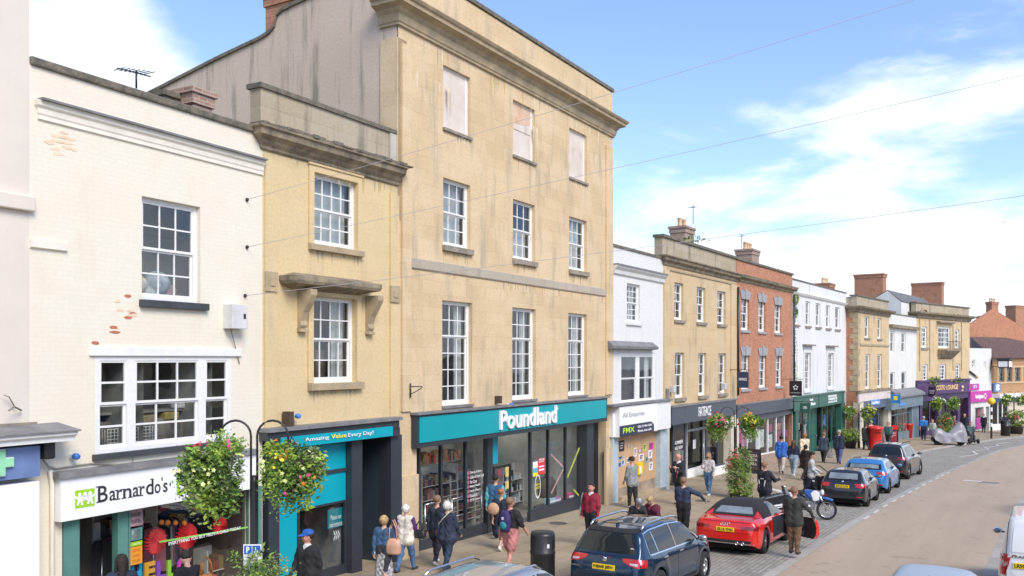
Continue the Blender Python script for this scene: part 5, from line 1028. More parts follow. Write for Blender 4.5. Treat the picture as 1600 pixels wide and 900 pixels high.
for px, c_, q0, q1 in ((1247, (.6, .55, .6), 662, 672), (1249, (.15, .12, .15), 674, 690), (1258, (.6, .6, .62), 664, 680), (1289, (.03, .10, .45), 648, 664), (1288, (.3, .05, .08), 672, 690), (1301, (.55, .6, .58), 650, 668), (1308, (.5, .42, .36), 662, 690)):
    a_, z_ = F.uz(px-2, q0, -gy-.3); simple_poster(F, a_, F.u(px+2.4, -gy-.3), F.z(px-2, q1, -gy-.3), z_, gy+.3, M('display %s' % str(c_), c_, .6, .4, 6), 'window_display')
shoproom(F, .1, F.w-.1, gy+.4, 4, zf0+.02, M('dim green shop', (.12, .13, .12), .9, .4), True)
MB().tube([(.05, -.1, zc-.2), (.05, -.1, zf1+.3)], .06, m_black).build('downpipe', F.root)
sb, a_, w0, w1, z0_, z1_ = hang_sign(WT, 1233.5, 1253, 595, 618.5, .8, m_black, '', 'hanging_sign', '')
t_ = MB(); W_ = w1-w0; cx_, cz_ = W_/2, z0_+(z1_-z0_)*.56; pts = []; r0 = min(W_, z1_-z0_)*.24
for k in range(5):
    an = math.pi/2+2*math.pi*k/5; an2 = an+2*math.pi/5
    for rr0, rr1 in ((r0, r0*.62),):
        o1 = (cx_+r0*math.cos(an), cz_+r0*math.sin(an)); i1 = (cx_+r0*.55*math.cos(an+math.pi/5), cz_+r0*.55*math.sin(an+math.pi/5)); i0 = (cx_+r0*.55*math.cos(an-math.pi/5), cz_+r0*.55*math.sin(an-math.pi/5)); q = (cx_+r0*.38*math.cos(an), cz_+r0*.38*math.sin(an))
        t_.add([(o1[0], 0, o1[1]), (i1[0], 0, i1[1]), (q[0], 0, q[1]), (i0[0], 0, i0[1])], [(0, 1, 2, 3)], m_letter)
t_.box(W_*.1, W_*.9, 0, .002, z0_+(z1_-z0_)*.19, z0_+(z1_-z0_)*.21, m_letter); flat_on_sign(sb, t_, a_, w0, 'star_emblem')
sb, a_, w0, w1, z0_, z1_ = hang_sign(WT, 1250, 1266, 630, 645, 1.0, m_green, '', 'hanging_sign', '')
t_ = MB(); W_ = w1-w0; add_text(t_, 'OPEN', W_*.3, W_*.7, z0_+(z1_-z0_)*.4, z0_+(z1_-z0_)*.7, 0, m_letter, .003, .03); flat_on_sign(sb, t_, a_, w0)

# ---- stone house with brick flank and the big chimney
P8 = tuple(F.P1); off = 1.6
th = math.atan((1820-800)/FOC); n8 = Vector((-math.cos(th), math.sin(th)))
kk = (1340-800)/FOC; P8 = Vector(P8); tt = (kk*P8[1]-P8[0])/(-n8[0]+kk*n8[1]); P8b = tuple(P8-n8*tt)
F = Fac('stone_corner_house', 'stone fronted house with a red brick flank and a very large brick chimney', P8b, 1820, 1389); SC = F
zt, zb = rowz(F, [(1351, 494), (1371, 496.6)], [(1351, 528), (1371, 528.5)]); H = [(F.u(1351), F.u(1358.5), zb, zt), (F.u(1371), F.u(1377.5), zb, zt)]
zt2, zb2 = rowz(F, [(1352, 553), (1371, 553)], [(1352, 608), (1371, 606)]); H2 = [(F.u(1352), F.u(1359.5), zb2, zt2), (F.u(1371), F.u(1378), zb2, zt2)]
zp = F.z(1345, 463); zc = F.z(1340, 477, .3); zs_ = F.z(1345, 611)
shell(F, H+H2+[(.1, F.w-.1, -8, F.z(1345, 628), .3)], -8, zc-.1, m_ff, back=8, side=m_redbrick, depth=.15)
for k, h in enumerate(H): window(F, *h, 2, (1, 1), .1, .1, curt='f', sill=(.1, .14, .1))
for k, h in enumerate(H2): window(F, *h, 2, (2, 2), .1, .12, curt='f', sill=(.1, .1, .1))
molding(F, 'cornice', 0, F.w, [(.02, zc-.5), (.1, zc-.4), (.14, zc-.25), (.45, zc-.12), (.5, zc), (.05, zc+.05)], m_cornice, (1.9, .5))
m = MB(); m.box(0, F.w, .05, .5, zc, zp, m_ash_grey); m.box(-.08, F.w+.08, -.03, .6, zp, zp+.1, m_coping); m.box(0, .5, .5, 3.5, zc, zp-.05, m_ash_grey); m.build('parapet', F.root)
mq = MB(); zz_ = zs_; k = 0
while zz_ < zc-.7: mq.box(-.03, [.35, .6][k % 2], -.03, [.6, .35][k % 2], zz_, zz_+.38, m_cornice_l); zz_ += .4; k += 1
mq.build('corner_quoins', F.root)
zb_ = F.z(1342, 538); MB().box(.62, F.w, -.07, 0, zb_-.08, zb_+.08, m_cornice_l).build('band_course', F.root)
MB().box(-.1, F.w+.1, -.25, 0, zs_-.1, zs_+.04, m_cornice).build('shop_cornice', F.root)
m = MB(); w_ = .12; m.box(0, F.w, -w_, .1, F.z(1345, 628, w_), zs_-.1, M('pinkish fascia', (.66, .58, .53), .6, .1)); z9 = F.z(1345, 642, w_); m.box(.3, F.w-.3, -w_+.02, .1, z9, F.z(1345, 628, w_), M('slate blue paint', (.10, .13, .18), .5, .1)); fo = m.build('fascia', F.root)
a_, zt_ = F.uz(1361, 625.5, w_+.05); bp_ = MB().box(a_, F.u(1375, w_+.05), -w_-.06, -w_, F.z(1361, 634, w_+.05), zt_, M('sky blue sign', (.10, .28, .60), .4, .1)).build('sign_panel', fo); tb = MB(); add_text(tb, 'halifax', a_+.15, F.u(1374, w_+.05), F.z(1361, 632, w_+.05), zt_-.1, -w_-.075, m_letter, .01, .03); tb.build('lettering', bp_)
gy = .2; U = lambda px: F.u(px, -gy); m_sb = M('slate blue paint', 0)
shopglass(F, [(U(1347), U(1360)), (U(1360), U(1372)), (U(1372), U(1384))], gy, z9, lambda u: F.ug(u)+.5, m_sb, .15); riser(F, .1, F.w-.1, gy-.04, lambda u: F.ug(u)+.5, m_sb)
m = MB(); m.box(-.05, F.u(1346), -.15, .3, -8, F.z(1345, 628), M('cream pilaster', 0)); m.box(F.u(1385), F.w, -.15, .3, -8, F.z(1345, 628), M('cream pilaster', 0)); m.each('shop_pilaster', F.root)
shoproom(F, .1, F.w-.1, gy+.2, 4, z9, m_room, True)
roofmesh(F, [(0, .5, zc), (F.w, .5, zc), (F.w, 4, zc+1.4), (0, 4, zc+1.4), (0, 8, zc-.5), (F.w, 8, zc-.5)], [(0, 1, 2, 3), (3, 2, 5, 4), (0, 3, 4), (1, 5, 2)], m_slate)
chim(F, 1335, 1385, 2.2, 428.5, zc-.5, 1.3, m_stackbrick, 0)

# ---- white house with slate roof behind
F = Fac('white_brick_end_house', 'white rendered house with a blue hanging sign between two stone buildings', tuple(F.P1), 1850, 1432); WE = F
zt, zb = rowz(F, [(1390.5, 518), (1408, 519)], [(1390.5, 551), (1408, 551)]); H = [(F.u(1391), F.u(1397.5), zb, zt), (F.u(1408), F.u(1415), zb, zt)]
zt2, zb2 = F.z(1391, 581.6), F.z(1391, 621); H2 = [(F.u(1391), F.u(1398), zb2, zt2), (F.u(1408.5), F.u(1416), zb2, zt2)]
zp = F.z(1395, 491); zc = F.z(1395, 509, .2); w_ = .5; zf1 = F.z(1400, 622, w_)
shell(F, H+H2+[(.1, F.w-.1, -8, F.z(1400, 628), .3)], -8, zp, m_wrender, back=7, depth=.12)
for k, h in enumerate(H+H2): window(F, *h, 1, (1, 1), .08, .1, curt=['t', 't', None, 'h'][k])
MB().box(0, F.w, -.35, 0, zc-.15, zc+.12, m_cornice).build('cornice', F.root); MB().box(0, F.w, -.05, .3, zp, zp+.1, m_coping).build('parapet_coping', F.root)
m = MB(); m.box(F.u(1393, w_), F.w+.3, -w_, .1, F.z(1400, 640, w_), zf1, M('dull teal fascia', (.16, .22, .25), .6, .15)); m.prism([(-w_-.2, zf1), (-w_-.2, zf1+.15), (0, zf1+.7), (0, zf1)], F.u(1400, w_), F.w+.4, m_lead, 'x'); fo = m.build('fascia', F.root)
a_, zt_ = F.uz(1405, 630, w_); bp_ = MB().box(a_, F.u(1414, w_), -w_-.05, -w_, F.z(1405, 635, w_), zt_, M('sky blue sign', 0)).build('sign_panel', fo)
gy = .0; U = lambda px: F.u(px, -gy); m_tg = M('dull teal fascia', 0); zg0 = F.z(1400, 640, w_)
shopglass(F, [(U(1392), U(1401)), (U(1401), U(1411)), (U(1411), U(1421))], gy, zg0, lambda u: F.ug(u)+.6, m_tg, .14, transom=F.z(1400, 648)); riser(F, .1, F.u(1422), gy-.04, lambda u: F.ug(u)+.6, m_tg); MB().box(F.u(1421), F.w, -.2, .3, -8, zg0, m_tg).each('shop_pilaster', F.root)
shoproom(F, .1, F.w-.1, gy+.2, 4, zg0, m_room, True)
sb, a_, w0, w1, z0_, z1_ = hang_sign(WE, 1392, 1407, 616, 630, .8, M('bright blue board', (.03, .22, .55), .4, .05), '', 'hanging_sign', '')
t_ = MB(); W_ = w1-w0; t_.box(W_*.3, W_*.7, 0, .002, z0_+(z1_-z0_)*.35, z0_+(z1_-z0_)*.8, M('yellow', 0)); t_.box(W_*.45, W_*.55, -.001, 0, z0_+(z1_-z0_)*.35, z0_+(z1_-z0_)*.8, M('red notice', 0)); t_.box(W_*.3, W_*.7, -.002, 0, z0_+(z1_-z0_)*.53, z0_+(z1_-z0_)*.62, M('red notice', 0)); flat_on_sign(sb, t_, a_, w0, 'flag_emblem')
# slate roof and gable of the building behind
def zat(F, px, py, y): return F.u(px, -y), y, F.z(px, py, -y)
g0 = F.u(1409, -.6); yr = solve_y(F, 1387, g0, 0); zr_ = F.z(1387, 453, -yr); ze_ = F.z(1409, 471, -.6); x9 = g0+14
m = MB(); m.add([(g0, .6, ze_), (x9, .6, ze_), (x9, yr, zr_), (g0, yr, zr_), (g0, 2*yr, ze_), (x9, 2*yr, ze_)], [(0, 1, 2, 3), (3, 2, 5, 4)], m_slate); m.build('roof', F.root)
m = MB(); m.add([(g0+.02, .65, ze_-.03), (g0+.02, yr, zr_-.05), (g0+.02, 2*yr, ze_-.03), (g0+.02, 2*yr, zp-2), (g0+.02, .65, zp-2)], [(0, 1, 2, 3, 4)], m_wrender); m.box(g0+.04, x9, .66, .8, zp-2, ze_-.04, m_wrender); m.build('gable', F.root)
chim(F, 1424, 1475, 3.4, 441.5, zp-1, 1.3, m_stackbrick, 0)

# ---- bank-like stone building with purple bar
F = Fac('stone_bar_building', 'stone building with arched niches and a balcony over a purple bar front', tuple(F.P1), 2250, 1515); PB = F
zt, zb = rowz(F, [(1440, 510)], [(1440, 543)]); zt2, zb2 = F.z(1442, 569), F.z(1442, 596)
H = [(F.u(1440), F.u(1448.7), zb, zt), (F.u(1466), F.u(1485), zb, zt+.1), (F.u(1492), F.u(1499), zb, zt-.1)]; H2 = [(F.u(1441.8), F.u(1449.6), zb2, zt2), (F.u(1468), F.u(1478), zb2, zt2), (F.u(1493), F.u(1500.5), zb2, zt2)]
zp = F.z(1440, 474); zc = F.z(1440, 487, .4); w_ = .3; zf1, zf0 = F.z(1440, 597, w_), F.z(1440, 617, w_)
shell(F, H+H2+[(.1, F.w-.1, -9, zf1-.1, .3)], -9, zc-.1, m_ff, back=9, depth=.2)
for k, h in enumerate(H+H2): window(F, *h, 3 if k == 1 else 2, (2, 2), .1, .16, bar=.06, curt=['f', 'lr', 'f', 'f', 'f', 'f'][k], sill=(.15, .2, .12) if k != 1 else None)
for k in (0, 2):
    a_, b_, c_, d_ = H[k]; m = MB(); n = 12; mid = (a_+b_)/2; R0, R1 = (b_-a_)/2+.45, (b_-a_)/2+.62
    for i in range(n): t0, t1 = math.pi*i/n, math.pi*(i+1)/n; m.prism([(mid+R1*math.cos(t0), d_+.5+R1*math.sin(t0)), (mid+R1*math.cos(t1), d_+.5+R1*math.sin(t1)), (mid+R0*math.cos(t1), d_+.5+R0*math.sin(t1)), (mid+R0*math.cos(t0), d_+.5+R0*math.sin(t0))], -.06, 0, m_cornice_l)
    m.box(mid-R1, mid-R0, -.06, 0, c_-2.2, d_+.5, m_cornice_l); m.box(mid+R0, mid+R1, -.06, 0, c_-2.2, d_+.5, m_cornice_l); m.build('arched_niche', F.root)
a_, b_, c_, d_ = H[1]; m = MB(); mid = (a_+b_)/2; m.prism([(-.9, c_-.15), (-.9, c_-.3), (-.3, c_-.9), (0, c_-1.1), (0, c_-.15)], a_-.2, b_+.2, m_cornice, 'x'); bl = m.build('balcony', F.root); m = MB(); m.box(a_-.2, b_+.2, -.92, -.88, c_+.6, c_+.66, m_black)
for k in range(13): x = a_-.2+(b_-a_+.4)*k/12; m.box(x-.015, x+.015, -.91, -.89, c_-.15, c_+.6, m_black)
m.build('railing', bl); MB().box(a_-.4, b_+.4, -.35, 0, d_+.35, d_+.5, m_cornice).build('window_hood', F.root)
molding(F, 'cornice', 0, F.w, [(.02, zc-.6), (.12, zc-.5), (.15, zc-.3), (.5, zc-.15), (.55, zc), (.05, zc+.05)], m_cornice, (.6, .6)); m = MB(); m.box(0, F.w, .05, .5, zc, zp, m_ash_grey); m.box(-.1, F.w+.1, -.05, .6, zp, zp+.12, m_coping); m.build('parapet', F.root)
m_pur = M('purple shop paint', (.075, .03, .115), .45, .1); m = MB(); m.box(F.u(1434, w_), F.u(1515.5, w_), -w_, .1, zf0, zf1, m_pur); m.box(F.u(1434, w_), F.u(1515.5, w_), -w_-.15, .1, zf1, zf1+.15, m_pur); m.box(F.u(1434, w_), F.u(1515.5, w_), -w_+.15, .1, F.z(1440, 627.5, w_), zf0-.003, M('deep violet board', (.05, .02, .09), .45, .1)); m.box(F.u(1434, w_), F.u(1515.5, w_), -w_-.1, .1, zf0-.003, zf0+.12, m_pur); fo = m.build('fascia', F.root)
tb = MB(); gold = M('gilt lettering', (.85, .58, .28), .4, .1); yy = -w_-.06; hh = zf1-zf0
add_text(tb, 'COSTO', F.u(1462.5, w_), F.u(1476, w_), zf0+hh*.28, zf0+hh*.68, yy, gold, .04, .01, 1); add_text(tb, 'LOUNGE', F.u(1478, w_), F.u(1496, w_), zf0+hh*.28, zf0+hh*.68, yy, gold, .04, .01, 1); tb.build('lettering', fo)
tb = MB(); x_, z_ = F.uz(1503, 607, w_); tb.ball((x_, yy, z_+.15), .28, gold, 10, (1, .3, .6)); tb.box(x_-.2, x_+.2, yy, yy+.05, z_-.3, z_-.1, gold); tb.build('emblem', fo)
sb, a_, w0, w1, z0_, z1_ = hang_sign(PB, 1450.5, 1462, 604, 620, .8, M('plum board', (.06, .02, .06), .4, .05), '', 'hanging_sign', '')
t_ = MB(); W_ = w1-w0; add_text(t_, 'LOUNGE', W_*.15, W_*.85, z0_+(z1_-z0_)*.5, z0_+(z1_-z0_)*.65, 0, m_letter, .003, .03); t_.box(W_*.2, W_*.8, 0, .002, z0_+(z1_-z0_)*.35, z0_+(z1_-z0_)*.4, m_letter); flat_on_sign(sb, t_, a_, w0)
gy = .2; U = lambda px: F.u(px, -gy); zg0 = F.z(1440, 627.5, w_)
shopglass(F, [(U(1440), U(1452)), (U(1452), U(1463))], gy, zg0, lambda u: F.ug(u)+.7, m_pur, .2); shopglass(F, [(U(1470), U(1482)), (U(1482), U(1493))], gy, zg0, lambda u: F.ug(u)+.7, m_pur, .2)
riser(F, .1, F.u(1466), gy-.04, lambda u: F.ug(u)+.7, m_pur); riser(F, F.u(1469), F.u(1496), gy-.04, lambda u: F.ug(u)+.7, m_pur)
m = MB(); [m.box(F.u(p), F.u(p+3.5), -.15, .3, -9, zg0, m_pur) for p in (1435, 1465, 1494, 1511)]; m.each('shop_pilaster', F.root)
m = MB(); m.box(F.u(1498), F.u(1510), .5, .6, -9, zg0, M('plum board', 0)); m.build('shop_door', F.root)
shoproom(F, .1, F.w-.1, gy+.5, 4, zg0, m_room, True)

# ---- small white shop with pink sign
F = Fac('small_white_shop', 'small low white building with a magenta pink shop sign', tuple(F.P1), 2300, 1549); SW = F
zp = F.z(1520, 544); w_ = .2; zf1, zf0 = F.z(1518, 612, w_), F.z(1518, 629, w_); zt, zb = F.z(1519, 562), F.z(1519, 575)
H = [(F.u(1519), F.u(1523.5), zb, zt), (F.u(1537), F.u(1540), zb-.1, zt-.2)]
shell(F, H+[(F.u(1523), F.u(1537), -9, zf0-.6, .4), (F.u(1540), F.u(1546), -9, zf0-.6, .4)], -9, zp, m_wrender, back=9, depth=.15)
for h in H: window(F, *h, 1, (1, 1), .08, .1, curt='f')
m_mag = M('magenta sign', (.50, .03, .33), .4, .06); m = MB(); m.box(F.u(1516.5, w_), F.u(1550, w_), -w_, 0, zf0, zf1, m_mag); fo = m.build('fascia', F.root); tb = MB(); add_text(tb, 'budgens', F.u(1524, w_), F.u(1536.5, w_), zf0+.25, zf1-.3, -w_-.03, m_letter, .02, .05); x_ = F.u(1539.5, w_); zz_ = (zf0+zf1)/2
for k in range(14): t0, t1 = 2*math.pi*k/14, 2*math.pi*(k+1)/14; tb.add([(x_+.32*math.cos(t0), -w_-.01, zz_+.32*math.sin(t0)), (x_+.32*math.cos(t1), -w_-.01, zz_+.32*math.sin(t1)), (x_+.2*math.cos(t1), -w_-.01, zz_+.2*math.sin(t1)), (x_+.2*math.cos(t0), -w_-.01, zz_+.2*math.sin(t0))], [(0, 1, 2, 3)], m_letter)
tb.build('lettering', fo)
a_, zt_ = F.uz(1517.5, 600, .1); sp_ = MB().box(a_, F.u(1530, .1), -.1, 0, F.z(1517.5, 610, .1), zt_, m_mag).build('sign_panel', F.root); tb = MB(); tb.ball(((a_+F.u(1530, .1))/2, -.1, F.z(1517.5, 604.5, .1)), .35, m_letter, 12, (1.2, .06, .5)); tb.ball(((a_+F.u(1530, .1))/2, -.12, F.z(1517.5, 604.5, .1)), .16, m_mag, 10, (1, .1, 1)); tb.build('emblem', sp_)
shopglass(F, [(F.u(1523, -.2), F.u(1536.5, -.2))], .2, zf0-.6, lambda u: F.ug(u)+.1, m_white, .12); shopglass(F, [(F.u(1540, -.2), F.u(1546, -.2))], .2, zf0-.6, lambda u: F.ug(u)+.9, m_white, .12)
simple_poster(F, F.u(1526, -.1), F.u(1533, -.1), F.ug(1)+.2, F.ug(1)+1.4, .15, m_mag, 'window_poster'); simple_poster(F, F.u(1529, -.3), F.u(1534, -.3), F.z(1529, 650, -.3), F.z(1529, 640, -.3), .35, M('display red', (.5, .05, .12), .5, .3, 6), 'window_poster')
shoproom(F, .1, F.w-.1, .45, 3, zf0-.6, M('lit shop', (.4, .38, .34), .9, .2), True)
for k, (px, py, c_) in enumerate(((1518, 582, (.03, .03, .03)), (1522, 585, (.04, .04, .04)), (1526, 588, (.5, .32, .08)))):
    u_, z_ = F.uz(px, py, .15); tag_ = MB().prism([(-.35, .18), (.3, -.05), (.38, -.22), (-.25, .0)], -.2, -.05, M('bird plaque %d' % k, c_, .6, .1)).build('bird_plaque', F.root); tag_.location = (u_, 0, z_)

# ---- brown post-war building with tiled roof, and the brick gable behind it
F = Fac('brown_building', 'low brown faced building with a tiled roof and a white canopy at the right edge', tuple(F.P1), 2600, 1660); BR = F
m_brown = M('brown cladding', (.37, .20, .09), .7, .15, 3, col2=(.42, .25, .12), stretch=(.3, 1, 3)); m_tan = M('tan stone band', (.55, .40, .22), .8, .1)
ze = F.z(1560, 559, .3); zt, zb = F.z(1558, 574.5), F.z(1558, 597); zw = F.z(1560, 616, .6); zcn = F.z(1560, 622, .6)
H = [(F.u(p), F.u(p+8.5), zb, zt) for p in (1560, 1572.5, 1585, 1602, 1615)]
shell(F, H+[(.3, F.w-.3, -9, zcn-.2, .3)], -9, ze, m_brown, back=9, depth=.15)
for k, h in enumerate(H): window(F, *h, 3, (1, 2), .1, .14, bar=.07, curt='f', mat=M('dark metal frame', (.12, .13, .12), .5, .1))
m = MB(); m.box(F.u(1556), F.w, -.08, 0, zt, zt+.18, m_tan); m.box(F.u(1556), F.w, -.08, 0, zb-.18, zb, m_tan); m.build('band_course', F.root)
for p in (1557.5, 1570, 1582.5, 1595): MB().box(F.u(p), F.u(p+1.8), -.07, 0, zb, zt, m_tan).build('pier', F.root)
m = MB(); m.box(F.u(1549), F.w, -.9, 0, zcn, zw, m_letter); m.build('canopy', F.root)
m = MB(); m.box(F.u(1550, .1), F.w, -.1, .1, F.z(1560, 628, .1), zcn-.02, M('blue fascia', (.05, .16, .42), .4, .1)); m.build('fascia', F.root)
a_, zt_ = F.uz(1554, 599, .3); z_ = F.z(1554, 612.5, .3); sp_ = MB().box(a_, F.u(1563.5, .3), -.3, -.1, z_, zt_, M('slate blue sign', (.12, .22, .42), .4, .1)).build('sign_panel', F.root); tb = MB(); add_text(tb, 'S', a_+.3, F.u(1562.5, .3)-.1, z_+.15, zt_-.12, -.32, m_letter, .02, .06); tb.build('lettering', sp_)
shopglass(F, [(F.u(1550), F.u(1561)), (F.u(1561), F.u(1568)), (F.u(1568), F.u(1577))], .15, F.z(1560, 628, .1), lambda u: F.ug(u)+.6, m_white, .2); riser(F, .1, F.u(1577), .1, lambda u: F.ug(u)+.6, m_letter)
MB().box(F.u(1577), F.w, .05, .2, -9, F.z(1560, 628, .1), M('cream wall', (.62, .55, .44), .8, .1)).build('shop_wall', F.root)
shoproom(F, .1, F.w-.1, .4, 4, F.z(1560, 628, .1), m_shopwall)
y2 = 6.5; A_ = zat(F, 1516, 526, y2); Bq = zat(F, 1571, 527.5, y2); E0 = zat(F, 1549, 558, -.3); E1 = (F.u(1640), -.3, E0[2]); D2 = (F.u(1640, .3)+2, y2, Bq[2])
m = MB(); m.add([(F.u(1551, .3), -.4, ze), (E1[0], -.4, ze), (Bq[0]+7, y2*.55, ze+(Bq[2]-ze)*.55), Bq, A_], [(0, 1, 2, 3, 4)], m_tile); m.build('roof', F.root)
m = MB(); m.add([A_, (F.u(1551, .3), -.4, ze), (F.u(1551, .3), .2, ze-3), (A_[0], y2, ze-3)], [(0, 1, 2, 3)], m_slate); m.build('roof_flank', F.root)
# clock on a bracket
ck = thing('street_clock', 'square white-faced clock on a black bracket above the pink shop', 'clock', SW.world(SW.u(1548), -.05, 0), SW.ang)
cz1, cz0 = SW.z(1547, 560, 1.2), SW.z(1547, 575, 1.2); cw = .55
m = MB(); m.box(-cw, cw, -1.9, -.8, cz0, cz1-.2, m_black); m.prism([(-cw-.1, cz1-.2), (cw+.1, cz1-.2), (cw-.2, cz1), (-cw+.2, cz1)], -2.0, -.7, m_black); m.build('case', ck, bevel=.02)
m = MB(); m.box(-cw+.1, cw-.1, -1.915, -1.9, cz0+.1, cz1-.3, m_letter); m.box(-cw-.015, -cw, -1.8, -.9, cz0+.1, cz1-.3, m_letter); m.build('face', ck)
cm = (cz0+cz1-.2)/2; m = MB(); m.prism([(-.02, cm), (.02, cm), (.3, cm+.25), (.27, cm+.28)], -1.93, -1.92, m_black); m.prism([(-.02, cm), (.03, cm), (-.08, cm-.4), (-.13, cm-.4)], -1.93, -1.92, m_black); m.prism([(-.02, -1.35), (.02, -1.3), (.35, -1.3), (.35, -1.35)], 0, .001, m_black) if 0 else None; m.build('hands', ck)
m = MB(); [m.tube([(0, -.8, z_), (0, .1, z_)], .04, m_black, 6) for z_ in (cz0+.15, cz0+.5, cz1-.3)]; m.build('bracket', ck)

PG = tuple(Vector(PB.P1)+PB.n*11); G0 = plan(PG, 2900, 1506)
F = Fac('brick_gable_house', 'orange brick gabled house with two chimneys standing behind the tiled roof', G0, 2900, 1700); GB = F
zl = F.z(1514, 508); zr_ = F.z(1550, 482); zro = F.z(1561, 488)
m = MB(); e0, e1 = F.u(1512), F.u(1556); pk = F.u(1552); sl = (F.z(1552, 483)-F.z(1514, 508))/(F.u(1552)-F.u(1514))
m.prism([(F.u(1506), -6), (F.u(1506), F.z(1514, 508)-sl*(F.u(1514)-F.u(1506))), (pk, F.z(1552, 483)), (F.u(1600)+8, F.z(1600, 512)-(F.z(1561, 488)-F.z(1600, 512))/(F.u(1600)-F.u(1561))*8), (F.u(1600)+8, -6)], 0, .3, m_redbrick); m.build('gable', F.root)
ps_ = (F.z(1600, 512)-F.z(1561, 488))/(F.u(1600)-F.u(1561)); x0 = F.u(1561); m = MB()
m.add([(x0, .0, F.z(1561, 488)), (x0+14, .0, F.z(1561, 488)+ps_*14), (x0+26, 10, F.z(1561, 488)+ps_*14), (x0+12, 10, F.z(1561, 488)+.1)], [(0, 1, 2, 3)], m_slate); m.build('roof', F.root)
chim(F, 1540.5, 1560, .4, 472, zl-2, 1.6, m_stackbrick, 3, potmat=M('buff pot', 0)); c0 = F.u(1587, -3); chimney(F, c0, 3, zl-2, F.z(1590, 477, -3), 3.2, 1.4, m_stackbrick, 0)
# ================================================================ vehicles
def paint(name, col, rough=.25, metal=.3, coat=1):
    return M(name, col, rough, .03, 1.2, metal=metal, coat=coat)
m_cg = M('tinted car glass', (.012, .016, .018), .04, 0, coat=0, spec=.55); m_cgl = M('car glass with painted reflection', (.10, .13, .14), .05, .5, 1.5, coat=1, spec=.9, col2=(.32, .36, .37))  # second glass carries a pale reflection in its base colour
m_tyre = M('tyre rubber', (.022, .022, .023), .85, .2, 20); m_alloy = M('alloy wheel', (.55, .56, .57), .3, .05, metal=.8); m_chrome = M('chrome trim', (.75, .76, .78), .15, 0, metal=1)
m_trim = M('black plastic trim', (.02, .021, .022), .6, .1); m_tail = M('red tail lens', (.50, .012, .012), .12, .1, 8, coat=1); m_taild = M('dark red tail lens', (.22, .008, .01), .12, .1, 8, coat=1); m_plate = M('yellow number plate', (.88, .62, .02), .4, 0); m_seam = M('panel gap', (.008, .008, .009), .8, 0)
m_under = M('underbody', (.01, .01, .01), .9, 0); m_alloyd = M('dark alloy wheel', (.16, .16, .17), .3, .05, metal=.8); m_lampw = M('clear lens', (.55, .5, .5), .1, .1, 5, coat=1)
def loft(sp, cabin=None):
    L_ = sp['L']; tp = sp['top']; bt = sp['belt']; wp = sp['wp']; sill = sp.get('sill', .22); R_ = sp['r']; arches = sp['wheels']; Ra = R_+.06
    xs = sorted(set([round(-L_/2+i*L_/46, 3) for i in range(47)]+[x for x, _ in tp]+[a+s_*Ra*math.cos(t) for a in arches for s_ in (-1, 1) for t in (0, .25, .55, .9)]+[a for a in arches]))
    xs = [x for i, x in enumerate(xs) if i == 0 or x-xs[i-1] > .012 or x in [q[0] for q in tp]]
    rings = []
    for x in xs:
        zt, zl, w = lerp_tab(tp, x), lerp_tab(bt, x), lerp_tab(wp, x); zl = min(zl, zt-.02); zb = lerp_tab(sp.get('zb', [(0, sill)]), x)
        for a in arches:
            if abs(x-a) < Ra: zb = max(zb, R_+math.sqrt(max(0, Ra*Ra-(x-a)**2)))
        zb = min(zb, zl-.05); h = zt-zl; tum = sp.get('tum', .36); wr = max(.1, w*.92-tum*h); fl = .02 if min(abs(x-a) for a in arches) < Ra+.1 else 0
        hb = zl-zb
        ring = [(w*.955+fl, zb), (w*.99+fl, zb+.06*min(1, hb)), (w+fl, zb+hb*.4), (w*.995, zb+hb*.72), (w*.975, zl-.03*min(1, hb*3)), (w*.93, zl+min(.02, h*.2)), (wr+(w*.93-wr)*.55, zl+h*.45), (wr+.01, zt-min(.10, h*.25)), (wr-.05, zt-min(.035, h*.1)), (wr*.55, zt-.006), (0, zt)]
        rings.append(ring)
    return xs, rings
def loftmesh(xs, rings, mat, matfn=None):
    mb = MB(); n = len(rings[0]); vs = []; full = 2*n-1
    for x, r in zip(xs, rings): vs += [(x, y, z) for y, z in r]+[(x, -y, z) for y, z in reversed(r[:-1])]
    fs = []
    for i in range(len(xs)-1):
        for j in range(full-1): fs.append((i*full+j, i*full+j+1, (i+1)*full+j+1, (i+1)*full+j))
    mb.add(vs, fs, mat, True); mb.add(vs[:full], [tuple(range(full))], mat, True); mb.add(vs[-full:], [tuple(range(full))], mat, True)
    return mb
def evaluated(o, name, sub=1):
    md = o.modifiers.new('s', 'SUBSURF'); md.levels = sub; md.render_levels = sub
    dg = bpy.context.evaluated_depsgraph_get(); dg.update(); me = bpy.data.meshes.new_from_object(o.evaluated_get(dg)); me.name = name
    o.modifiers.clear(); old = o.data; o.data = me; bpy.data.meshes.remove(old); return me
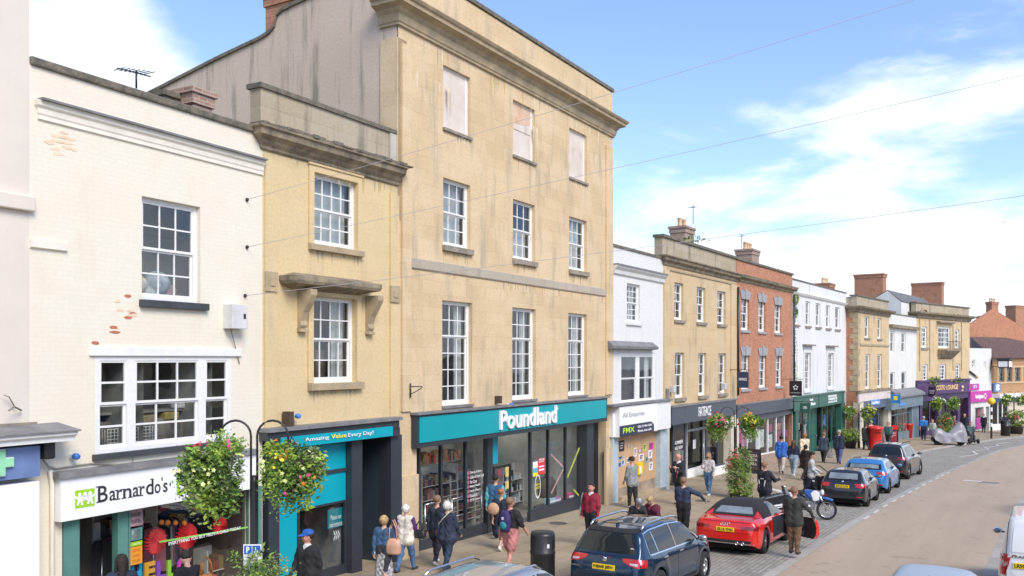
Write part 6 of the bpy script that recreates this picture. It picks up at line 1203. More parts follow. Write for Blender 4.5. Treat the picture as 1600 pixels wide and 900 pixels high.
class Car:
    def __init__(s, name, label, sp, mat, at, group='cars parked along the street', slope=.03, yaw=0, cat='car'):
        X, Y = XY(*at); z = zg(at[0])-.104; s.root = thing(name, label, cat, (X, Y, z), 0, group); s.root.rotation_euler = (0, slope, PHI+yaw); s.sp = sp; s.mat = mat
        xs, rings = loft(sp); mb = loftmesh(xs, rings, mat); s.body = mb.build('body', s.root); me = evaluated(s.body, 'body')
        s.bvh = BVHTree.FromPolygons([v.co.copy() for v in me.vertices], [tuple(p.vertices) for p in me.polygons])
        L_ = sp['L']; hw = max(w for _, w in sp['wp']); u = MB(); u.box(-L_/2+.2, L_/2-.2, -hw+.27, hw-.27, .16, .62, m_under); u.build('underbody', s.root)
        for a in sp['wheels']:
            for sd in (-1, 1): s.wheel(a, sd*(hw-.10), sd)
    def wheel(s, x, y, sd, mat=None):
        r = s.sp['r']; w = .11; t = MB(); t.lathe([(r*.62, -w), (r*.9, -w), (r*.985, -w*.75), (r, -w*.3), (r, w*.3), (r*.985, w*.75), (r*.9, w), (r*.62, w)], (x, y, r), m_tyre, 28, True, 'y', False); wh = t.build('wheel', s.root)
        m = MB(); am = s.sp.get('rim', m_alloy); m.lathe([(r*.66, -w*.6), (r*.70, w*.6), (r*.64, w*.62), (r*.6, -w*.2)] if sd > 0 else [(r*.66, w*.6), (r*.70, -w*.6), (r*.64, -w*.62), (r*.6, w*.2)], (x, y, r), am, 28, True, 'y', False)
        yy = y+sd*w*.55
        for k in range(s.sp.get('spokes', 5)):
            an = 2*math.pi*k/s.sp.get('spokes', 5)+.3; d = Vector((math.cos(an), 0, math.sin(an))); c = Vector((x, yy, r))+d*r*.36; m.obox(c, (r*.6, .03, r*.15), Matrix.Rotation(-an, 3, 'Y'), am)
        m.lathe([(r*.17, -.02), (r*.17, .025), (r*.1, .035)] if sd > 0 else [(r*.17, .02), (r*.17, -.025), (r*.1, -.035)], (x, yy, r), am, 12, True, 'y'); m.lathe([(r*.62, -.01), (r*.62, .0)], (x, y, r), m_under, 20, False, 'y'); m.build('rim', wh)
    def hit(s, a, b, axis):
        if axis == 'rear': o, d = Vector((-6, a, b)), Vector((1, 0, 0))
        elif axis == 'front': o, d = Vector((6, a, b)), Vector((-1, 0, 0))
        elif axis == 'right': o, d = Vector((a, -5, b)), Vector((0, 1, 0))
        elif axis == 'left': o, d = Vector((a, 5, b)), Vector((0, -1, 0))
        else: o, d = Vector((a, b, 6)), Vector((0, 0, -1))
        h = s.bvh.ray_cast(o, d)
        return (h[0], h[1] if h[1].dot(d) < 0 else -h[1]) if h[0] is not None else (None, None)
    def decal(s, name, axis, A, B, mat, off=.005, nu=12, nv=6, parent=None, build=True, mb=None):
        """sheet of trim bent over the body between polylines A and B (same axis plane)"""
        def samp(P, t):
            seg = [math.dist(p, q) for p, q in zip(P, P[1:])]; tot = sum(seg); d = t*tot
            for (p, q), l in zip(zip(P, P[1:]), seg):
                if d <= l+1e-9: k = d/l if l else 0; return (p[0]+(q[0]-p[0])*k, p[1]+(q[1]-p[1])*k)
                d -= l
            return P[-1]
        vs = []; last = None
        for i in range(nu+1):
            a, b = samp(A, i/nu), samp(B, i/nu)
            for j in range(nv+1):
                u, v = a[0]+(b[0]-a[0])*j/nv, a[1]+(b[1]-a[1])*j/nv; p, n = s.hit(u, v, axis)
                if p is None: p, n = (last if last else (Vector((0, 0, .6)), Vector((0, 0, 1))))
                last = (p, n); vs.append(p+n*off)
        fs = [(i*(nv+1)+j, (i+1)*(nv+1)+j, (i+1)*(nv+1)+j+1, i*(nv+1)+j+1) for i in range(nu) for j in range(nv)]
        m = mb or MB(); m.add(vs, fs, mat, True)
        if build and not mb: return m.build(name, parent or s.root)
    def both(s, name, A, B, mat, **k):
        return [s.decal(name, ax, A, B, mat, **k) for ax in ('right', 'left')]
    def line(s, mb, axis, P, w, mat, off=.004, nu=14):
        A = []; B = []
        for i, p in enumerate(P):
            q0, q1 = P[max(0, i-1)], P[min(len(P)-1, i+1)]; dx, dz = q1[0]-q0[0], q1[1]-q0[1]; l = math.hypot(dx, dz) or 1; A.append((p[0]-dz/l*w/2, p[1]+dx/l*w/2)); B.append((p[0]+dz/l*w/2, p[1]-dx/l*w/2))
        s.decal('', axis, A, B, mat, off, nu, 1, mb=mb)
    def plate(s, txt, z, y=0, w=.52, h=.115, tilt=.0):
        p, n = s.hit(y, z, 'rear'); x = p.x-.02; m = MB().box(x, x+.03, y-w/2, y+w/2, z-h/2, z+h/2, m_plate); o = m.build('number_plate', s.root, bevel=.004)
        t = MB(); add_text(t, txt, 0, w*.88, z-h*.34, z+h*.34, 0, m_seam, .002, .03, .95); q = MB(); q.v = [(x-.003+v[1], y+w*.44-v[0], v[2]) for v in t.v]; q.f, q.m, q.mats, q.sm = t.f, t.m, t.mats, t.sm; q.build('lettering', o); return o
    def badge(s, z, r=.05, y=0):
        p, n = s.hit(y, z, 'rear'); MB().lathe([(r, 0), (r*.9, -.012), (.001, -.016)], (p.x-.002, y, z), m_chrome, 14, True, 'x').build('emblem', s.root)
    def mirrors(s, x, z, hw, mat=None):
        for sd in (-1, 1):
            m = MB(); m.ball((x, sd*(hw+.10), z), .11, mat or s.mat, 10, (.6, 1.05, .7)); m.obox((x, sd*(hw+.0), z-.03), (.06, .12, .03), 0, m_trim); o = m.build('door_mirror', s.root); MB().ball((x-.035, sd*(hw+.10), z), .09, m_cgl, 8, (.4, 1, .65)).build('mirror_glass', o)
    def handles(s, pts, mat=None):
        for ax, sd in (('right', -1), ('left', 1)):
            for x, z in pts:
                p, n = s.hit(x, z, ax)
                if p is None: continue
                m = MB(); m.obox(p+n*.02, (.20, .022, .032), 0, mat or s.mat); m.build('door_handle', s.root, bevel=.006)
    def aerial(s, x, mat=None):
        p, n = s.hit(x, 0, 'top'); MB().prism([(x-.08, p.z-.01), (x+.09, p.z-.01), (x-.05, p.z+.07), (x-.08, p.z+.07)], -.015, .015, mat or s.mat).build('roof_aerial', s.root)
def wp_std(L_, w): h = L_/2; return [(-h, w*.80), (-h+.05, w*.88), (-h+.18, w*.955), (-h+.5, w*.99), (-.5, w), (.8, w), (h-.5, w*.955), (h-.2, w*.86), (h-.06, w*.72), (h, w*.6)]

# ---- dark blue estate-like SUV in front
sp = dict(L=4.38, r=.345, wheels=(-1.27, 1.36), sill=.24, spokes=5, tum=.34, wp=wp_std(4.38, .92),
          top=[(-2.19, .66), (-2.175, .80), (-2.12, .98), (-2.06, 1.05), (-1.86, 1.40), (-1.80, 1.52), (-1.70, 1.555), (-1.2, 1.605), (-.4, 1.62), (.2, 1.59), (.55, 1.50), (1.15, 1.12), (1.28, 1.07), (1.9, .95), (2.08, .83), (2.19, .62)],
          belt=[(-2.19, .60), (-2.1, .93), (-1.9, 1.02), (1.0, .97), (1.5, .92), (2.0, .80), (2.19, .55)], zb=[(-2.19, .36), (-1.9, .24), (1.9, .22), (2.19, .3)])
def suv_details(c, big=True):
    c.decal('rear_window', 'rear', [(.56, 1.46), (-.56, 1.46)], [(.68, 1.09), (-.68, 1.09)], m_cg, .006, 14, 8)
    for ax in ('right', 'left'):
        c.decal('side_window', ax, [(-1.62, 1.43), (-1.34, 1.485)], [(-1.66, 1.08), (-1.30, 1.07)], m_cg, .006, 5, 5); c.decal('side_window', ax, [(-1.28, 1.49), (-.38, 1.51)], [(-1.22, 1.07), (-.36, 1.06)], m_cg, .006, 8, 5); c.decal('side_window', ax, [(-.26, 1.51), (.42, 1.46), (.62, 1.36)], [(-.26, 1.06), (.6, 1.05), (1.02, 1.06)], m_cg, .006, 10, 5)
c = Car('suv_car', 'dark blue five-door car with silver roof rails and yellow rear plate', sp, paint('deep blue car paint', (.006, .032, .072), .22, .4), (19.4, -7.72), yaw=-.045); SK = c
suv_details(c)
for ax, sd in (('right', -1), ('left', 1)):
    m = MB(); c.line(m, ax, [(-1.70, 1.25), (-1.66, 1.47), (-1.30, 1.515), (-.4, 1.535), (.42, 1.49), (.66, 1.37), (1.07, 1.06)], .022, m_chrome, .009, 40); c.line(m, ax, [(-1.70, 1.25), (-1.70, 1.05), (-1.2, 1.045), (1.07, 1.035)], .022, m_chrome, .009, 30); c.line(m, ax, [(-1.31, 1.49), (-1.26, 1.07)], .03, m_chrome, .009, 8); m.build('window_trim', c.root)
    m = MB(); c.line(m, ax, [(-.32, 1.52), (-.31, 1.05)], .07, M('brown pillar film', (.22, .12, .08), .2, .1, coat=1), .0085, 8); m.build('door_pillar', c.root)
    m = MB(); c.line(m, ax, [(-.31, 1.03), (-.30, .6), (-.33, .34)], .009, m_seam); c.line(m, ax, [(-1.22, 1.03), (-1.08, .85), (-.86, .62), (-.84, .34)], .009, m_seam); c.line(m, ax, [(1.05, 1.0), (.92, .8), (.88, .34)], .009, m_seam); c.line(m, ax, [(-.84, .34), (.88, .34)], .009, m_seam); m.build('door_seams', c.root)
    c.decal('sill_trim', ax, [(-.86, .33), (.94, .33)], [(-.86, .26), (.94, .25)], m_trim, .008, 10, 2)
    m = MB(); yv = sd*.60; m.tube([(-1.62, yv, 1.545), (-1.5, yv, 1.63), (-1.2, yv*1.0, 1.66), (-.2, yv, 1.675), (.15, yv, 1.65), (.3, yv, 1.57)], .024, m_chrome, 8); m.build('roof_rail', c.root)
    c.decal('tail_light', 'rear', [(sd*.40, 1.0), (sd*.60, 1.005), (sd*.80, 1.0)], [(sd*.42, .95), (sd*.58, .87), (sd*.80, .83)], m_tail, .008, 8, 3); c.decal('tail_light', ax, [(-2.10, 1.0), (-1.86, .98)], [(-2.12, .84), (-1.93, .84)], m_tail, .008, 4, 3); c.decal('reversing_light', 'rear', [(sd*.58, .925), (sd*.76, .925)], [(sd*.60, .89), (sd*.76, .87)], m_lampw, .013, 4, 2)
c.decal('roof_glass', 'top', [(-1.35, .46), (.18, .48)], [(-1.35, -.46), (.18, -.48)], m_cg, .006, 12, 8)
c.decal('windscreen', 'top', [(.55, .58), (1.12, .70)], [(.55, -.58), (1.12, -.70)], m_cg, .006, 8, 8)
c.decal('spoiler', 'rear', [(.57, 1.545), (-.57, 1.545)], [(.59, 1.475), (-.59, 1.475)], m_trim, .02, 10, 2)
c.decal('rear_bumper', 'rear', [(.80, .55), (-.80, .55)], [(.78, .38), (-.78, .38)], m_trim, .01, 12, 3)
m = MB(); c.line(m, 'rear', [(.02, 1.10), (-.35, 1.13)], .03, m_seam, .02, 6); m.build('wiper', c.root); m = MB(); c.line(m, 'rear', [(.66, 1.03), (-.66, 1.03)], .008, m_seam); c.line(m, 'rear', [(.62, .60), (-.62, .60)], .008, m_seam); m.build('tailgate_seams', c.root)
c.plate('NJ68 JBV', .79); c.badge(.95, .055); c.mirrors(.86, 1.09, .92, m_chrome); c.handles([(-1.02, .93), (-.12, .94)], m_chrome); c.aerial(-1.5)
p, n = c.hit(-.56, 1.2, 'rear'); MB().lathe([(.055, 0), (.055, -.004)], (p.x-.009, -.56, 1.16), M('parking disc', (.7, .72, .7), .5, .2, 20), 12, False, 'x').build('window_sticker', c.root)
t = MB(); add_text(t, 'KAROQ', 0, .22, .74, .78, 0, m_chrome, .002, .02); q = MB(); p, n = c.hit(.66, .76, 'rear'); q.v = [(p.x-.012+v[1], .78-v[0], v[2]) for v in t.v]; q.f, q.m, q.mats, q.sm = t.f, t.m, t.mats, t.sm; q.build('lettering', c.root)

# ---- red roadster with a black fabric roof and its door open
sp = dict(L=4.18, r=.335, wheels=(-1.24, 1.27), sill=.20, spokes=10, tum=.42, rim=M('grey alloy wheel', (.33, .33, .34), .3, .05, metal=.8), wp=wp_std(4.18, .92),
          top=[(-2.09, .60), (-2.06, .86), (-1.98, .955), (-1.45, .985), (-1.30, 1.0), (-.85, 1.26), (-.55, 1.335), (-.1, 1.35), (.2, 1.30), (.75, .98), (.86, .95), (1.6, .86), (1.95, .72), (2.09, .5)],
          belt=[(-2.09, .56), (-2.0, .84), (-1.4, .93), (-.9, .90), (.9, .88), (1.5, .83), (1.95, .66), (2.09, .45)], zb=[(-2.09, .32), (-1.8, .2), (1.8, .2), (2.09, .25)])
RX = dict(sp); c = Car('roadster_car', 'bright red two-seat car with a black fabric roof and its right door open', sp, paint('bright red car paint', (.72, .022, .015), .2, .1), (26.25, -7.32)); AU = c
m_hood = M('black fabric roof', (.022, .022, .024), .9, .2, 30, .2, 80)
c.decal('soft_top', 'top', [(-1.33, .60), (-.9, .62), (-.5, .60), (.18, .56)], [(-1.33, -.60), (-.9, -.62), (-.5, -.60), (.18, -.56)], m_hood, .012, 26, 18)
for ax in ('right', 'left'):
    c.decal('soft_top_side', ax, [(-1.28, .985), (-.85, 1.24), (-.5, 1.30), (-.3, 1.31)], [(-1.30, .955), (-.8, .95), (-.5, .94), (-.42, .94)], m_hood, .013, 10, 6); c.decal('side_window', ax, [(-.40, 1.27), (-.1, 1.30), (.25, 1.24), (.32, 1.2)], [(-.52, .95), (-.1, .93), (.4, .93), (.70, .94)], m_cg, .009, 10, 6)
    sd = -1 if ax == 'right' else 1
    c.decal('tail_light', 'rear', [(sd*.42, .80), (sd*.86, .82)], [(sd*.45, .735), (sd*.86, .70)], m_taild, .008, 8, 3); c.decal('tail_light', ax, [(-2.05, .81), (-1.84, .80)], [(-2.05, .71), (-1.88, .70)], m_taild, .008, 4, 3)
    m = MB(); c.line(m, ax, [(.84, .85), (.78, .6), (.74, .3)], .01, m_seam); c.line(m, ax, [(-.50, .9), (-.52, .6), (-.46, .3)], .01, m_seam); m.build('door_seams', c.root)
    c.decal('tail_light', 'rear', [(sd*.45, .735), (sd*.5, .73)], [(sd*.45, .70), (sd*.5, .70)], m_tail, .009, 2, 2)
c.decal('rear_window', 'rear', [(.44, 1.19), (-.44, 1.19)], [(.54, 1.035), (-.54, 1.035)], m_cgl, .016, 10, 5); c.decal('windscreen', 'top', [(.24, .56), (.74, .68)], [(.24, -.56), (.74, -.68)], m_cg, .006, 8, 8)
c.decal('rear_bumper', 'rear', [(.72, .43), (-.72, .43)], [(.70, .35), (-.70, .35)], m_trim, .012, 12, 3); c.decal('diffuser', 'rear', [(.80, .35), (-.80, .35)], [(.78, .325), (-.78, .325)], m_chrome, .014, 12, 1)
for y in (-.34, -.5): MB().lathe([(.045, 0), (.045, -.1), (.035, -.1), (.035, 0)], (-2.05, y, .35), m_chrome, 12, True, 'x').build('exhaust_pipe', c.root)
m = MB(); c.line(m, 'rear', [(.86, .90), (-.86, .90)], .01, m_seam); c.line(m, 'rear', [(.7, .62), (-.7, .62)], .006, m_seam); m.build('boot_seams', c.root); c.plate('GL16 YNG', .70, w=.50)
for k in range(4):
    p, n = c.hit(.09-.06*k, .845, 'rear'); m = MB(); pts = [(p.x-.012, .09-.06*k+.042*math.cos(a), .845+.042*math.sin(a)) for a in [i*math.pi/8 for i in range(17)]]; m.tube(pts, .006, m_chrome, 5); m.build('emblem', c.root)
c.mirrors(.55, .96, .92)
# opening: dark cabin side, swung door leaf
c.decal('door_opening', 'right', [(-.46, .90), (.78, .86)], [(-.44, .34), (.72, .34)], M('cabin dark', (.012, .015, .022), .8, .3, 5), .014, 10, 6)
m = MB(); m.box(.0, .5, -.62, -.15, .45, .62, m_trim); m.obox((-.2, -.42, .85), (.18, .5, .75), Matrix.Rotation(-.25, 3, 'Y'), m_trim); m.build('seat', c.root, bevel=.05)
dr = MB(); ar = R(58); hx_, hy_ = .80, -.93
def dpt(l, z, o): return (hx_-l*math.cos(ar)-o*math.sin(ar), hy_-l*math.sin(ar)+o*math.cos(ar), z)
prof = [(0, .30), (1.16, .30), (1.26, .42), (1.28, .62), (1.22, .80), (1.1, .90), (0, .88)]; n = len(prof)
tri = [tuple(t_) for t_ in tessellate_polygon([[Vector((a, b, 0)) for a, b in prof]])]
dr.add([dpt(a, b, -.05-.03*math.sin(b*4)) for a, b in prof], tri, c.mat); dr.add([dpt(a, b, .05) for a, b in prof], tri, m_trim); dr.add([dpt(a, b, -.05-.03*math.sin(b*4)) for a, b in prof]+[dpt(a, b, .05) for a, b in prof], [(k, (k+1) % n, n+(k+1) % n, n+k) for k in range(n)], c.mat); dro = dr.build('door', c.root)
m = MB(); m.add([dpt(.15, .62, .07), dpt(.9, .62, .07), dpt(.9, .55, .10), dpt(.15, .55, .10)], [(0, 1, 2, 3)], m_seam); m.add([dpt(.25, .5, .06), dpt(.85, .5, .06), dpt(.8, .36, .06), dpt(.25, .36, .06)], [(0, 1, 2, 3)], M('grey cloth trim', (.09, .09, .10), .9, .1)); m.build('armrest', dro)

# ---- hatchbacks, coupe and big SUV further on
def hatch(name, label, mat, at, L_, W_, H_, plate=None, yaw=0, glass=None, tailz=(.78, .92), rz=(1.02, 1.30), kind='hatch', rim=None, light=m_tail, openleft=False, group='cars parked along the street', sgn=1, roofmat=None):
    h = L_/2; k = H_/1.42
    if kind == 'suv': top = [(-h, .7), (-h+.04, 1.05), (-h+.1, 1.18), (-h+.28, H_-.12), (-h+.42, H_-.02), (-.6, H_), (.1, H_-.03), (.5, H_-.16), (1.1, 1.20), (1.3, 1.14), (h-.3, 1.02), (h-.1, .9), (h, .7)]; belt = [(-h, .66), (-h+.08, 1.08), (-h+.3, 1.14), (1.1, 1.06), (h-.4, .98), (h, .6)]
    elif kind == 'van': top = [(-h, .55), (-h+.02, 1.1), (-h+.06, 1.6), (-h+.14, H_-.06), (-h+.3, H_), (.3, H_), (.75, H_-.12), (1.25, 1.25), (1.4, 1.16), (h-.2, .95), (h, .6)]; belt = [(-h, .5), (-h+.03, 1.0), (-h+.2, 1.12), (1.2, 1.08), (h-.2, .85), (h, .5)]
    else: top = [(-h, .60), (-h+.03, .80), (-h+.09, .96*k), (-h+.16, 1.0*k), (-h+.46, H_-.10), (-h+.62, H_-.02), (-.5, H_), (.0, H_-.02), (.35, H_-.12), (.98, 1.0*k), (1.12, .96*k), (h-.35, .84), (h-.12, .74), (h, .52)]; belt = [(-h, .56), (-h+.09, .86), (-h+.3, .95*k), (.9, .90*k), (h-.4, .8), (h, .48)]
    sp = dict(L=L_, r=.38 if kind == 'suv' else .32, wheels=(-h+.80, h-.86), sill=.28 if kind == 'suv' else .2, tum=.14 if kind == 'van' else .36, wp=wp_std(L_, W_/2), top=top, belt=belt, zb=[(-h, .34), (-h+.3, .22), (h-.3, .22), (h, .3)], rim=rim or m_alloy)
    c = Car(name, label, sp, mat, at, group, yaw=yaw, cat='van' if kind == 'van' else 'car'); w = W_/2; zt = H_-.17; zbl = lerp_tab(belt, 0)+.05; g_ = glass or m_cgl
    if kind != 'van':
        wt = (w*.92-.36*(H_-zbl)); c.decal('rear_window', 'rear', [(wt*.93, rz[1]), (-wt*.93, rz[1])], [(w*.74, rz[0]), (-w*.74, rz[0])], m_cg, .006, 12, 6); c.decal('rear_window_reflection', 'rear', [(wt*.80, rz[1]-.02), (-wt*.80, rz[1]-.02)], [(w*.62, rz[0]+.05), (-w*.62, rz[0]+.05)], g_, .009, 10, 5) if kind == 'hatch' else None  # inner panel over the rear glass paints in a pale reflection
        x0 = -h+.72
        for ax in ('right', 'left'):
            c.decal('side_window', ax, [(x0+.1, zt-.03), (-.15, zt+.03)], [(x0-.02, zbl+.02), (-.15, zbl)], m_cg, .006, 8, 5); c.decal('side_window', ax, [(-.07, zt+.03), (.30, zt-.02), (.45, zt-.1)], [(-.07, zbl), (.6, zbl), (.85, zbl+.01)], m_cg, .006, 8, 5)
            sd = -1 if ax == 'right' else 1
            c.decal('tail_light', 'rear', [(sd*w*.52, tailz[1]), (sd*w*.88, tailz[1]+.01)], [(sd*w*.58, tailz[0]), (sd*w*.88, tailz[0]-.01)], light, .008, 6, 3); c.decal('tail_light', ax, [(-h+.08, tailz[1]), (-h+.34, tailz[1]-.02)], [(-h+.08, tailz[0]-.01), (-h+.26, tailz[0]+.02)], light, .008, 4, 3)
            m = MB(); c.line(m, ax, [(-.11, zbl-.03), (-.11, .3)], .01, m_seam); c.line(m, ax, [(.86, zbl-.05), (.76, .6), (.74, .3)], .01, m_seam); m.build('door_seams', c.root)
        c.decal('windscreen', 'top', [(.38, w*.62), (.96, w*.76)], [(.38, -w*.62), (.96, -w*.76)], m_cg, .006, 8, 8)
        m = MB(); c.line(m, 'rear', [(.05, rz[0]+.02), (-.3, rz[0]+.05)], .03, m_seam, .014, 6); m.build('wiper', c.root); m = MB(); c.line(m, 'rear', [(w*.7, rz[0]-.06), (-w*.7, rz[0]-.06)], .008, m_seam); c.line(m, 'rear', [(w*.72, .56), (-w*.72, .56)], .01, m_seam); m.build('tailgate_seams', c.root)
        c.decal('rear_bumper', 'rear', [(w*.8, .44), (-w*.8, .44)], [(w*.8, .35), (-w*.8, .35)], m_trim, .01, 10, 2); c.handles([(-.3, zbl-.12)])
        for sd in (-1, 1): c.decal('reflector', 'rear', [(sd*w*.62, .44), (sd*w*.82, .44)], [(sd*w*.62, .40), (sd*w*.82, .40)], m_tail, .014, 3, 1)
    if plate: c.plate(plate, tailz[0]+.02 if kind != 'suv' else .78)
    c.badge(tailz[1]+.05, .045) if kind != 'van' else None; c.mirrors(.66 if kind != 'van' else .95, zbl+.08, w); c.aerial(-h+.7) if kind != 'van' else None
    return c
c = hatch('hatchback_car', 'black hatchback with red angular tail lights and its left door open', paint('black grey car paint', (.022, .025, .03)), (38.4, -6.42), 3.95, 1.74, 1.42, 'EW15 LYW'); A1 = c
m = MB(); ar = R(60); hx_, hy_ = .76, .87
def dq(l, z, o): return (hx_-l*math.cos(ar), hy_+l*math.sin(ar)+o, z)
pr = [(0, .3), (1.1, .3), (1.15, .6), (1.12, .92), (0, .92)]; tr_ = [tuple(t_) for t_ in tessellate_polygon([[Vector((a, b, 0)) for a, b in pr]])]; n = 5
m.add([dq(a, b, 0) for a, b in pr]+[dq(a, b, .07) for a, b in pr], tr_+[tuple(n+k for k in t_) for t_ in tr_]+[(k, (k+1) % n, n+(k+1) % n, n+k) for k in range(n)], c.mat); do = m.build('door', c.root); m = MB(); m.tube([dq(1.12, .92, .03), dq(1.0, 1.3, .03), dq(.5, 1.34, .03), dq(.0, .95, .03)], .022, m_trim, 6); m.build('window_frame', do)
hatch('coupe_car', 'bright blue three-door coupe parked between the black hatchback and the big dark car', paint('sky blue car paint', (.05, .24, .56), .2, .3), (43.9, -6.42), 4.35, 1.95, 1.50, None, yaw=-.02, tailz=(.84, .96), rz=(1.05, 1.28))
c = hatch('large_suv_car', 'large dark grey four-wheel-drive car farthest along the parked row', paint('bronze black car paint', (.035, .033, .033), .2, .4), (51.4, -6.35), 4.85, 1.98, 1.80, None, yaw=-.07, kind='suv', tailz=(1.0, 1.14), rz=(1.25, 1.62), light=m_taild)
for sd in (-1, 1): MB().tube([(-1.9, sd*.66, 1.80), (-1.7, sd*.66, 1.84), (.1, sd*.66, 1.84), (.3, sd*.66, 1.78)], .02, m_trim, 6).build('roof_rail', c.root)
c = hatch('estate_car', 'silver car whose roof rises into the bottom edge behind the dark blue car', paint('silver car paint', (.42, .44, .46), .3, .5), (13.2, -7.85), 4.4, 1.8, 1.58, None)
for sd in (-1, 1): MB().tube([(-1.5, sd*.62, 1.52), (-1.3, sd*.62, 1.58), (-.1, sd*.62, 1.59), (.15, sd*.62, 1.5)], .018, m_chrome, 6).build('roof_rail', c.root)
c = hatch('small_car', 'pale blue car whose roof shows at the bottom edge in the road', M('pale blue car paint', (.36, .43, .48), .5, .03, 1), (17.1, -1.45), 4.0, 1.72, 1.60, None, group='cars in the road')
for o in [x for x in c.root.children if x.name.startswith('door_mirror')]:
    for q in list(o.children): bpy.data.objects.remove(q)
    bpy.data.objects.remove(o)
c = hatch('parked_van', 'white van with red tail lights parked at the right edge', paint('white van paint', (.78, .79, .79), .35, 0), (23.8, .24), 4.4, 1.80, 1.95, None, kind='van', group='vans')
for sd in (1, -1): c.decal('tail_light', 'rear', [(sd*.86, 1.16), (sd*.75, 1.16)], [(sd*.86, 1.02), (sd*.75, 1.02)], m_tail, .01, 3, 2); c.decal('tail_light', 'rear', [(sd*.86, 1.02), (sd*.75, 1.02)], [(sd*.86, .90), (sd*.75, .90)], m_lampw, .01, 3, 2); c.decal('tail_light', 'rear', [(sd*.86, .90), (sd*.75, .90)], [(sd*.86, .72), (sd*.75, .72)], m_tail, .01, 3, 2); c.decal('tail_light', 'left' if sd > 0 else 'right', [(-2.17, 1.16), (-2.09, 1.16)], [(-2.17, .72), (-2.09, .72)], m_tail, .01, 2, 6)
c.decal('rear_door_panel', 'rear', [(.60, 1.72), (.06, 1.72)], [(.64, 1.22), (.06, 1.22)], M('white van panel', (.82, .83, .83), .3, 0, coat=1), .012, 6, 6); c.decal('rear_door_panel', 'rear', [(-.06, 1.72), (-.60, 1.72)], [(-.06, 1.22), (-.64, 1.22)], M('white van panel', 0), .012, 6, 6)
m = MB(); c.line(m, 'rear', [(0, 1.85), (0, .6)], .012, m_seam); c.line(m, 'rear', [(.7, 1.8), (.74, 1.2), (.74, .6)], .01, m_seam); m.build('door_seams', c.root); c.plate('LR59 WCX', .94, .36, .52, .12); c.decal('rear_bumper', 'rear', [(.86, .60), (-.86, .60)], [(.86, .40), (-.86, .40)], M('white van panel', 0), .05, 10, 3)
t = MB(); add_text(t, 'TRANSIT', 0, .46, 1.10, 1.16, 0, m_trim, .002, .02); q = MB(); p, n = c.hit(.4, 1.12, 'rear'); q.v = [(p.x-.02+v[1], .66-v[0], v[2]) for v in t.v]; q.f, q.m, q.mats, q.sm = t.f, t.m, t.mats, t.sm; q.build('lettering', c.root)
hatch('saloon_car', 'black car just visible at the right edge beyond the white van', paint('plain black car paint', (.015, .016, .018)), (39.6, 1.25), 4.3, 1.8, 1.6, None, group='cars on the far side')

# ---- motorbikes
def spoked(x, z, r, par, tyre_w=.05, spokes=18, front=True):
    m = MB(); pr = [(r-.075, -tyre_w*.7), (r-.03, -tyre_w), (r, -tyre_w*.4), (r, tyre_w*.4), (r-.03, tyre_w), (r-.075, tyre_w*.7)]; m.lathe(pr+[pr[0]], (x, 0, z), m_tyre, 28, True, 'y', False); wh = m.build('wheel', par)
    m = MB(); m.tube([(x+(r-.085)*math.cos(a), 0, z+(r-.085)*math.sin(a)) for a in [2*math.pi*i/28 for i in range(29)]], .014, m_chrome, 6, False)
    for k in range(spokes): a = 2*math.pi*k/spokes; m.tube([(x+.04*math.cos(a+.6), .02*(-1)**k, z+.04*math.sin(a+.6)), (x+(r-.09)*math.cos(a), 0, z+(r-.09)*math.sin(a))], .004, m_chrome, 4)
    m.lathe([(.05, -.06), (.05, .06)], (x, 0, z), m_chrome, 12, True, 'y'); m.build('rim', wh); return wh
def at_px(px, py): X, Y, z = ground_hit(px, py, -.1); return X, Y, z-.104
bz = XY(32.6, -6.25); BK = thing('motorbike', 'blue and white trail motorcycle with spoked wheels parked at right angles to the kerb', 'motorcycle', (bz[0], bz[1], zg(32.6)-.104), PHI-R(68), 'motorcycles'); BK.rotation_euler = (R(-7), 0, PHI-R(75))
m_bl = paint('blue enduro plastic', (.03, .12, .42), .3, 0); m_wt = M('white plastic', (.75, .76, .78), .3, .03, coat=.5)
spoked(0, .345, .345, BK); spoked(-1.42, .33, .33, BK)
m = MB(); [m.tube([(0, y, .345), (-.32, y, 1.02)], [.028, .022], m_chrome, 8) for y in (-.10, .10)]; m.tube([(-.32, -.1, 1.0), (-.32, .1, 1.0)], .025, m_chrome); m.build('fork', BK)
m = MB(); m.prism([(.22, .72), (.05, .78), (-.3, .82), (-.42, .78), (-.25, .74), (.0, .70), (.2, .64)], -.08, .08, m_bl); m.build('front_mudguard', BK, bevel=.02)
m = MB(); m.prism([(-.38, 1.0), (-.70, 1.05), (-.78, .92), (-.58, .72), (-.30, .66), (-.2, .80)], -.17, .17, m_bl); m.build('tank', BK, bevel=.05); m = MB(); m.prism([(-.24, .92), (-.40, 1.02), (-.55, .90), (-.45, .62), (-.26, .66)], -.20, .20, m_wt); m.build('radiator_shroud', BK, bevel=.03)
m = MB(); m.prism([(-.70, 1.0), (-1.5, 1.0), (-1.5, .93), (-.72, .86)], -.13, .13, m_trim); m.build('seat', BK, bevel=.03); m = MB(); m.prism([(-1.45, .95), (-1.95, 1.05), (-1.93, .99), (-1.42, .86)], -.09, .09, m_wt); m.build('rear_mudguard', BK, bevel=.02)
m = MB(); m.prism([(-1.0, .9), (-1.48, .93), (-1.3, .72), (-1.02, .74)], -.15, .15, m_wt); m.build('side_panel', BK, bevel=.02)
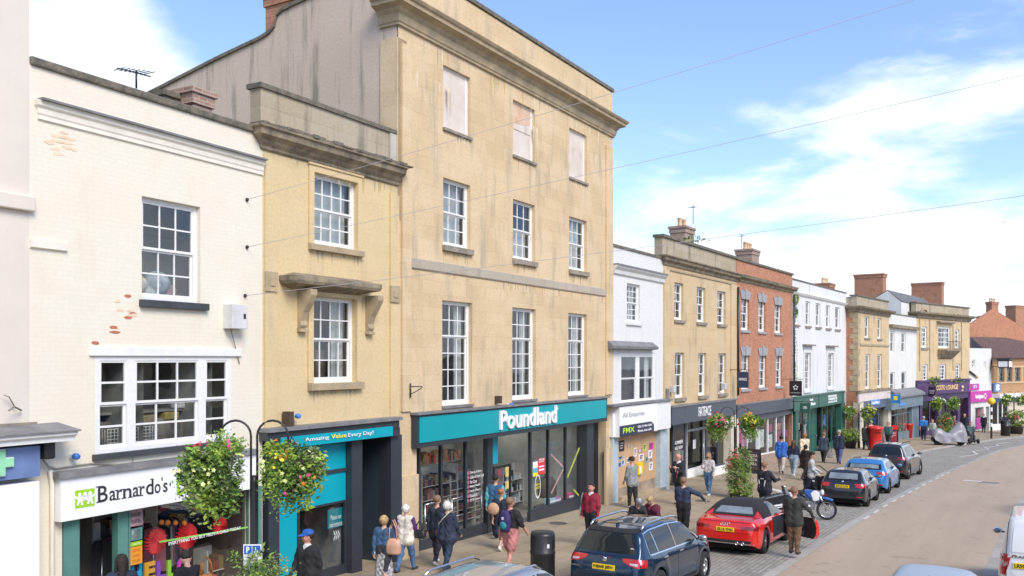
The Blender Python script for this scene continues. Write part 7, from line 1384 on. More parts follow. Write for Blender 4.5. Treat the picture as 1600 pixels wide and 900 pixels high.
m = MB(); m.box(-.95, -.45, -.13, .13, .32, .62, M('engine metal', (.25, .25, .26), .4, .3, 12, .3, 30, metal=.7)); m.lathe([(.11, -.17), (.11, .17)], (-.62, 0, .42), M('engine metal', 0), 14, True, 'y'); m.lathe([(.09, -.08), (.09, .22)], (-.62, 0, .62), M('engine metal', 0), 12); m.build('engine', BK, bevel=.02)
m = MB(); m.tube([(-.35, 0, .95), (-.42, 0, .35), (-.95, 0, .28), (-1.02, 0, .85)], .028, M('silver frame', (.6, .6, .62), .35, 0, metal=.8)); m.tube([(-.95, .10, .38), (-1.42, .10, .33)], .03, m_chrome); m.tube([(-.95, -.10, .38), (-1.42, -.10, .33)], .03, m_chrome); m.build('frame', BK)
m = MB(); m.tube([(-.5, -.13, .55), (-.6, -.2, .45), (-1.0, -.19, .62), (-1.65, -.17, .88)], [.02, .025, .045, .055], m_chrome); m.build('exhaust_pipe', BK)
m = MB(); m.tube([(-.42, -.42, 1.14), (-.36, -.18, 1.10), (-.34, 0, 1.06), (-.36, .18, 1.10), (-.42, .42, 1.14)], .014, m_trim); [m.tube([(-.42, y, 1.14), (-.42, y*1.3, 1.14)], .02, m_trim) for y in (-.33, .33)]; m.build('handlebar', BK)
for y in (-.30, .30): m = MB(); m.tube([(-.4, y, 1.13), (-.42, y, 1.30)], .007, m_trim, 5); m.ball((-.43, y, 1.33), .06, m_chrome, 8, (.3, 1, .7)); m.build('mirror', BK)
m = MB(); m.ball((-.14, 0, .94), .11, m_wt, 10, (.6, .9, 1)); m.build('headlight', BK); m = MB(); m.tube([(-.85, .1, .35), (-.9, .36, .02)], .014, m_trim); m.build('side_stand', BK)

bz = XY(30.2, -6.9); BB = thing('motorbike', 'black touring motorcycle with fairing beside the rider in black', 'motorcycle', (bz[0], bz[1], zg(30.2)-.104), 0, 'motorcycles'); BB.rotation_euler = (R(-6), 0, PHI-R(60))
m = MB(); 
for x, r in ((0, .31), (-1.42, .31)):
    m = MB(); m.lathe([(r*.66, -.06), (r*.92, -.065), (r, -.03), (r, .03), (r*.92, .065), (r*.66, .06)], (x, 0, r), m_tyre, 24, True, 'y', False); w = m.build('wheel', BB); m = MB(); [m.obox((x+r*.33*math.cos(a), 0, r+r*.33*math.sin(a)), (r*.62, .04, .05), Matrix.Rotation(-a, 3, 'Y'), m_alloyd) for a in [2*math.pi*k/5 for k in range(5)]]; m.build('rim', w)
m_bk = paint('black fairing', (.012, .013, .018), .2, .1)
m = MB(); m.prism([(.12, .82), (-.05, 1.05), (-.35, 1.12), (-.95, .98), (-.98, .8), (-.75, .5), (-.65, .3), (-.3, .32), (-.15, .62)], -.22, .22, m_bk); m.build('fairing', BB, bevel=.07); m = MB(); m.prism([(-.05, 1.05), (-.22, 1.36), (-.27, 1.36), (-.2, 1.05)], -.17, .17, m_cgl); m.build('windshield', BB, bevel=.02)
m = MB(); m.prism([(-.85, .95), (-1.65, 1.0), (-1.7, .93), (-1.3, .78), (-.9, .80)], -.16, .16, m_trim); m.build('seat', BB, bevel=.04); m = MB(); m.prism([(-1.35, .95), (-1.9, 1.02), (-1.85, .85), (-1.3, .72)], -.14, .14, m_bk); m.build('tail', BB, bevel=.04)
m = MB(); m.obox((-1.4, -.3, .72), (.5, .2, .34), 0, M('silver pannier', (.5, .52, .52), .35, .1, metal=.5)); m.build('pannier', BB, bevel=.03); m = MB(); m.tube([(-.28, -.36, 1.06), (-.2, 0, 1.04), (-.28, .36, 1.06)], .015, m_trim); m.build('handlebar', BB); m = MB(); [m.tube([(0, y, .31), (-.22, y, .9)], .025, m_chrome) for y in (-.1, .1)]; m.build('fork', BB)
t = MB(); t.prism([(-.35, .78), (-.8, .70), (-.8, .64), (-.35, .72)], -.2255, -.2225, m_wt); t.prism([(-.35, .70), (-.7, .62), (-.7, .59), (-.35, .67)], -.2255, -.2225, m_wt); t.build('side_stripe', BB)

X, Y, z = at_px(1484, 697); CS = thing('covered_scooter', 'motor scooter wrapped in a grey shiny cover on the parking strip', 'motorcycle', (X, Y, z), PHI-R(38))
m_tarp = M('grey tarpaulin', (.20, .195, .22), .35, .3, 2.5, .6, 6, col2=(.34, .33, .36))
vs = []; fs = []; nx_, ny_ = 26, 18; rr = random.Random(9)
for i in range(nx_+1):
    x = -1.25+2.5*i/nx_; hz = lerp_tab([(-1.25, .55), (-1.1, .95), (-.8, 1.05), (-.4, .78), (0, .72), (.35, .95), (.7, 1.32), (.95, 1.1), (1.1, .75), (1.25, .45)], x); wv = lerp_tab([(-1.25, .15), (-.8, .33), (0, .36), (.7, .42), (1.25, .12)], x); bz_ = lerp_tab([(-1.25, .4), (-.9, .22), (0, .28), (.9, .2), (1.25, .35)], x)
    for j in range(ny_+1):
        a = math.pi*j/ny_; y = -wv*math.cos(a)*(1+.15*math.sin(x*9+j)); zz_ = bz_+(hz-bz_)*math.sin(a)**.7*(1+.05*math.sin(x*11+j*.8)); vs.append((x, y, zz_))
fs = [(i*(ny_+1)+j, (i+1)*(ny_+1)+j, (i+1)*(ny_+1)+j+1, i*(ny_+1)+j+1) for i in range(nx_) for j in range(ny_)]
MB().add(vs, fs, m_tarp, True).build('cover', CS); CS.scale = (1.45,)*3
for x in (-.85, .85):
    m = MB(); m.lathe([(.12, -.06), (.27, -.06), (.29, 0), (.27, .06), (.12, .06)], (x, 0, .29), m_tyre, 20, True, 'y'); m.build('wheel', CS)
# ================================================================ people
def surface_nets(f, org, h):
    ins = f < 0; nx, ny, nz = f.shape
    C = [(0, 0, 0), (1, 0, 0), (0, 1, 0), (1, 1, 0), (0, 0, 1), (1, 0, 1), (0, 1, 1), (1, 1, 1)]
    sl = lambda a, c: a[c[0]:nx-1+c[0], c[1]:ny-1+c[1], c[2]:nz-1+c[2]]
    cnt = sum(sl(ins, c).astype(np.int8) for c in C); act = (cnt > 0) & (cnt < 8)
    idx = -np.ones(act.shape, int); ids = np.argwhere(act); idx[act] = np.arange(len(ids))
    vals = {c: sl(f, c)[act] for c in C}; pos = np.zeros((len(ids), 3)); num = np.zeros(len(ids))
    for c in C:
        for ax in range(3):
            if c[ax] == 1: continue
            d = list(c); d[ax] = 1; d = tuple(d); a, b = vals[c], vals[d]; m = (a < 0) != (b < 0); t = np.where(m, a/np.where(m, a-b, 1), 0)
            p = np.array(c, float)[None, :].repeat(len(ids), 0); p[:, ax] += t; pos[m] += p[m]; num[m] += 1
    v = (ids+pos/num[:, None])*h+np.array(org)
    faces = []
    for ax in range(3):
        a1, a2 = (ax+1) % 3, (ax+2) % 3; s0 = [slice(None)]*3; s1 = [slice(None)]*3; s0[ax] = slice(0, -1); s1[ax] = slice(1, None)
        A = ins[tuple(s0)]; Bq_ = ins[tuple(s1)]; ch = np.argwhere(A != Bq_); inn = A[tuple(ch.T)]
        ok = (ch[:, a1] > 0) & (ch[:, a2] > 0) & (ch[:, a1] < f.shape[a1]-1) & (ch[:, a2] < f.shape[a2]-1); ch = ch[ok]; inn = inn[ok]
        def g(o1, o2): q = ch.copy(); q[:, a1] -= o1; q[:, a2] -= o2; return idx[tuple(q.T)]
        q = np.stack([g(1, 1), g(0, 1), g(0, 0), g(1, 0)], 1); q[~inn] = q[~inn][:, ::-1]; faces.append(q)
    return v, np.concatenate(faces)
def seg_d(P, a, b, ra, rb, sq=None):
    a = np.array(a, float); b = np.array(b, float); ab = b-a; l = (ab*ab).sum() or 1e-9; t = np.clip(((P-a)@ab)/l, 0, 1)
    q = P-(a+t[..., None]*ab)
    if sq: q = q/np.array(sq)
    return np.sqrt((q*q).sum(-1))-(ra+(rb-ra)*t)
def smin(a, b, k):
    h = np.clip(.5+.5*(b-a)/k, 0, 1); return b*(1-h)+a*h-k*h*(1-h)
def rotx(v, a): c, s = math.cos(a), math.sin(a); return (v[0], v[1]*c-v[2]*s, v[1]*s+v[2]*c)
def add3(a, b, k=1): return (a[0]+b[0]*k, a[1]+b[1]*k, a[2]+b[2]*k)
m_skin = M('skin', (.60, .36, .26), .5, .06, 12); m_skin2 = M('ruddy skin', (.62, .30, .22), .5, .06, 12); m_eye = M('eye dark', (.03, .025, .02), .3, 0)
HC = dict(brown=(.10, .055, .03), dark=(.022, .016, .012), grey=(.42, .40, .37), white=(.70, .67, .60), blonde=(.46, .31, .14), red=(.36, .15, .06), lightbrown=(.24, .14, .08))
_cl = {}
def cloth(c, kind='cloth'):
    k = (tuple(c), kind)
    if k not in _cl: _cl[k] = M('%s %.3f %.3f %.3f' % (kind, *c), c, .85, .4, 7, .5, 22)
    return _cl[k]
NP = [0]
def person(label, px=None, py=None, H=1.72, face=0, top=(.05, .06, .1), bot=(.03, .03, .04), shoe=(.03, .03, .03), hair='brown', style='short', lean=0, legs=(18, 5, -16, 22), armL=(-14, 8, 15), armR=(18, 8, 20), sleeve=1, hem=.0, hemr=0, skirt=None, shorts=False, bulk=1, headp=0, heady=0, cap=None, skin=m_skin, at=None, group='people on the pavement', h=.017, ground=0, sit=False, eyes=False, bust=0, collar=None, gilet=None, zofs=0, fy=None):
    if fy: X, Y, z = ground_hit(px, fy); H = (fy-py)*Y/FOC; bulk *= 1.05
    elif at is None:
        Y = 20+max(0, 820-py)*.22; z = 0.0; sc_ = lerp_tab([(560, 1), (640, 1.0), (655, 1.09), (675, 1.12), (705, 1.09), (722, 1.06), (762, 1.02), (790, 1.0)], py); H *= sc_
        for _ in range(40):
            Y = (CAMZ-z-ground-H)*FOC/(py-HOR) if py > HOR+1 else 30; X = (px-800)/FOC*Y; z = zg(inv(X, Y)[0])
        z += ground
    else: X, Y = XY(*at); z = zg(at[0])+ground
    bulk *= 1.13; t = thing('person', label, 'person', (X, Y, z+zofs), PHI-R(90)+R(face), group); k = H/1.75; NP[0] += 1
    D = math.radians; prim = []          # (zone, a, b, ra, rb, mat, squash)
    hipz = .90*k; up = lambda v: add3((0, 0, hipz), rotx((v[0], v[1], v[2]-hipz), -D(lean)))   # upper body leans about the hips
    # legs
    drop = 0; feet = []
    for sd, hf, kf in ((-1, legs[0], legs[1]), (1, legs[2], legs[3])):
        a = (sd*.092*k, 0, hipz); th_ = D(hf); kn = add3(a, (0, math.sin(th_), -math.cos(th_)), .43*k); t2 = D(hf-kf); an = add3(kn, (0, math.sin(t2), -math.cos(t2)), .40*k); feet.append((sd, a, kn, an, t2))
    low = min(f[3][2] for f in feet); dz = .075*k-low if not sit else 0
    sh = lambda v: (v[0], v[1], v[2]+dz)
    for sd, a, kn, an, t2 in feet:
        zn = 1 if sd < 0 else 2; lm = 2
        a8 = tuple(a[i]+(kn[i]-a[i])*.72 for i in range(3)); prim.append((zn, sh(a), sh(a8 if shorts else kn), .098*k*bulk, (.088 if shorts else .068)*k*bulk, 2, None))
        if shorts: mid = add3(kn, an, 0); prim.append((zn, sh(a8), sh(kn), .07*k, .058*k, 0, None)); prim.append((zn, sh(kn), sh(an), .055*k, .038*k, 0, None))
        elif skirt: prim.append((zn, sh(kn), sh(an), .052*k, .036*k, 0 if skirt[1] else 2, None))
        else: prim.append((zn, sh(kn), sh(an), .066*k*bulk, .052*k, 2, None))
        fa = D(0 if abs(an[2]-low) < .04 else -30); f1 = (an[0]*1.15, an[1]-.03*k, an[2]-.03*k); f2 = add3(f1, rotx((0, .19*k, -.012*k), fa)); prim.append((zn, sh(f1), sh(f2), .042*k, .032*k, 3, None))
    U = lambda v: sh(up((v[0]*k, v[1]*k, v[2]*k)))
    b = bulk
    for sd in (-1, 1):
        prim.append((0, U((sd*.075, 0, .90)), U((sd*.065, .005, 1.08)), .112*k*b, .104*k*b, 2 if not hem else 1, None))
        prim.append((0, U((sd*.066, .008, .98)), U((sd*.082, .0, 1.33)), .105*k*b, .108*k*b, 1, None)); prim.append((0, U((sd*.08, 0, 1.36)), U((sd*.155, -.005, 1.40)), .075*k, .068*k*b, 1, None))
        if bust: prim.append((0, U((sd*.07, .08, 1.24)), U((sd*.07, .09, 1.23)), .075*k, .07*k, 1, None))
        if hem:
            a0 = U((sd*.07, 0, 1.0)); a1 = sh((sd*.078*k, 0, (.90-hem)*k)); prim.append((0, a0, a1, .115*k*b, (.128+hemr)*k*b, 1, None))
        if skirt: prim.append((0, sh((sd*.05*k, 0, .95*k)), sh((sd*.075*k, 0, skirt[0]*k)), .12*k, .16*k, 4, None))
    prim.append((0, U((0, 0, 1.40)), U((0, .012, 1.52)), .058*k, .05*k, 0, None))
    if collar: prim.append((0, U((0, .01, 1.42)), U((0, .012, 1.455)), .078*k, .07*k, 5, None))
    hd = D(headp); hc = (0, .02, 1.635); Hd = lambda v: U(add3((0, .01, 1.53), rot_h(add3(v, (0, -.01, -1.53)), hd, D(heady))))
    prim.append((5, Hd((0, .012, 1.60)), Hd((0, .0, 1.665)), .081*k, .096*k, 0, None)); prim.append((5, Hd((0, .045, 1.565)), Hd((0, .03, 1.60)), .046*k, .06*k, 0, None)); prim.append((5, Hd((0, .098, 1.632)), Hd((0, .112, 1.607)), .010*k, .017*k, 0, None))
    for sd in (-1, 1): prim.append((5, Hd((sd*.084, 0, 1.60)), Hd((sd*.088, -.006, 1.635)), .014*k, .018*k, 0, None)); prim.append((5, Hd((sd*.04, .055, 1.60)), Hd((sd*.04, .05, 1.6)), .036*k, .036*k, 0, None))
    hands = []
    for sd, (fl, ab, el) in ((-1, armL), (1, armR)):
        s_ = (sd*.185, -.005, 1.385); d1 = (sd*math.sin(D(ab)), math.sin(D(fl))*math.cos(D(ab)), -math.cos(D(fl))*math.cos(D(ab))); e_ = add3(s_, d1, .285)
        a2 = D(fl+el); inn = -sd*math.sin(D(max(0, el)*.35)); d2 = (math.sin(D(ab))*sd*.5+inn*.6, math.sin(a2), -math.cos(a2)); n_ = math.sqrt(sum(q*q for q in d2)); d2 = tuple(q/n_ for q in d2); w_ = add3(e_, d2, .255)
        zn = 3 if sd < 0 else 4; am = 1; 
        prim.append((zn, U(s_), U(e_), .062*k*b, .050*k*b, 6 if gilet else 1, None))
        prim.append((zn, U(e_), U(w_), (.048 if sleeve else .040)*k, (.038 if sleeve else .028)*k, (6 if gilet else 1) if sleeve else 0, None))
        if not sleeve: prim.append((zn, U(s_), U(add3(s_, d1, .2)), .07*k*b, .066*k*b, 1, None))
        pm = add3(w_, d2, .075); prim.append((zn, U(add3(w_, d2, .01)), U(pm), .030*k, .034*k, 0, None)); hands.append((sd, w_, d2, pm))
    A = np.array([p[1] for p in prim]+[p[2] for p in prim]); mn = A.min(0)-.19; mx = A.max(0)+.19; n3 = np.ceil((mx-mn)/h).astype(int)+1
    g = np.stack(np.meshgrid(*[mn[i]+h*np.arange(n3[i]) for i in range(3)], indexing='ij'), -1).astype(np.float32); zones = {}
    for p in prim:
        lo = np.minimum(p[1], p[2])-max(p[3], p[4])-.07; hi = np.maximum(p[1], p[2])+max(p[3], p[4])+.07; i0 = np.clip(((lo-mn)/h).astype(int), 0, n3); i1 = np.clip(((hi-mn)/h).astype(int)+2, 0, n3)
        S_ = (slice(i0[0], i1[0]), slice(i0[1], i1[1]), slice(i0[2], i1[2])); d = seg_d(g[S_], p[1], p[2], p[3], p[4])
        z_ = zones.setdefault(p[0], np.full(tuple(n3), 1.0)); z_[S_] = smin(z_[S_], d, .035 if p[0] != 5 else .015)
    f = None
    for z_ in (0, 1, 2, 3, 4, 5):
        f = zones[z_] if f is None else smin(f, zones[z_], .012 if z_ not in (1, 2) else .02)
    # soft folds in the clothing
    rs = NP[0]*1.7; f = f+.0075*np.sin(g[..., 2]*38+rs+6*np.sin(g[..., 0]*9+rs))*np.sin(g[..., 0]*17+g[..., 1]*15+rs)*(g[..., 2] < 1.36*k+dz)
    v, fc = surface_nets(f, mn, h); cen = v[fc].mean(1); best = np.full(len(cen), 9.0); mi = np.zeros(len(cen), int)
    for p in prim:
        d = seg_d(cen, p[1], p[2], p[3], p[4]); d = d-(.004 if p[5] == 1 and hem else 0); u_ = d < best; best[u_] = d[u_]; mi[u_] = p[5]
    cut = (best < 8) & (mi == 1) & (cen[:, 2] < (.90+.02)*k+dz) & (hem == 0); mi[cut & (np.abs(cen[:, 0]) < .2*k)] = 2 if not skirt else 4
    mats = [skin, cloth(top), cloth(bot), cloth(shoe), skirt[2] if skirt else cloth(top), collar or cloth(top), cloth(gilet) if gilet else cloth(top)]
    vs = [tuple(x) for x in v]; fs = [tuple(int(i) for i in q) for q in fc]; mis = list(map(int, mi)); mb = MB(); mb.mats = mats; mb.v = vs; mb.f = fs; mb.m = mis; mb.sm = [True]*len(fs)
    # fingers rooted in each palm
    for sd, w_, d2, pm in hands:
        side = Vector((0, 1, 0)) if abs(d2[1]) < .7 else Vector((0, 0, 1)); dd = Vector(d2); side = (side-dd*side.dot(dd)).normalized(); inn = dd.cross(side)*(-sd)
        if inn.x*sd > 0: inn = -inn
        for j, (o_, l_) in enumerate(((-.024, .060), (-.008, .072), (.009, .076), (.025, .068))):
            b0 = Vector(pm)+side*o_-dd*.01; b1 = b0+dd*(l_*.5)+inn*.006; b2 = b1+dd*(l_*.35)+inn*.022; b3 = b2+dd*(l_*.12)+inn*.026
            mb.tube([U(b0), U(b1), U(b2), U(b3)], [.0105*k, .0098*k, .009*k, .0065*k], skin, 6)
        t0 = Vector(w_)+dd*.04+side*.026; t1 = t0+dd*.03+side*.026+inn*.01; t2_ = t1+dd*.03+side*.004+inn*.012; mb.tube([U(t0), U(t1), U(t2_)], [.013*k, .012*k, .008*k], skin, 6)
    me = bpy.data.meshes.new('body'); me.from_pydata(mb.v, [], mb.f)
    for m_ in mb.mats: me.materials.append(m_)
    me.polygons.foreach_set('material_index', mb.m); me.polygons.foreach_set('use_smooth', [True]*len(mb.f)); o = bpy.data.objects.new('body', me); COL.objects.link(o); o.parent = t
    # hair or headgear
    hh = .014
    if style != 'bald' or cap:
        G = np.stack(np.meshgrid(np.arange(-.16, .16, hh), np.arange(-.20, .18, hh), np.arange(1.30, 1.80, hh), indexing='ij'), -1); X_, Y_, Z_ = G[..., 0], G[..., 1], G[..., 2]
        el_ = lambda c, r: (np.sqrt(((G-np.array(c))/np.array(r))**2 @ np.ones(3))-1)*min(r)
        if style in ('short', 'bald'): s_ = el_((0, -.004, 1.668), (.100, .112, .100)); s_ = np.maximum(s_, 1.625+Y_*.95-Z_)
        elif style == 'bob': s_ = el_((0, -.012, 1.65), (.108, .116, .118)); s_ = np.maximum(s_, -np.maximum(np.abs(X_)-.068, np.maximum(1.0-Y_-.955, Z_-1.70)))
        elif style in ('long', 'pony'):
            s_ = el_((0, -.01, 1.655), (.102, .112, .112)); s_ = np.maximum(s_, -np.maximum(np.abs(X_)-.066, np.maximum(.045-Y_, Z_-1.70)))
            s_ = np.minimum(s_, seg_d(G, (0, -.085, 1.66), (0, -.12, 1.36 if style == 'long' else 1.40), .075 if style == 'long' else .05, .05 if style == 'long' else .025))
            if style == 'long': [0 for _ in (1,)]; s_ = np.minimum(s_, np.minimum(seg_d(G, (.075, -.02, 1.64), (.09, .0, 1.44), .035, .03), seg_d(G, (-.075, -.02, 1.64), (-.09, .0, 1.44), .035, .03)))
        elif style == 'bun': s_ = np.minimum(el_((0, -.004, 1.665), (.096, .106, .096)), el_((0, -.12, 1.69), (.05, .045, .05))); s_ = np.maximum(s_, 1.60+Y_*.55-Z_)
        elif style == 'hood': s_ = el_((0, -.02, 1.64), (.125, .13, .14)); s_ = np.maximum(s_, -np.maximum(np.abs(X_)-.07, .03-Y_))
        if style != 'bald':
            s_ = s_+.004*np.sin(X_*90+Z_*30)*np.sin(Y_*80+Z_*50)
            hv, hf_ = surface_nets(s_, (-.16, -.20, 1.30), hh)
            if len(hv):
                hm = M('hair '+hair, HC[hair], .65, .35, 20, .5, 60) if style != 'hood' else cloth(top); hb = MB(); hb.add([Hd(tuple(q)) for q in hv], [tuple(map(int, q)) for q in hf_], hm, True); hb.build('hair' if style != 'hood' else 'hood', t, weld=False)
    if cap:
        m_ = MB(); cm = cloth(cap[1], 'cap'); ring = []
        prf = [(.098, 1.66), (.100, 1.70), (.085, 1.745), (.05, 1.765), (.001, 1.77)] if cap[0] == 'peak' else [(.105, 1.675), (.118, 1.70), (.10, 1.74), (.05, 1.752), (.001, 1.755)]
        vs_ = []; n_ = 16
        for r_, z_ in prf:
            for j in range(n_): a = 2*math.pi*j/n_; vs_.append(Hd((r_*math.cos(a), r_*1.1*math.sin(a), z_)))
        m_.add(vs_, [(i*n_+j, i*n_+(j+1) % n_, (i+1)*n_+(j+1) % n_, (i+1)*n_+j) for i in range(len(prf)-1) for j in range(n_)], cm, True)
        ln = .085 if cap[0] == 'peak' else .03; m_.add([Hd(q) for q in [(-.08, .07, 1.675), (-.065, .10+ln*.7, 1.66), (0, .11+ln, 1.655), (.065, .10+ln*.7, 1.66), (.08, .07, 1.675), (0, .09, 1.69), (-.08, .07, 1.668), (-.065, .10+ln*.7, 1.652), (0, .11+ln, 1.647), (.065, .10+ln*.7, 1.652), (.08, .07, 1.668)]], [(0, 1, 2, 5), (5, 2, 3, 4), (6, 7, 8), (8, 9, 10), (6, 8, 10), (0, 1, 7, 6), (1, 2, 8, 7), (2, 3, 9, 8), (3, 4, 10, 9)], cm); m_.build('cap', t)
    if eyes:
        for sd in (-1, 1): MB().ball(Hd((sd*.032, .083, 1.638)), .0085*k, m_eye, 8).build('eye', t)
        MB().tube([Hd((-.022, .094, 1.574)), Hd((0, .099, 1.572)), Hd((.022, .094, 1.574))], .005, M('lips', (.40, .14, .12), .5), 6).build('mouth', t)
    return t, U, hands
def rot_h(v, p, y):
    v = rotx(v, -p); c, s = math.cos(y), math.sin(y); return (v[0]*c-v[1]*s, v[0]*s+v[1]*c, v[2])
def carried(t, name, label, cat, mb, loc=(0, 0, 0), bevel=0, group=None):
    """a thing held or worn by a person: its own top-level object, placed from the person's frame"""
    o = mb.build(name, None, bevel); tag(o, label, cat, group); o.rotation_euler = t.rotation_euler; Mx = Matrix.Rotation(t.rotation_euler[2], 4, 'Z'); p = Mx @ Vector(loc)+Vector(t.location); o.location = p; return o
navy = (.022, .032, .06); black = (.014, .014, .017); jeans = (.07, .15, .29); beige = (.52, .46, .38)
def bagmesh(c, w=.30, h=.32, d=.14, strap=.35, leather=True):
    m = MB(); mt = M('bag %.2f %.2f' % (c[0], c[1]), c, .5, .25, 8, .3, 14); n = 10; rings = []
    pr = [(0, .8), (.04, 1), (h*.5, 1.02), (h*.85, .85), (h, .6)]; vs = []
    for z, k in pr:
        for j in range(16): a = 2*math.pi*j/16; c_, s_ = math.cos(a), math.sin(a); vs.append((w/2*k*math.copysign(abs(c_)**.6, c_), d/2*k*math.copysign(abs(s_)**.6, s_), z))
    m.add(vs, [(i*16+j, i*16+(j+1) % 16, (i+1)*16+(j+1) % 16, (i+1)*16+j) for i in range(4) for j in range(16)]+[tuple(range(16)), tuple(64+j for j in range(16))], mt, True)
    if strap:
        for y in (-d*.25, d*.25): m.tube([(-w*.28, y, h*.9), (-w*.22, y, h+strap*.6), (0, y, h+strap), (w*.22, y, h+strap*.6), (w*.28, y, h*.9)], .013, mt, 6)
    return m
def backpack(c1, c2):
    m = MB(); m1, m2 = cloth(c1, 'pack'), cloth(c2, 'pack'); vs = []; fs = []
    for i in range(9):
        z = .5*i/8; k = math.sin(math.pi*(.12+.80*i/8))**.45
        for j in range(14): a = 2*math.pi*j/14; c_, s_ = math.cos(a), math.sin(a); vs.append((.15*k*math.copysign(abs(c_)**.7, c_), .10*k*math.copysign(abs(s_)**.7, s_), z))
    m.add(vs, [(i*14+j, i*14+(j+1) % 14, (i+1)*14+(j+1) % 14, (i+1)*14+j) for i in range(8) for j in range(14)]+[tuple(range(14)), tuple(8*14+j for j in range(14))], m1, True)
    m.ball((0, -.085, .16), .1, m2, 10, (1.05, .45, 1)); m.box(-.02, .02, -.115, -.09, .3, .36, m_letter)
    for sd in (-1, 1): m.tube([(sd*.09, .07, .08), (sd*.11, .12, .2), (sd*.11, .14, .45), (sd*.10, .05, .50)], .02, m1, 6)
    return m
# ---- in front of the charity shop and the narrow shop
t, U_, hd = person('dark-haired person in a navy jacket at the bottom edge by the charity shop', 190, 864, 1.68, 60, top=navy, hair='dark', style='long'); A_ = t
t, U_, hd = person('person in a black quilted jacket bending toward the charity shop window', 300, 858, 1.66, 70, top=black, hair='dark', style='short', lean=22, bulk=1.12, headp=15, hem=.08)
carried(t, 'shoulder_bag', 'tan leather shoulder bag on the person in the quilted jacket', 'bag', bagmesh((.50, .20, .05), .34, .24, .13, .3), (.22, -.06, .98))
t, U_, hd = person('man in a blue baseball cap, black coat and white shirt walking left', 481, 826, 1.76, 178, top=(.018, .018, .022), bot=(.02, .02, .025), hair='dark', style='short', cap=('peak', (.02, .12, .46)), collar=cloth((.75, .74, .72)), hem=.18, bulk=1.12, eyes=True, skin=m_skin2, heady=-40)
t, U_, hd = person('short-haired blonde woman in a denim jacket and patterned skirt', 600, 805, 1.60, 12, top=(.045, .11, .21), hair='blonde', style='bob', skirt=(.32, 1, M('patterned skirt', (.02, .02, .03), .8, 0, 16, col2=(.72, .70, .70))), bulk=1.06, legs=(12, 4, -10, 12))
carried(t, 'shoulder_bag', 'pale pink leather shoulder bag of the woman in the denim jacket', 'bag', bagmesh((.62, .36, .24), .34, .34, .16, .40), (.26, -.06, .78))
t, U_, hd = person('white-haired woman in a cream padded gilet and blue jeans', 634, 786, 1.62, 8, top=(.72, .66, .56), bot=jeans, hair='white', style='bob', gilet=(.10, .03, .16), hem=.06, legs=(-14, 14, 20, 4), shoe=(.05, .04, .04), bulk=1.08)
carried(t, 'handbag', 'black handbag carried by the white-haired woman in the cream gilet', 'bag', bagmesh((.02, .02, .02), .32, .2, .12, .2), (.32, .08, .80))
t, U_, hd = person('grey-haired person in a dark navy coat and white trainers beside the turquoise shop', 683, 774, 1.68, 5, top=(.022, .03, .045), bot=(.07, .06, .09), shoe=(.75, .72, .70), hair='lightbrown', style='short', hem=.16, legs=(10, 5, -12, 16))
t, U_, hd = person('white-haired woman in a navy jacket and navy trousers with a bag across her back', 699, 783, 1.66, 3, top=(.028, .036, .065), bot=(.022, .045, .075), hair='white', style='bob', hem=.06, hemr=.02, bulk=1.12, legs=(12, 4, -14, 14))
carried(t, 'crossbody_bag', 'small tan bag on a pale strap across the woman in navy', 'bag', bagmesh((.42, .20, .10), .22, .18, .08, 0), (-.24, .02, .80))
m = MB(); m.tube([(-.24, -.03, .95), (-.14, -.155, 1.15), (.02, -.15, 1.32), (.13, -.07, 1.45), (.12, .05, 1.44)], .012, M('pale strap', (.62, .55, .42), .7), 6); carried(t, 'bag_strap', 'pale shoulder strap crossing the back of the woman in navy', 'strap', m)
t, U_, hd = person('man in a blue and teal hooded anorak entering the turquoise shop', 774, 740, 1.76, 15, top=(.035, .12, .22), hair='dark', bot=(.03, .03, .04), hem=.05, bulk=1.12, gilet=(.10, .38, .42), ground=.02)
t, U_, hd = person('woman with red hair in a bun and a navy dress with pale straps', 783, 762, 1.64, 10, top=(.022, .03, .055), hair='red', style='bun', bot=(.03, .03, .05), skirt=(.50, 1, cloth((.022, .03, .055))), sleeve=0, shoe=(.7, .65, .6))
carried(t, 'straw_hat', 'round straw coloured bag hanging behind the woman in the navy dress', 'bag', MB().ball((0, 0, 0), .17, M('straw', (.56, .34, .20), .8, .2, 20, .4, 60), 14, (1, .45, 1)), (-.15, -.20, 1.12))
t, U_, hd = person('man in a black T-shirt and salmon pink shorts', 797, 777, 1.76, -6, top=(.018, .018, .02), bot=(.52, .20, .19), hair='lightbrown', shorts=True, sleeve=0, bulk=1.18, armL=(-8, 16, 12), armR=(14, 22, 30), shoe=(.45, .42, .40), legs=(12, 4, -12, 14), skin=m_skin2)
carried(t, 'backpack', 'purple and turquoise backpack on the man in pink shorts', 'backpack', backpack((.045, .03, .12), (.03, .30, .36)), (0, -.20, .98))
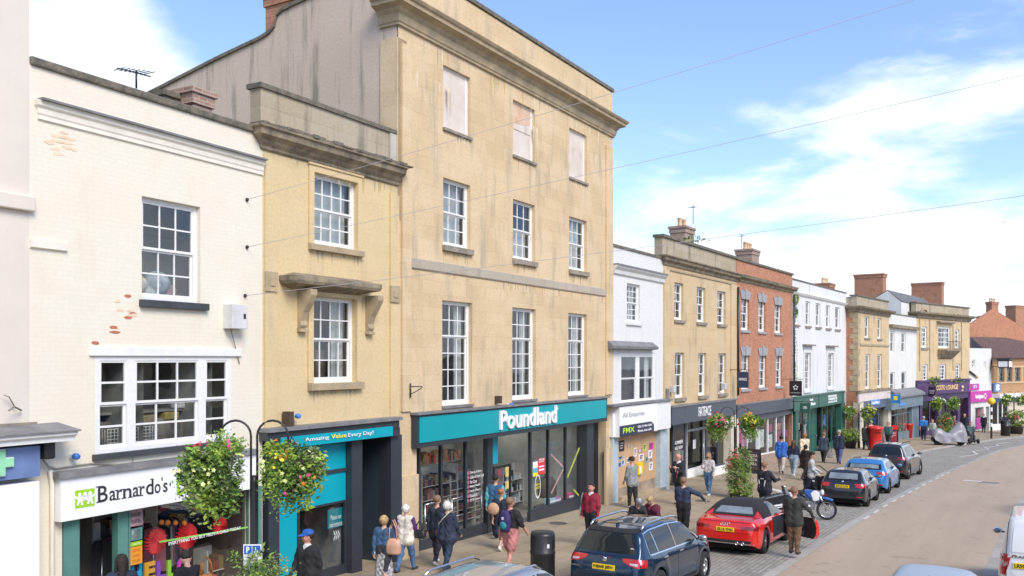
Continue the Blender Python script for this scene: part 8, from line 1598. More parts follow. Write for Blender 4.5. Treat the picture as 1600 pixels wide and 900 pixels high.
# ---- around the parked cars
t, U_, hd = person('smiling man in a maroon jumper and white collar near the dark side door', 924, 755, 1.72, 175, top=(.27, .018, .04), bot=(.02, .02, .025), hair='dark', collar=cloth((.75, .74, .72)), eyes=True, bulk=1.15, skin=m_skin2, legs=(4, 2, -4, 2), armL=(4, 10, 12), armR=(4, 12, 10))
carried(t, 'tote_bag', 'white canvas bag on the shoulder of the man in the maroon jumper', 'bag', bagmesh((.70, .66, .60), .26, .34, .06, .38), (.25, .0, .80))
t, U_, hd = person('man in a grey hooded jacket and black cap facing the plywood boards', 988, 714, 1.74, 62, top=(.26, .27, .27), bot=(.018, .018, .02), hair='dark', cap=('peak', (.02, .02, .02)), hem=.04, bulk=1.05, legs=(4, 2, -6, 4), armR=(35, 8, 40), armL=(10, 8, 20), shoe=(.6, .58, .55), headp=15)
carried(t, 'carrier_bag', 'red plastic bag held by the man at the plywood boards', 'bag', bagmesh((.72, .03, .02), .22, .34, .12, .14), (.30, .25, .52))
t, U_, hd = person('man in a grey flat cap and black jacket leaning over behind the dark blue car', 992, 768, 1.60, -140, top=(.02, .022, .026), hair='grey', cap=('flat', (.16, .17, .17)), lean=30, headp=12, armR=(20, 10, 50), armL=(70, 8, 10), eyes=True, skin=m_skin2)
t, U_, hd = person('grey-blonde woman in a plum jacket bending forward beside the man in the flat cap', 1024, 769, 1.58, 170, top=(.13, .02, .045), hair='blonde', lean=20, headp=25, bulk=1.12, armL=(35, 8, 40), armR=(35, 8, 40))
carried(t, 'paper_sheet', 'folded white paper held by the woman in the plum jacket', 'paper', MB().obox((0, 0, 0), (.2, .02, .14), Matrix.Rotation(.5, 3, 'X'), m_letter), (.12, .45, .88))
t, U_, hd = person('bald man in a dark suit with a red tie looking down at his phone', 1061, 709, 1.78, 165, top=(.022, .024, .032), bot=(.02, .02, .025), style='bald', hair='grey', headp=24, hem=.08, armL=(28, 4, 95), armR=(28, 4, 95), skin=m_skin2, eyes=True, collar=cloth((.78, .76, .74)), legs=(2, 1, -4, 2), bulk=1.05)
m = MB(); m.prism([(-.085, 1.43), (.085, 1.43), (.05, .98), (-.05, .98)], .126, .146, cloth((.76, .74, .76))); m.prism([(-.025, 1.42), (.025, 1.42), (.035, 1.05), (0, 1.0), (-.035, 1.05)], .146, .158, cloth((.35, .03, .06))); m.build('shirt_and_tie', t, .008)
t, U_, hd = person('grey-haired man in a navy striped jumper pointing toward the red car', 1068, 746, 1.74, 0, top=(.03, .042, .085), bot=(.016, .016, .02), hair='lightbrown', style='short', armR=(38, 62, 8), armL=(8, 6, 30), bulk=1.12, legs=(3, 2, -4, 2))
m = MB()
for z_, c in ((1.34, (.17, .18, .20)), (1.02, (.17, .18, .20))): pass
t, U_, hd = person('woman in a pale grey sweatshirt, sunglasses and blue jeans walking toward the camera', 1107, 707, 1.66, 178, top=(.50, .49, .48), bot=(.09, .20, .36), shoe=(.82, .82, .80), hair='blonde', style='long', eyes=True, armL=(20, 18, 20), armR=(30, 4, 70), legs=(14, 4, -10, 16), fy=773)
m = MB(); m.box(-.07, .07, .098, .112, 1.545, 1.575, m_black); m.build('sunglasses', t, .004)
t, U_, hd = person('biker in a black jacket with white stripes and brown hair by the motorcycles', 1195, 722, 1.80, -22, top=(.016, .018, .028), bot=(.02, .02, .022), hair='lightbrown', style='short', bulk=1.2, armR=(40, 16, 55), armL=(10, 10, 30), legs=(4, 2, -4, 2), hem=.03)
m = MB(); m.prism([(-.14, 1.30), (-.11, 1.30), (-.07, .98), (-.10, .98)], -.172, -.15, m_letter, 'y'); m.prism([(.11, 1.30), (.14, 1.30), (.10, .98), (.07, .98)], -.172, -.15, m_letter, 'y'); m.prism([(-.07, 1.36), (.07, 1.36), (.07, 1.335), (-.07, 1.335)], -.165, -.14, m_letter, 'y'); m.build('jacket_stripe', t)
t, U_, hd = person('man in a dark olive jacket and brown cords holding the open red car door', 1241, 761, 1.78, -8, top=(.042, .045, .038), bot=(.17, .10, .055), hair='lightbrown', style='short', bulk=1.14, armR=(20, 40, 12), armL=(12, 12, 30), legs=(3, 1, -3, 1), hem=.05, skin=m_skin2, group='people by the parked cars')
t, U_, hd = person('person in a bright blue jacket and cream trousers walking away', 1221, 680, 1.76, 5, top=(.03, .13, .46), bot=(.50, .44, .38), hair='dark', hem=.05, bulk=1.12, shoe=(.05, .05, .05), fy=739)
t, U_, hd = person('woman with long auburn hair, navy padded jacket and pale jeans', 1240, 687, 1.68, 0, top=(.018, .025, .055), bot=(.25, .34, .42), hair='brown', style='long', bulk=1.12, shoe=(.8, .8, .78), fy=744)
t, U_, hd = person('red-haired woman in a cream cardigan outside the green shop', 1257, 676, 1.66, 40, top=(.70, .60, .42), bot=(.02, .03, .03), hair='red', style='bob', hem=.04, fy=732)
t, U_, hd = person('person in a dark brown coat with a dark ponytail near the black hatchback', 1259, 694, 1.62, -30, top=(.035, .02, .018), bot=(.02, .02, .02), hair='dark', style='pony', hem=.2, bulk=1.15, fy=750)
t, U_, hd = person('young man in a light grey hooded top at the open door of the black hatchback', 1268, 705, 1.74, -80, top=(.52, .52, .52), bot=(.02, .025, .04), hair='dark', style='short', headp=20, hem=.03, armL=(20, 6, 40), armR=(15, 6, 30), group='people by the parked cars')
t, U_, hd = person('woman in a slate blue coat and black trousers carrying a carrier bag', 1287, 675, 1.68, 0, top=(.045, .06, .09), bot=(.015, .015, .018), hair='lightbrown', style='short', bulk=1.12, hem=.08, hemr=.03, fy=723)
carried(t, 'carrier_bag', 'grey plastic bag held by the woman in the slate blue coat', 'bag', bagmesh((.42, .40, .38), .3, .42, .15, .16), (.36, .02, .30))
t, U_, hd = person('grey-haired man in a navy jacket and blue trousers outside the green shop', 1311, 671, 1.76, 0, top=(.02, .028, .055), bot=(.07, .10, .19), hair='grey', bulk=1.15, hem=.03, fy=724.5)
# ---- farther along
t, U_, hd = person('man in a bright blue T-shirt and dark jeans near the covered scooter', 1443, 650, 1.76, 5, top=(.03, .18, .50), bot=(.03, .04, .07), hair='grey', sleeve=0, h=.024, bulk=1.1, fy=688)
t, U_, hd = person('person in a pale green top with reddish hair beside the covered scooter', 1457, 655, 1.66, 160, top=(.38, .42, .36), bot=(.25, .28, .33), hair='red', h=.024, bulk=1.2, fy=689)
t, U_, hd = person('blonde person half hidden behind the far planter', 1491, 650, 1.64, 170, top=(.10, .08, .10), hair='blonde', style='bob', h=.024, fy=685)
t, U_, hd = person('man in a black jacket standing behind the mobility scooter', 1507, 645, 1.76, 170, top=(.012, .018, .03), hair='dark', h=.024, bulk=1.15, fy=682)
t, U_, hd = person('man in a black coat and white collar outside the pink shop', 1537, 647, 1.74, 175, top=(.014, .016, .022), hair='dark', h=.024, hem=.15, collar=cloth((.7, .7, .68)), legs=(4, 2, -6, 4), fy=676)
t, U_, hd = person('person in a navy top and pale jeans by the farthest planter', 1571, 645, 1.72, 30, top=(.018, .022, .04), bot=(.42, .50, .55), hair='dark', h=.024, bulk=1.1, fy=678)
t, U_, hd = person('person in a dark olive coat left of the red post box', 1353, 661, 1.70, 20, top=(.03, .035, .03), hair='brown', hem=.2, h=.022, bulk=1.15, fy=703)
t, U_, hd = person('person in a teal cardigan between the red boxes', 1388, 659, 1.66, 170, top=(.05, .12, .12), hair='lightbrown', style='bob', h=.022, bulk=1.1, fy=700)
t, U_, hd = person('person in a salmon top behind the red post box', 1361, 657, 1.68, 60, top=(.62, .30, .26), hair='blonde', h=.022, fy=696)
# mobility scooter rider
X, Y, z = ground_hit(1517, 692); ms = thing('mobility_scooter', 'four-wheeled mobility scooter with a seated rider by the kerb', 'mobility scooter', (X, Y, z), PHI-R(60)); t, U_, hd = person('person in a green coat seated on the mobility scooter', at=inv(X, Y), H=2.1, face=200, top=(.07, .14, .12), bot=(.10, .10, .11), hair='lightbrown', legs=(78, 80, 78, 80), sit=True, h=.024, armL=(35, 6, 40), armR=(35, 6, 40), bulk=1.15, zofs=-.36)
ms.scale = (1.35,)*3
ms.rotation_euler = (0, 0, t.rotation_euler[2]+R(90))
for x in (-.45, .55):
    for y in (-.25, .25): MB().lathe([(.05, -.05), (.14, -.05), (.15, 0), (.14, .05), (.05, .05)], (x, y, .15), m_tyre, 16, True, 'y').build('wheel', ms)
MB().box(-.55, .6, -.25, .25, .12, .24, m_trim).build('chassis', ms, .03); MB().box(-.4, .05, -.24, .24, .42, .52, m_trim).build('seat', ms, .03); MB().box(-.48, -.38, -.22, .22, .5, 1.0, m_trim).build('backrest', ms, .03); m = MB(); m.tube([(.6, 0, .24), (.45, 0, .95)], .03, m_trim); m.tube([(.45, -.25, .98), (.45, .25, .98)], .015, m_trim); m.build('tiller', ms)

# ================================================================ street furniture and planting
m_leaf = [M('leaf bright', (.30, .42, .06), .55, .3, 6), M('leaf mid', (.18, .32, .05), .55, .3, 6), M('leaf deep', (.055, .12, .03), .55, .3, 6), M('leaf olive', (.20, .24, .09), .6, .3, 6)]
for m__ in m_leaf:
    b_ = m__.node_tree.nodes['Principled BSDF']; b_.inputs['Subsurface Weight'].default_value = 0
FL = dict(red=(.70, .02, .06), pink=(.75, .10, .25), white=(.80, .80, .70), yellow=(.85, .65, .05), orange=(.85, .28, .03), lime=(.70, .78, .30), purple=(.25, .04, .2))
def leaves(mb, c, r, n, size, rr, mats, hollow=.45, clump=7, droop=0):
    """small folded leaves gathered in clumps through the volume, with gaps between"""
    cl = []
    for _ in range(clump*6):
        while True:
            p = Vector((rr.uniform(-1, 1), rr.uniform(-1, 1), rr.uniform(-1, 1)))
            if hollow < p.length < 1: break
        cl.append((p, rr.choice(mats), rr.uniform(.12, .30)))
    for _ in range(n):
        p, mt, sp_ = rr.choice(cl); q = p+Vector((rr.gauss(0, sp_), rr.gauss(0, sp_), rr.gauss(0, sp_)))*.8
        P = Vector((c[0]+q.x*r[0], c[1]+q.y*r[1], c[2]+q.z*r[2]-(droop*rr.random()**3)))
        s_ = size*rr.uniform(.6, 1.3); a = Vector((rr.gauss(0, 1), rr.gauss(0, 1), rr.gauss(0, .7))).normalized(); b = a.cross(Vector((rr.gauss(0, 1), rr.gauss(0, 1), rr.gauss(0, 1)))).normalized(); up = a.cross(b)
        mb.add([P-a*s_, P+b*s_*.45+up*s_*.15, P+a*s_, P-b*s_*.45+up*s_*.15], [(0, 1, 2, 3)], mt if rr.random() < .75 else rr.choice(mats))
def flowers(mb, c, r, n, size, rr, cols, top=False, clusters=6):
    cc = []
    for _ in range(clusters):
        p = Vector((rr.gauss(0, 1), rr.gauss(0, 1), rr.gauss(0, 1)+(.8 if top else 0))).normalized(); cc.append((p, rr.choice(cols)))
    for _ in range(n):
        p, col = rr.choice(cc); q = (p+Vector((rr.gauss(0, .2), rr.gauss(0, .2), rr.gauss(0, .2)))).normalized()*rr.uniform(.92, 1.12); P = Vector((c[0]+q.x*r[0], c[1]+q.y*r[1], c[2]+q.z*r[2])); nrm = (q+Vector((rr.gauss(0, .4), rr.gauss(0, .4), rr.gauss(0, .4)))).normalized()
        a = nrm.orthogonal().normalized(); b = nrm.cross(a); s_ = size*rr.uniform(.7, 1.2); vs = [P+nrm*s_*.2]+[P+(a*math.cos(2*math.pi*k/10)+b*math.sin(2*math.pi*k/10))*s_*(1 if k % 2 == 0 else .6) for k in range(10)]
        mb.add(vs, [(0, 1+k, 1+(k+1) % 10) for k in range(10)], M('petal '+col, FL[col], .6, .15, 9))
def basket(parent_xyz, r, seed, cols, label, n=1500, size=.04, drop=.25, nf=70, lobes=None):
    rr = random.Random(seed); t = thing('hanging_basket', label, 'hanging basket', parent_xyz, 0, 'hanging flower baskets on lamp posts')
    m = MB(); m.lathe([(.02, -.16), (.10, -.13), (.15, -.04), (.16, .03), (.14, .03), (.12, -.04), (.06, -.10)], (0, 0, 0), M('basket liner', (.06, .045, .03), .9, .2), 14); m.build('basket', t)
    if not lobes: lobes = [(rr.uniform(-.25, .25), .35, .55), (-.45, -.05, .6), (.42, .0, .58), (rr.uniform(-.4, .1), -.5, .48), (rr.uniform(0, .5), -.62, .38), (.1, .1, .62)]
    tot = sum(q[2]**2 for q in lobes); m = MB(); fl = MB()
    for i, (dx, dz, q) in enumerate(lobes):
        c = (dx*r, rr.uniform(-.4, .1)*r, dz*r); ms_ = [m_leaf[i % 4], m_leaf[(i+1) % 4], m_leaf[0 if dz > 0 else 1]]
        leaves(m, c, (q*r, q*r, q*r*.85), int(n*1.25*q*q/tot), size*(1.15 if i % 2 else .85), rr, ms_, .2, 6, drop*(1.6 if dz < 0 else .3))
        k = max(5, int(nf*1.6*q*q/tot)); cc = [cols[i % len(cols)]]*2+[rr.choice(cols)]
        flowers(fl, c, (q*r*1.05, q*r*1.05, q*r*.95), k, size*.9, rr, cc, dz > 0, 4)
    for k in range(9):       # trailing stems below
        a = rr.uniform(0, 6.28); p = Vector((math.cos(a)*.5*r, math.sin(a)*.5*r, -.4*r))
        for j in range(int(rr.uniform(5, 13))):
            p = p+Vector((rr.gauss(0, .012), rr.gauss(0, .012), -.028))*(r/.47); leaves(m, p, (.03, .03, .03), 2, size*.8, rr, m_leaf[:2], 0, 1)
    f_ = m.build('foliage', t, weld=False); f_['kind'] = 'stuff'; q = fl.build('flowers', t, weld=False); q['kind'] = 'stuff'; return t
def crook_post(px, pybase, top_h, label, arm=.55, baskets=(), at=None, hb=2.9, sign=False, ang=None):
    if at: X, Y = XY(*at); z = zg(at[0])
    else: X, Y, z = ground_hit(px, pybase)
    ang = (PHI if ang is None else ang); t = thing('basket_post', label, 'lamp post', (X, Y, z), ang, 'black posts carrying flower baskets')
    m = MB(); m.lathe([(.10, 0), (.10, .5), (.07, .6), (.055, top_h-.9), (.045, top_h-.8)], (0, 0, 0), m_black, 12); m.build('post', t)
    for sd in (-1, 1):
        m = MB(); n_ = 10; R_ = arm/2; base = top_h-R_
        pts = [(sd*.045, 0, hb*.55), (sd*.045, 0, base)]+[(sd*.045+sd*(R_-R_*math.cos(math.pi*i/n_)), 0, base+R_*math.sin(math.pi*i/n_)) for i in range(1, n_+1)]; pts.append((sd*(.045+arm), 0, base-.12)); m.tube(pts, .017, m_black, 8); m.build('arm', t)
    for i, (sd, r, seed, cols, lab, n, size, *lo) in enumerate(baskets):
        Mx = Matrix.Rotation(ang, 3, 'Z'); p = Mx @ Vector((sd*(arm+.045+.05), 0, top_h-.36-r*.55)); b = basket((X+p.x, Y+p.y, z+p.z), r, seed, cols, lab, n, size, lobes=lo[0] if lo else None)
        m = MB(); [m.tube([(0, 0, r*.8+.02), (.2*math.cos(a), .2*math.sin(a), .05)], .006, m_black, 4) for a in (0, 2.1, 4.2)]; m.build('chain', b)
    return t, (X, Y, z)
# the near post: between the charity shop and the turquoise passage
def top_at(px, py, s_guess):      # height above ground at plan distance
    pass
NPs, NPp = 9.6, -9.15
Yp = 13.05; Xp = (397-800)/FOC*Yp; sN, pN = inv(Xp, Yp); zN = zg(sN); tz = CAMZ-(657-HOR)/FOC*Yp-zN
t, q = crook_post(0, 0, tz, 'near black post with two crook arms and a parking sign before the charity shop', .45, [(-1, .44, 3, ['pink', 'red', 'lime', 'lime', 'white', 'lime', 'lime'], 'large left basket of green trailing leaves, white and pink flowers on the near post', 4600, .038, [(.35, .45, .6), (-.35, .05, .62), (-.8, -.25, .5), (-.55, -.65, .52), (.0, -.35, .6), (.45, -.75, .4), (.55, -.1, .5), (-.15, -1.0, .35)]), (1, .42, 5, ['orange', 'pink', 'lime', 'white', 'yellow', 'lime', 'purple'], 'large right basket with yellow and white flowers on the near post', 4200, .038, [(-.5, .3, .5), (-.2, .4, .42), (.4, .0, .6), (.85, -.05, .42), (-.35, -.25, .6), (.2, -.35, .62), (-.15, -.85, .45), (.6, -.6, .3)])], at=(sN, pN), ang=0)
POST = t
zs0 = CAMZ-(884-HOR)/FOC*(Yp-.1)-zN; zs1 = CAMZ-(851-HOR)/FOC*(Yp-.1)-zN; m = MB(); hw = 14/FOC*Yp; m.box(-hw, hw, -.09, -.075, zs0, zs1, m_letter); sg = m.build('parking_sign', t); hh = zs1-zs0
m = MB(); bl = M('road sign blue', (.02, .12, .50), .4, 0); m.box(-hw*.9, -hw*.06, -.094, -.091, zs0+hh*.54, zs0+hh*.95, bl); m.box(hw*.02, hw*.9, -.094, -.091, zs0+hh*.54, zs0+hh*.95, bl); m.build('blue_panel', sg)
m = MB(); add_text(m, 'P', -hw*.66, -hw*.3, zs0+hh*.6, zs0+hh*.9, -.097, m_letter, .002, .04); m.lathe([(.028, 0), (.028, .002)], (hw*.42, -.099, zs0+hh*.64), m_letter, 14, False, 'y'); m.lathe([(.018, 0), (.018, .002)], (hw*.42, -.1005, zs0+hh*.64), bl, 14, False, 'y'); m.tube([(hw*.36, -.097, zs0+hh*.87), (hw*.38, -.097, zs0+hh*.72), (hw*.6, -.097, zs0+hh*.70), (hw*.68, -.097, zs0+hh*.60)], .006, m_letter, 5)
for k, s_ in enumerate(('Disabled', 'badge', 'holders')): add_text(m, s_, -hw*.62, hw*.62, zs0+hh*(.36-.17*k), zs0+hh*(.48-.17*k), -.094, M('sign ink', (.05, .05, .06), .6, 0), .002, .01)
m.build('lettering', sg)
def planter(X, Y, z, w, h, label, seed, cols, n, size, tub_h=.5, cat='planter', trunk=False, r=None, nf=60, tub=None):
    rr = random.Random(seed); t = thing('planter', label, cat, (X, Y, z), PHI, 'planted tubs along the pavement')
    m = MB(); m.lathe([(w*.30, 0), (w*.36, tub_h*.9), (w*.40, tub_h), (w*.34, tub_h), (w*.30, tub_h*.85)], (0, 0, 0), tub or M('dark tub', (.04, .035, .03), .7, .2, 8), 16); m.build('tub', t)
    m = MB(); k = max(1, int((h-tub_h)/(w*.55))); 
    for i in range(k+1):
        zz_ = tub_h+(h-tub_h)*(i+.5)/(k+1); ww = w*.5*(1-.25*abs((i+.5)/(k+1)-.45)); leaves(m, (rr.uniform(-.05, .05), rr.uniform(-.05, .05), zz_), (ww, ww, (h-tub_h)/(k+1)*.75), n//(k+1), size, rr, m_leaf, .3, 8, .05)
    m.build('foliage', t, weld=False)
    m = MB(); flowers(m, (0, 0, tub_h+(h-tub_h)*.5), (w*.5, w*.5, (h-tub_h)*.52), nf, size*.8, rr, cols, clusters=10); q = m.build('flowers', t, weld=False); q['kind'] = 'stuff'; return t
X, Y = (404-800)/FOC*12.7, 12.7; s_, p_ = inv(X, Y); planter(X, Y, zg(s_), 1.0, CAMZ-(872-HOR)/FOC*12.7-zg(s_), 'low green planter under the parking sign at the bottom edge', 21, ['pink', 'lime', 'white'], 3000, .034, tub_h=.9)
X, Y, z = ground_hit(1155, 778); planter(X, Y, z, 1.08, (778-705)/FOC*Y, 'tall tower planter of mixed green leaves beside the red car', 22, ['red', 'pink', 'orange'], 5200, .045, nf=80, tub_h=.15)
cp = (1149-800)/FOC*(Y+.3); sX, pX = inv(cp, Y+.3); z_ = zg(sX); tz = CAMZ-(636-HOR)/FOC*(Y+.3)-z_
crook_post(0, 0, tz, 'second black basket post, behind the tower planter', .55, [(-1, .52, 31, ['red', 'pink', 'white', 'red'], 'basket with red flowers nearest the slate grey shop sign', 2300, .046), (1, .50, 32, ['orange', 'yellow', 'red', 'white'], 'basket with orange and yellow flowers right of the red-flowered one', 2300, .046)], at=(sX, pX), ang=0)
X, Y, z = ground_hit(1335, 702); planter(X, Y+1.0, z, 1.45, 1.35, 'round leafy planter beyond the sky blue car', 24, ['lime'], 3000, .06, nf=10)
Yq = Y+1.5; cp = (1342-800)/FOC*Yq; sX, pX = inv(cp, Yq); z_ = zg(sX); tz = CAMZ-(628-HOR)/FOC*Yq-z_
crook_post(0, 0, tz, 'third basket post, in front of the stone house with the brick flank', .62, [(-1, .55, 41, ['red', 'white'], 'basket left on the third post before the white townhouse', 1500, .06), (1, .55, 42, ['yellow', 'white'], 'basket right on the third post before the stone corner house', 1500, .06)], at=(sX, pX), ang=0)
X, Y, z = ground_hit(1478, 686); planter(X, Y, z, 1.5, 2.1, 'reddish green planter tower before the purple bar', 25, ['red', 'orange', 'pink'], 2400, .075, nf=80)
sX, pX = inv(X+.1, Y+.3); tz = CAMZ-(616-HOR)/FOC*Y-zg(sX); crook_post(0, 0, tz, 'fourth basket post, in front of the purple bar', .6, [(-1, .62, 51, ['white', 'yellow'], 'basket left on the post before the purple bar', 1100, .08), (1, .62, 52, ['white', 'lime'], 'basket right on the post before the purple bar', 1100, .08)], at=(sX, pX), ang=0)
X, Y, z = ground_hit(1587, 678); planter(X, Y, z, 2.0, 2.3, 'farthest planter tower at the right edge', 26, ['red', 'orange'], 2000, .09, nf=70, tub_h=.8)
sX, pX = inv(X, Y+.3); tz = CAMZ-(612-HOR)/FOC*Y-zg(sX); crook_post(0, 0, tz, 'farthest basket post near the right edge', .7, [(-1, .62, 61, ['white', 'lime'], 'basket left on the farthest post', 800, .09), (1, .62, 62, ['white', 'lime'], 'basket right on the farthest post', 800, .09)], at=(sX, pX), ang=0)
# litter bins
def bin_(px, pyb, r, h, label):
    X, Y, z = ground_hit(px, pyb); t = thing('litter_bin', label, 'bin', (X, Y, z), PHI, 'black litter bins'); m = MB(); m.lathe([(r*.95, 0), (r, .05), (r, h*.62), (r*1.04, h*.63), (r*1.04, h*.66), (r, h*.67), (r, h*.94), (r*.93, h*.99), (r*.55, h), (.001, h)], (0, 0, 0), m_black, 24); m.build('body', t)
    m = MB()
    for a0 in (R(-75), R(105)):
        vs = []
        for i in range(7): a = a0+R(-24+8*i); vs += [(1.01*r*math.cos(a), 1.01*r*math.sin(a), h*.72), (1.01*r*math.cos(a), 1.01*r*math.sin(a), h*.88)]
        m.add(vs, [(2*i, 2*i+2, 2*i+3, 2*i+1) for i in range(6)], m_seam)
    m.build('opening', t); a = R(-125)-PHI+R(60); m = MB(); m.obox((1.01*r*math.cos(-2.2), 1.01*r*math.sin(-2.2), h*.78), (.015, .05, .08), -2.2, m_letter); m.build('label_plate', t)
bin_(848, 921, .27, 1.28, 'black cylindrical litter bin on the near pavement'); bin_(1571, 681, .42, 1.5, 'black litter bin beside the farthest planter')
# red boxes and pavement boards beyond the cars
m_rbox = M('post box red', (.62, .015, .012), .35, .08, 3, coat=.4)
X, Y, z = ground_hit(1368, 706); t = thing('post_box', 'large round red post box left of the two red bins', 'post box', (X*(1+1.5/Y), Y+1.5, z)); MB().lathe([(.5, 0), (.5, .12), (.45, .15), (.45, 1.45), (.55, 1.5), (.55, 1.62), (.3, 1.72), (.001, 1.74)], (0, 0, 0), m_rbox, 20).build('body', t); MB().box(-.2, .2, -.47, -.44, 1.22, 1.28, m_seam).build('slot', t)
for k, (px, lb) in enumerate(((1409, 'tall red ribbed tub left of its twin outside the teal-fronted shop'), (1419, 'tall red ribbed tub right of its twin outside the teal-fronted shop'))):
    X, Y, z = ground_hit(px, 684); t = thing('red_tub', lb, 'tub', (X, Y, z), 0, 'red tubs'); MB().lathe([(.34, 0), (.40, 1.15), (.46, 1.2), (.46, 1.28), (.38, 1.3), (.3, 1.1)], (0, 0, 0), m_rbox, 18).build('body', t); m = MB(); [m.box(-.36+.24*j, -.30+.24*j, -.44, -.38, .3, .9, M('pale mark', (.7, .6, .58), .5)) for j in range(1)]; m.build('pale_panel', t)
X, Y, z = ground_hit(1400, 690); t = thing('barrier_banner', 'long red banner barrier beside the two red tubs', 'barrier', (X, Y+.6, z)); MB().box(-1.0, .4, -.03, .03, .95, 1.32, m_rbox).build('banner', t); [MB().tube([(x, 0, 0), (x, 0, 1.35)], .03, m_black).build('post', t) for x in (-1.0, .4)]
def aboard(px, py, w, h, label, c, words, tilt=12, ang=None):
    X, Y, z = ground_hit(px, py); t = thing('pavement_board', label, 'sign board', (X, Y, z), ang if ang is not None else PHI-R(90), 'pavement boards')
    m = MB(); Mx = Matrix.Rotation(R(-tilt), 3, 'X'); m.obox((0, -.16, h/2), (w, .03, h), Mx, m_black); b = m.build('frame', t); m = MB(); m.obox((0, -.182, h/2+.03), (w*.84, .008, h*.78), Mx, cloth(c, 'board')); m.build('panel', b)
    m = MB(); m.obox((0, .16, h/2), (w, .03, h), Matrix.Rotation(R(tilt), 3, 'X'), m_black); m.build('rear_frame', t)
    tm = MB(); 
    for k, s_ in enumerate(words): add_text(tm, s_, -w*.34, w*.34, h*(.66-.17*k), h*(.76-.17*k), 0, cloth((.7, .62, .6), 'print'), .002, .01)
    q = MB(); q.v = [tuple(Mx @ Vector((v[0], -.19, v[2]-h/2))+Vector((0, 0, h/2))) for v in tm.v]; q.f, q.m, q.mats, q.sm = tm.f, tm.m, tm.mats, tm.sm; q.build('lettering', b)
aboard(1177, 739, .75, 1.25, 'black framed pavement board outside the red brick house', (.05, .03, .04), ['PIZZA', 'PASTA', 'GRILL'], 10)
aboard(1395, 692, .8, 1.1, 'red and dark pavement board beside the person in teal', (.35, .03, .05), ['OFFERS', 'TODAY'], 12)
# belisha beacon
X, Y, z = ground_hit(1549, 685); t = thing('crossing_beacon', 'black and white banded crossing beacon with a yellow globe', 'beacon', (X, Y, z)); hb = (685-622)/FOC*Y; m = MB(); nb = 9
for k in range(nb): m.lathe([(.09, 0), (.09, (hb-.5)/nb-.002)], (0, 0, k*(hb-.5)/nb), m_black if k % 2 == 0 or k < 2 else m_letter, 12, False)
m.build('post', t); MB().ball((0, 0, hb-.28), .33, M('amber globe', (.95, .60, .02), .35, .03, coat=.3), 14).build('globe', t)
# overhead wires across the street, aerials, a bird
m_wire = M('wire', (.45, .42, .40), .7, 0)
def wire(F, px, py, dx, dyy, sag, label, r=.005):
    u, z = F.uz(px, py); a = Vector(F.world(u, -.02, z)); k = (dx-800)/FOC; Yq = 15.; b = Vector((k*Yq, Yq, CAMZ-(dyy-HOR)/FOC*Yq)); b = a+(b-a)*1.7; m = MB(); pts = []
    n = 24
    for i in range(n+1): t_ = i/n; p = a.lerp(b, t_); p.z -= sag*4*t_*(1-t_); pts.append(p-a)
    m.tube(pts, r, m_wire, 5); m.ball((0, 0, 0), .04, m_black, 6); tag(m.build('overhead_wire'), label, 'wire', 'wires strung over the street').location = a
wire(Wh, 385, 312, 1390, -2, .15, 'highest thin wire running from beside the upper yellow window over the roofs'); wire(Wh, 385, 386, 1600, 103, .15, 'middle thin wire crossing the golden facade toward the sky'); wire(Wh, 382, 462, 1600, 292, .15, 'lowest thin wire running right over the far roofs')
def aerial(F, px, py0, py1, y, label, yagi=True):
    u, z0 = F.uz(px, py0, -y); z1 = F.z(px, py1, -y); t = thing('television_aerial', label, 'aerial', F.world(u, y, z0), F.ang, 'television aerials'); h = z1-z0; m = MB(); m.tube([(0, 0, 0), (0, 0, h)], .02, m_black, 6); m.build('mast', t); m = MB(); m.tube([(-.45, 0, h*.8), (.35, 0, h*.95)], .015, m_black, 5)
    for k in range(7): x = -.4+k*.12; m.tube([(x, -.16, h*.8+.02*k), (x, .16, h*.8+.02*k)], .01, m_black, 4)
    if yagi: m.box(.15, .3, -.15, .15, h*.6, h*1.05, m_lead) if False else None
    m.build('antenna', t)
aerial(Wh, 213, 138, 111, 2.0, 'spiky television aerial on the cream brick house'); aerial(FF, 1083, 350, 320, 2.5, 'bent television aerial beside the chimney of the sandstone building'); aerial(RB, 1159, 388, 366, 2.6, 'small television aerial on the red brick house')
Yb = 60; m = MB(); m.prism([(-.3, .1), (-.12, .04), (0, .0), (.12, .05), (.32, .14), (.12, -.02), (0, -.06), (-.12, -.03)], -.05, .05, m_black); b = tag(m.build('bird'), 'dark bird flying in the cloud at the right', 'bird'); b.scale = (.45,)*3; b.location = ((1569-800)/FOC*Yb, Yb, CAMZ-(347-HOR)/FOC*Yb)
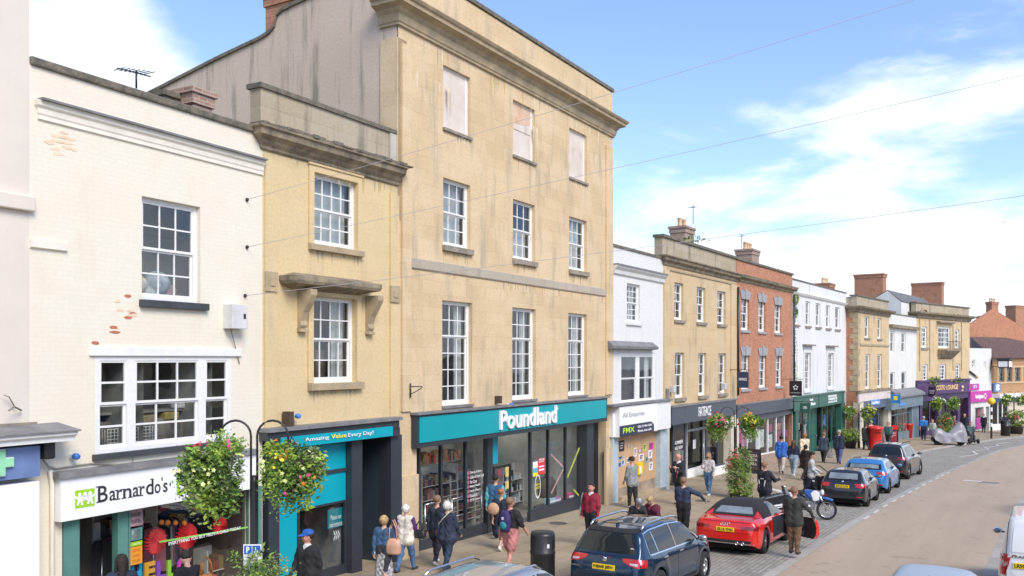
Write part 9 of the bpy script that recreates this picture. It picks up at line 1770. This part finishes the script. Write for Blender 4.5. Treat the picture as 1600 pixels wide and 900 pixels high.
# ivy on the brick flank and gutter weeds
rr = random.Random(77)
def weeds(F, px, py, w, h, n, label, size=.06, y=-.1):
    u, z = F.uz(px, py); m = MB(); leaves(m, (0, 0, 0), (w, .12, h), n, size, rr, m_leaf, .1, 4); o = tag(m.build('climbing_plant', weld=False), label, 'plant', 'weeds growing on the walls'); o.location = F.world(u, y, z); o.rotation_euler = (0, 0, F.ang)
weeds(WT, 1241, 464, .35, .5, 200, 'green tuft growing at the top left corner of the white townhouse', .08); weeds(WT, 1241, 490, .25, .3, 120, 'smaller tuft below the first on the white townhouse corner', .08); weeds(RB, 1153, 434, .3, .15, 80, 'weeds on the gutter between the sandstone and red brick houses', .07); weeds(WT, 1240, 560, .15, 2.2, 200, 'thin climber beside the downpipe of the white townhouse', .06)
weeds(PB, 1455, 595, 1.6, .35, 260, 'grassy weeds on top of the purple fascia, left', .1, -.4); weeds(PB, 1492, 594, 1.4, .25, 160, 'grassy weeds on top of the purple fascia, right', .1, -.4); u, z = FF.uz(1095, 374); m = MB(); leaves(m, (0, 0, 0), (.8, .2, .18), 160, .07, rr, m_leaf, .1, 4); o = tag(m.build('climbing_plant', weld=False), 'weeds on the parapet of the sandstone building', 'plant', 'weeds growing on the walls'); o.location = FF.world(u, .5, z); weeds(Wh, 270, 156, .3, .25, 160, 'green moss clump by the old chimney on the cream house', .05, 2.0)

# ================================================================ the other side of the street, behind the viewer: it shades and is mirrored in the glass
for k, (s0, ln, hh_, mt, nm) in enumerate([(-26, 13, 9.5, m_redbrick, 'red brick'), (-12.6, 12, 8.2, m_wrender, 'white'), (0.2, 14, 9.8, m_ash, 'golden stone'), (14.6, 11, 8.6, m_oldbrick, 'old brown brick'), (26, 13, 9.2, m_yrender, 'yellow stone'), (39.4, 12, 8.4, m_redbrick, 'orange brick'), (51.8, 14, 9.0, m_wrender, 'pale rendered')]):
    pf = lerp_tab(RR, s0+ln/2)+11.5; X, Y = XY(s0, pf); t = thing('opposite_building', nm+' building number %d of the row behind the viewer' % (k+1), 'building', (X, Y, 0), PHI, 'buildings across the street'); F2 = type('o', (), {})(); F2.root = t
    H_ = [(1.2+i*(ln-2)/4, 2.3+i*(ln-2)/4, z0-.5, z0+1.2) for i in range(4) for z0 in (4.3,)]
    m = MB(); zb = zg(s0+ln)-1; m.box(0, ln, -.0, -6, zb, hh_-3+zg(s0), mt); m.build('wall', t); m = MB()
    for a, b, c, d in H_: m.box(a, b, .0, .03, c+zg(s0), d+zg(s0), m_cg)
    m.box(.5, ln-.5, 0, .04, zg(s0+ln), 2.6+zg(s0), m_cg); m.build('window_glazing', t); m = MB(); m.box(-.05, ln+.05, -6.2, .3, hh_-3+zg(s0), hh_-2.75+zg(s0), m_lead); m.build('roof_edge', t)
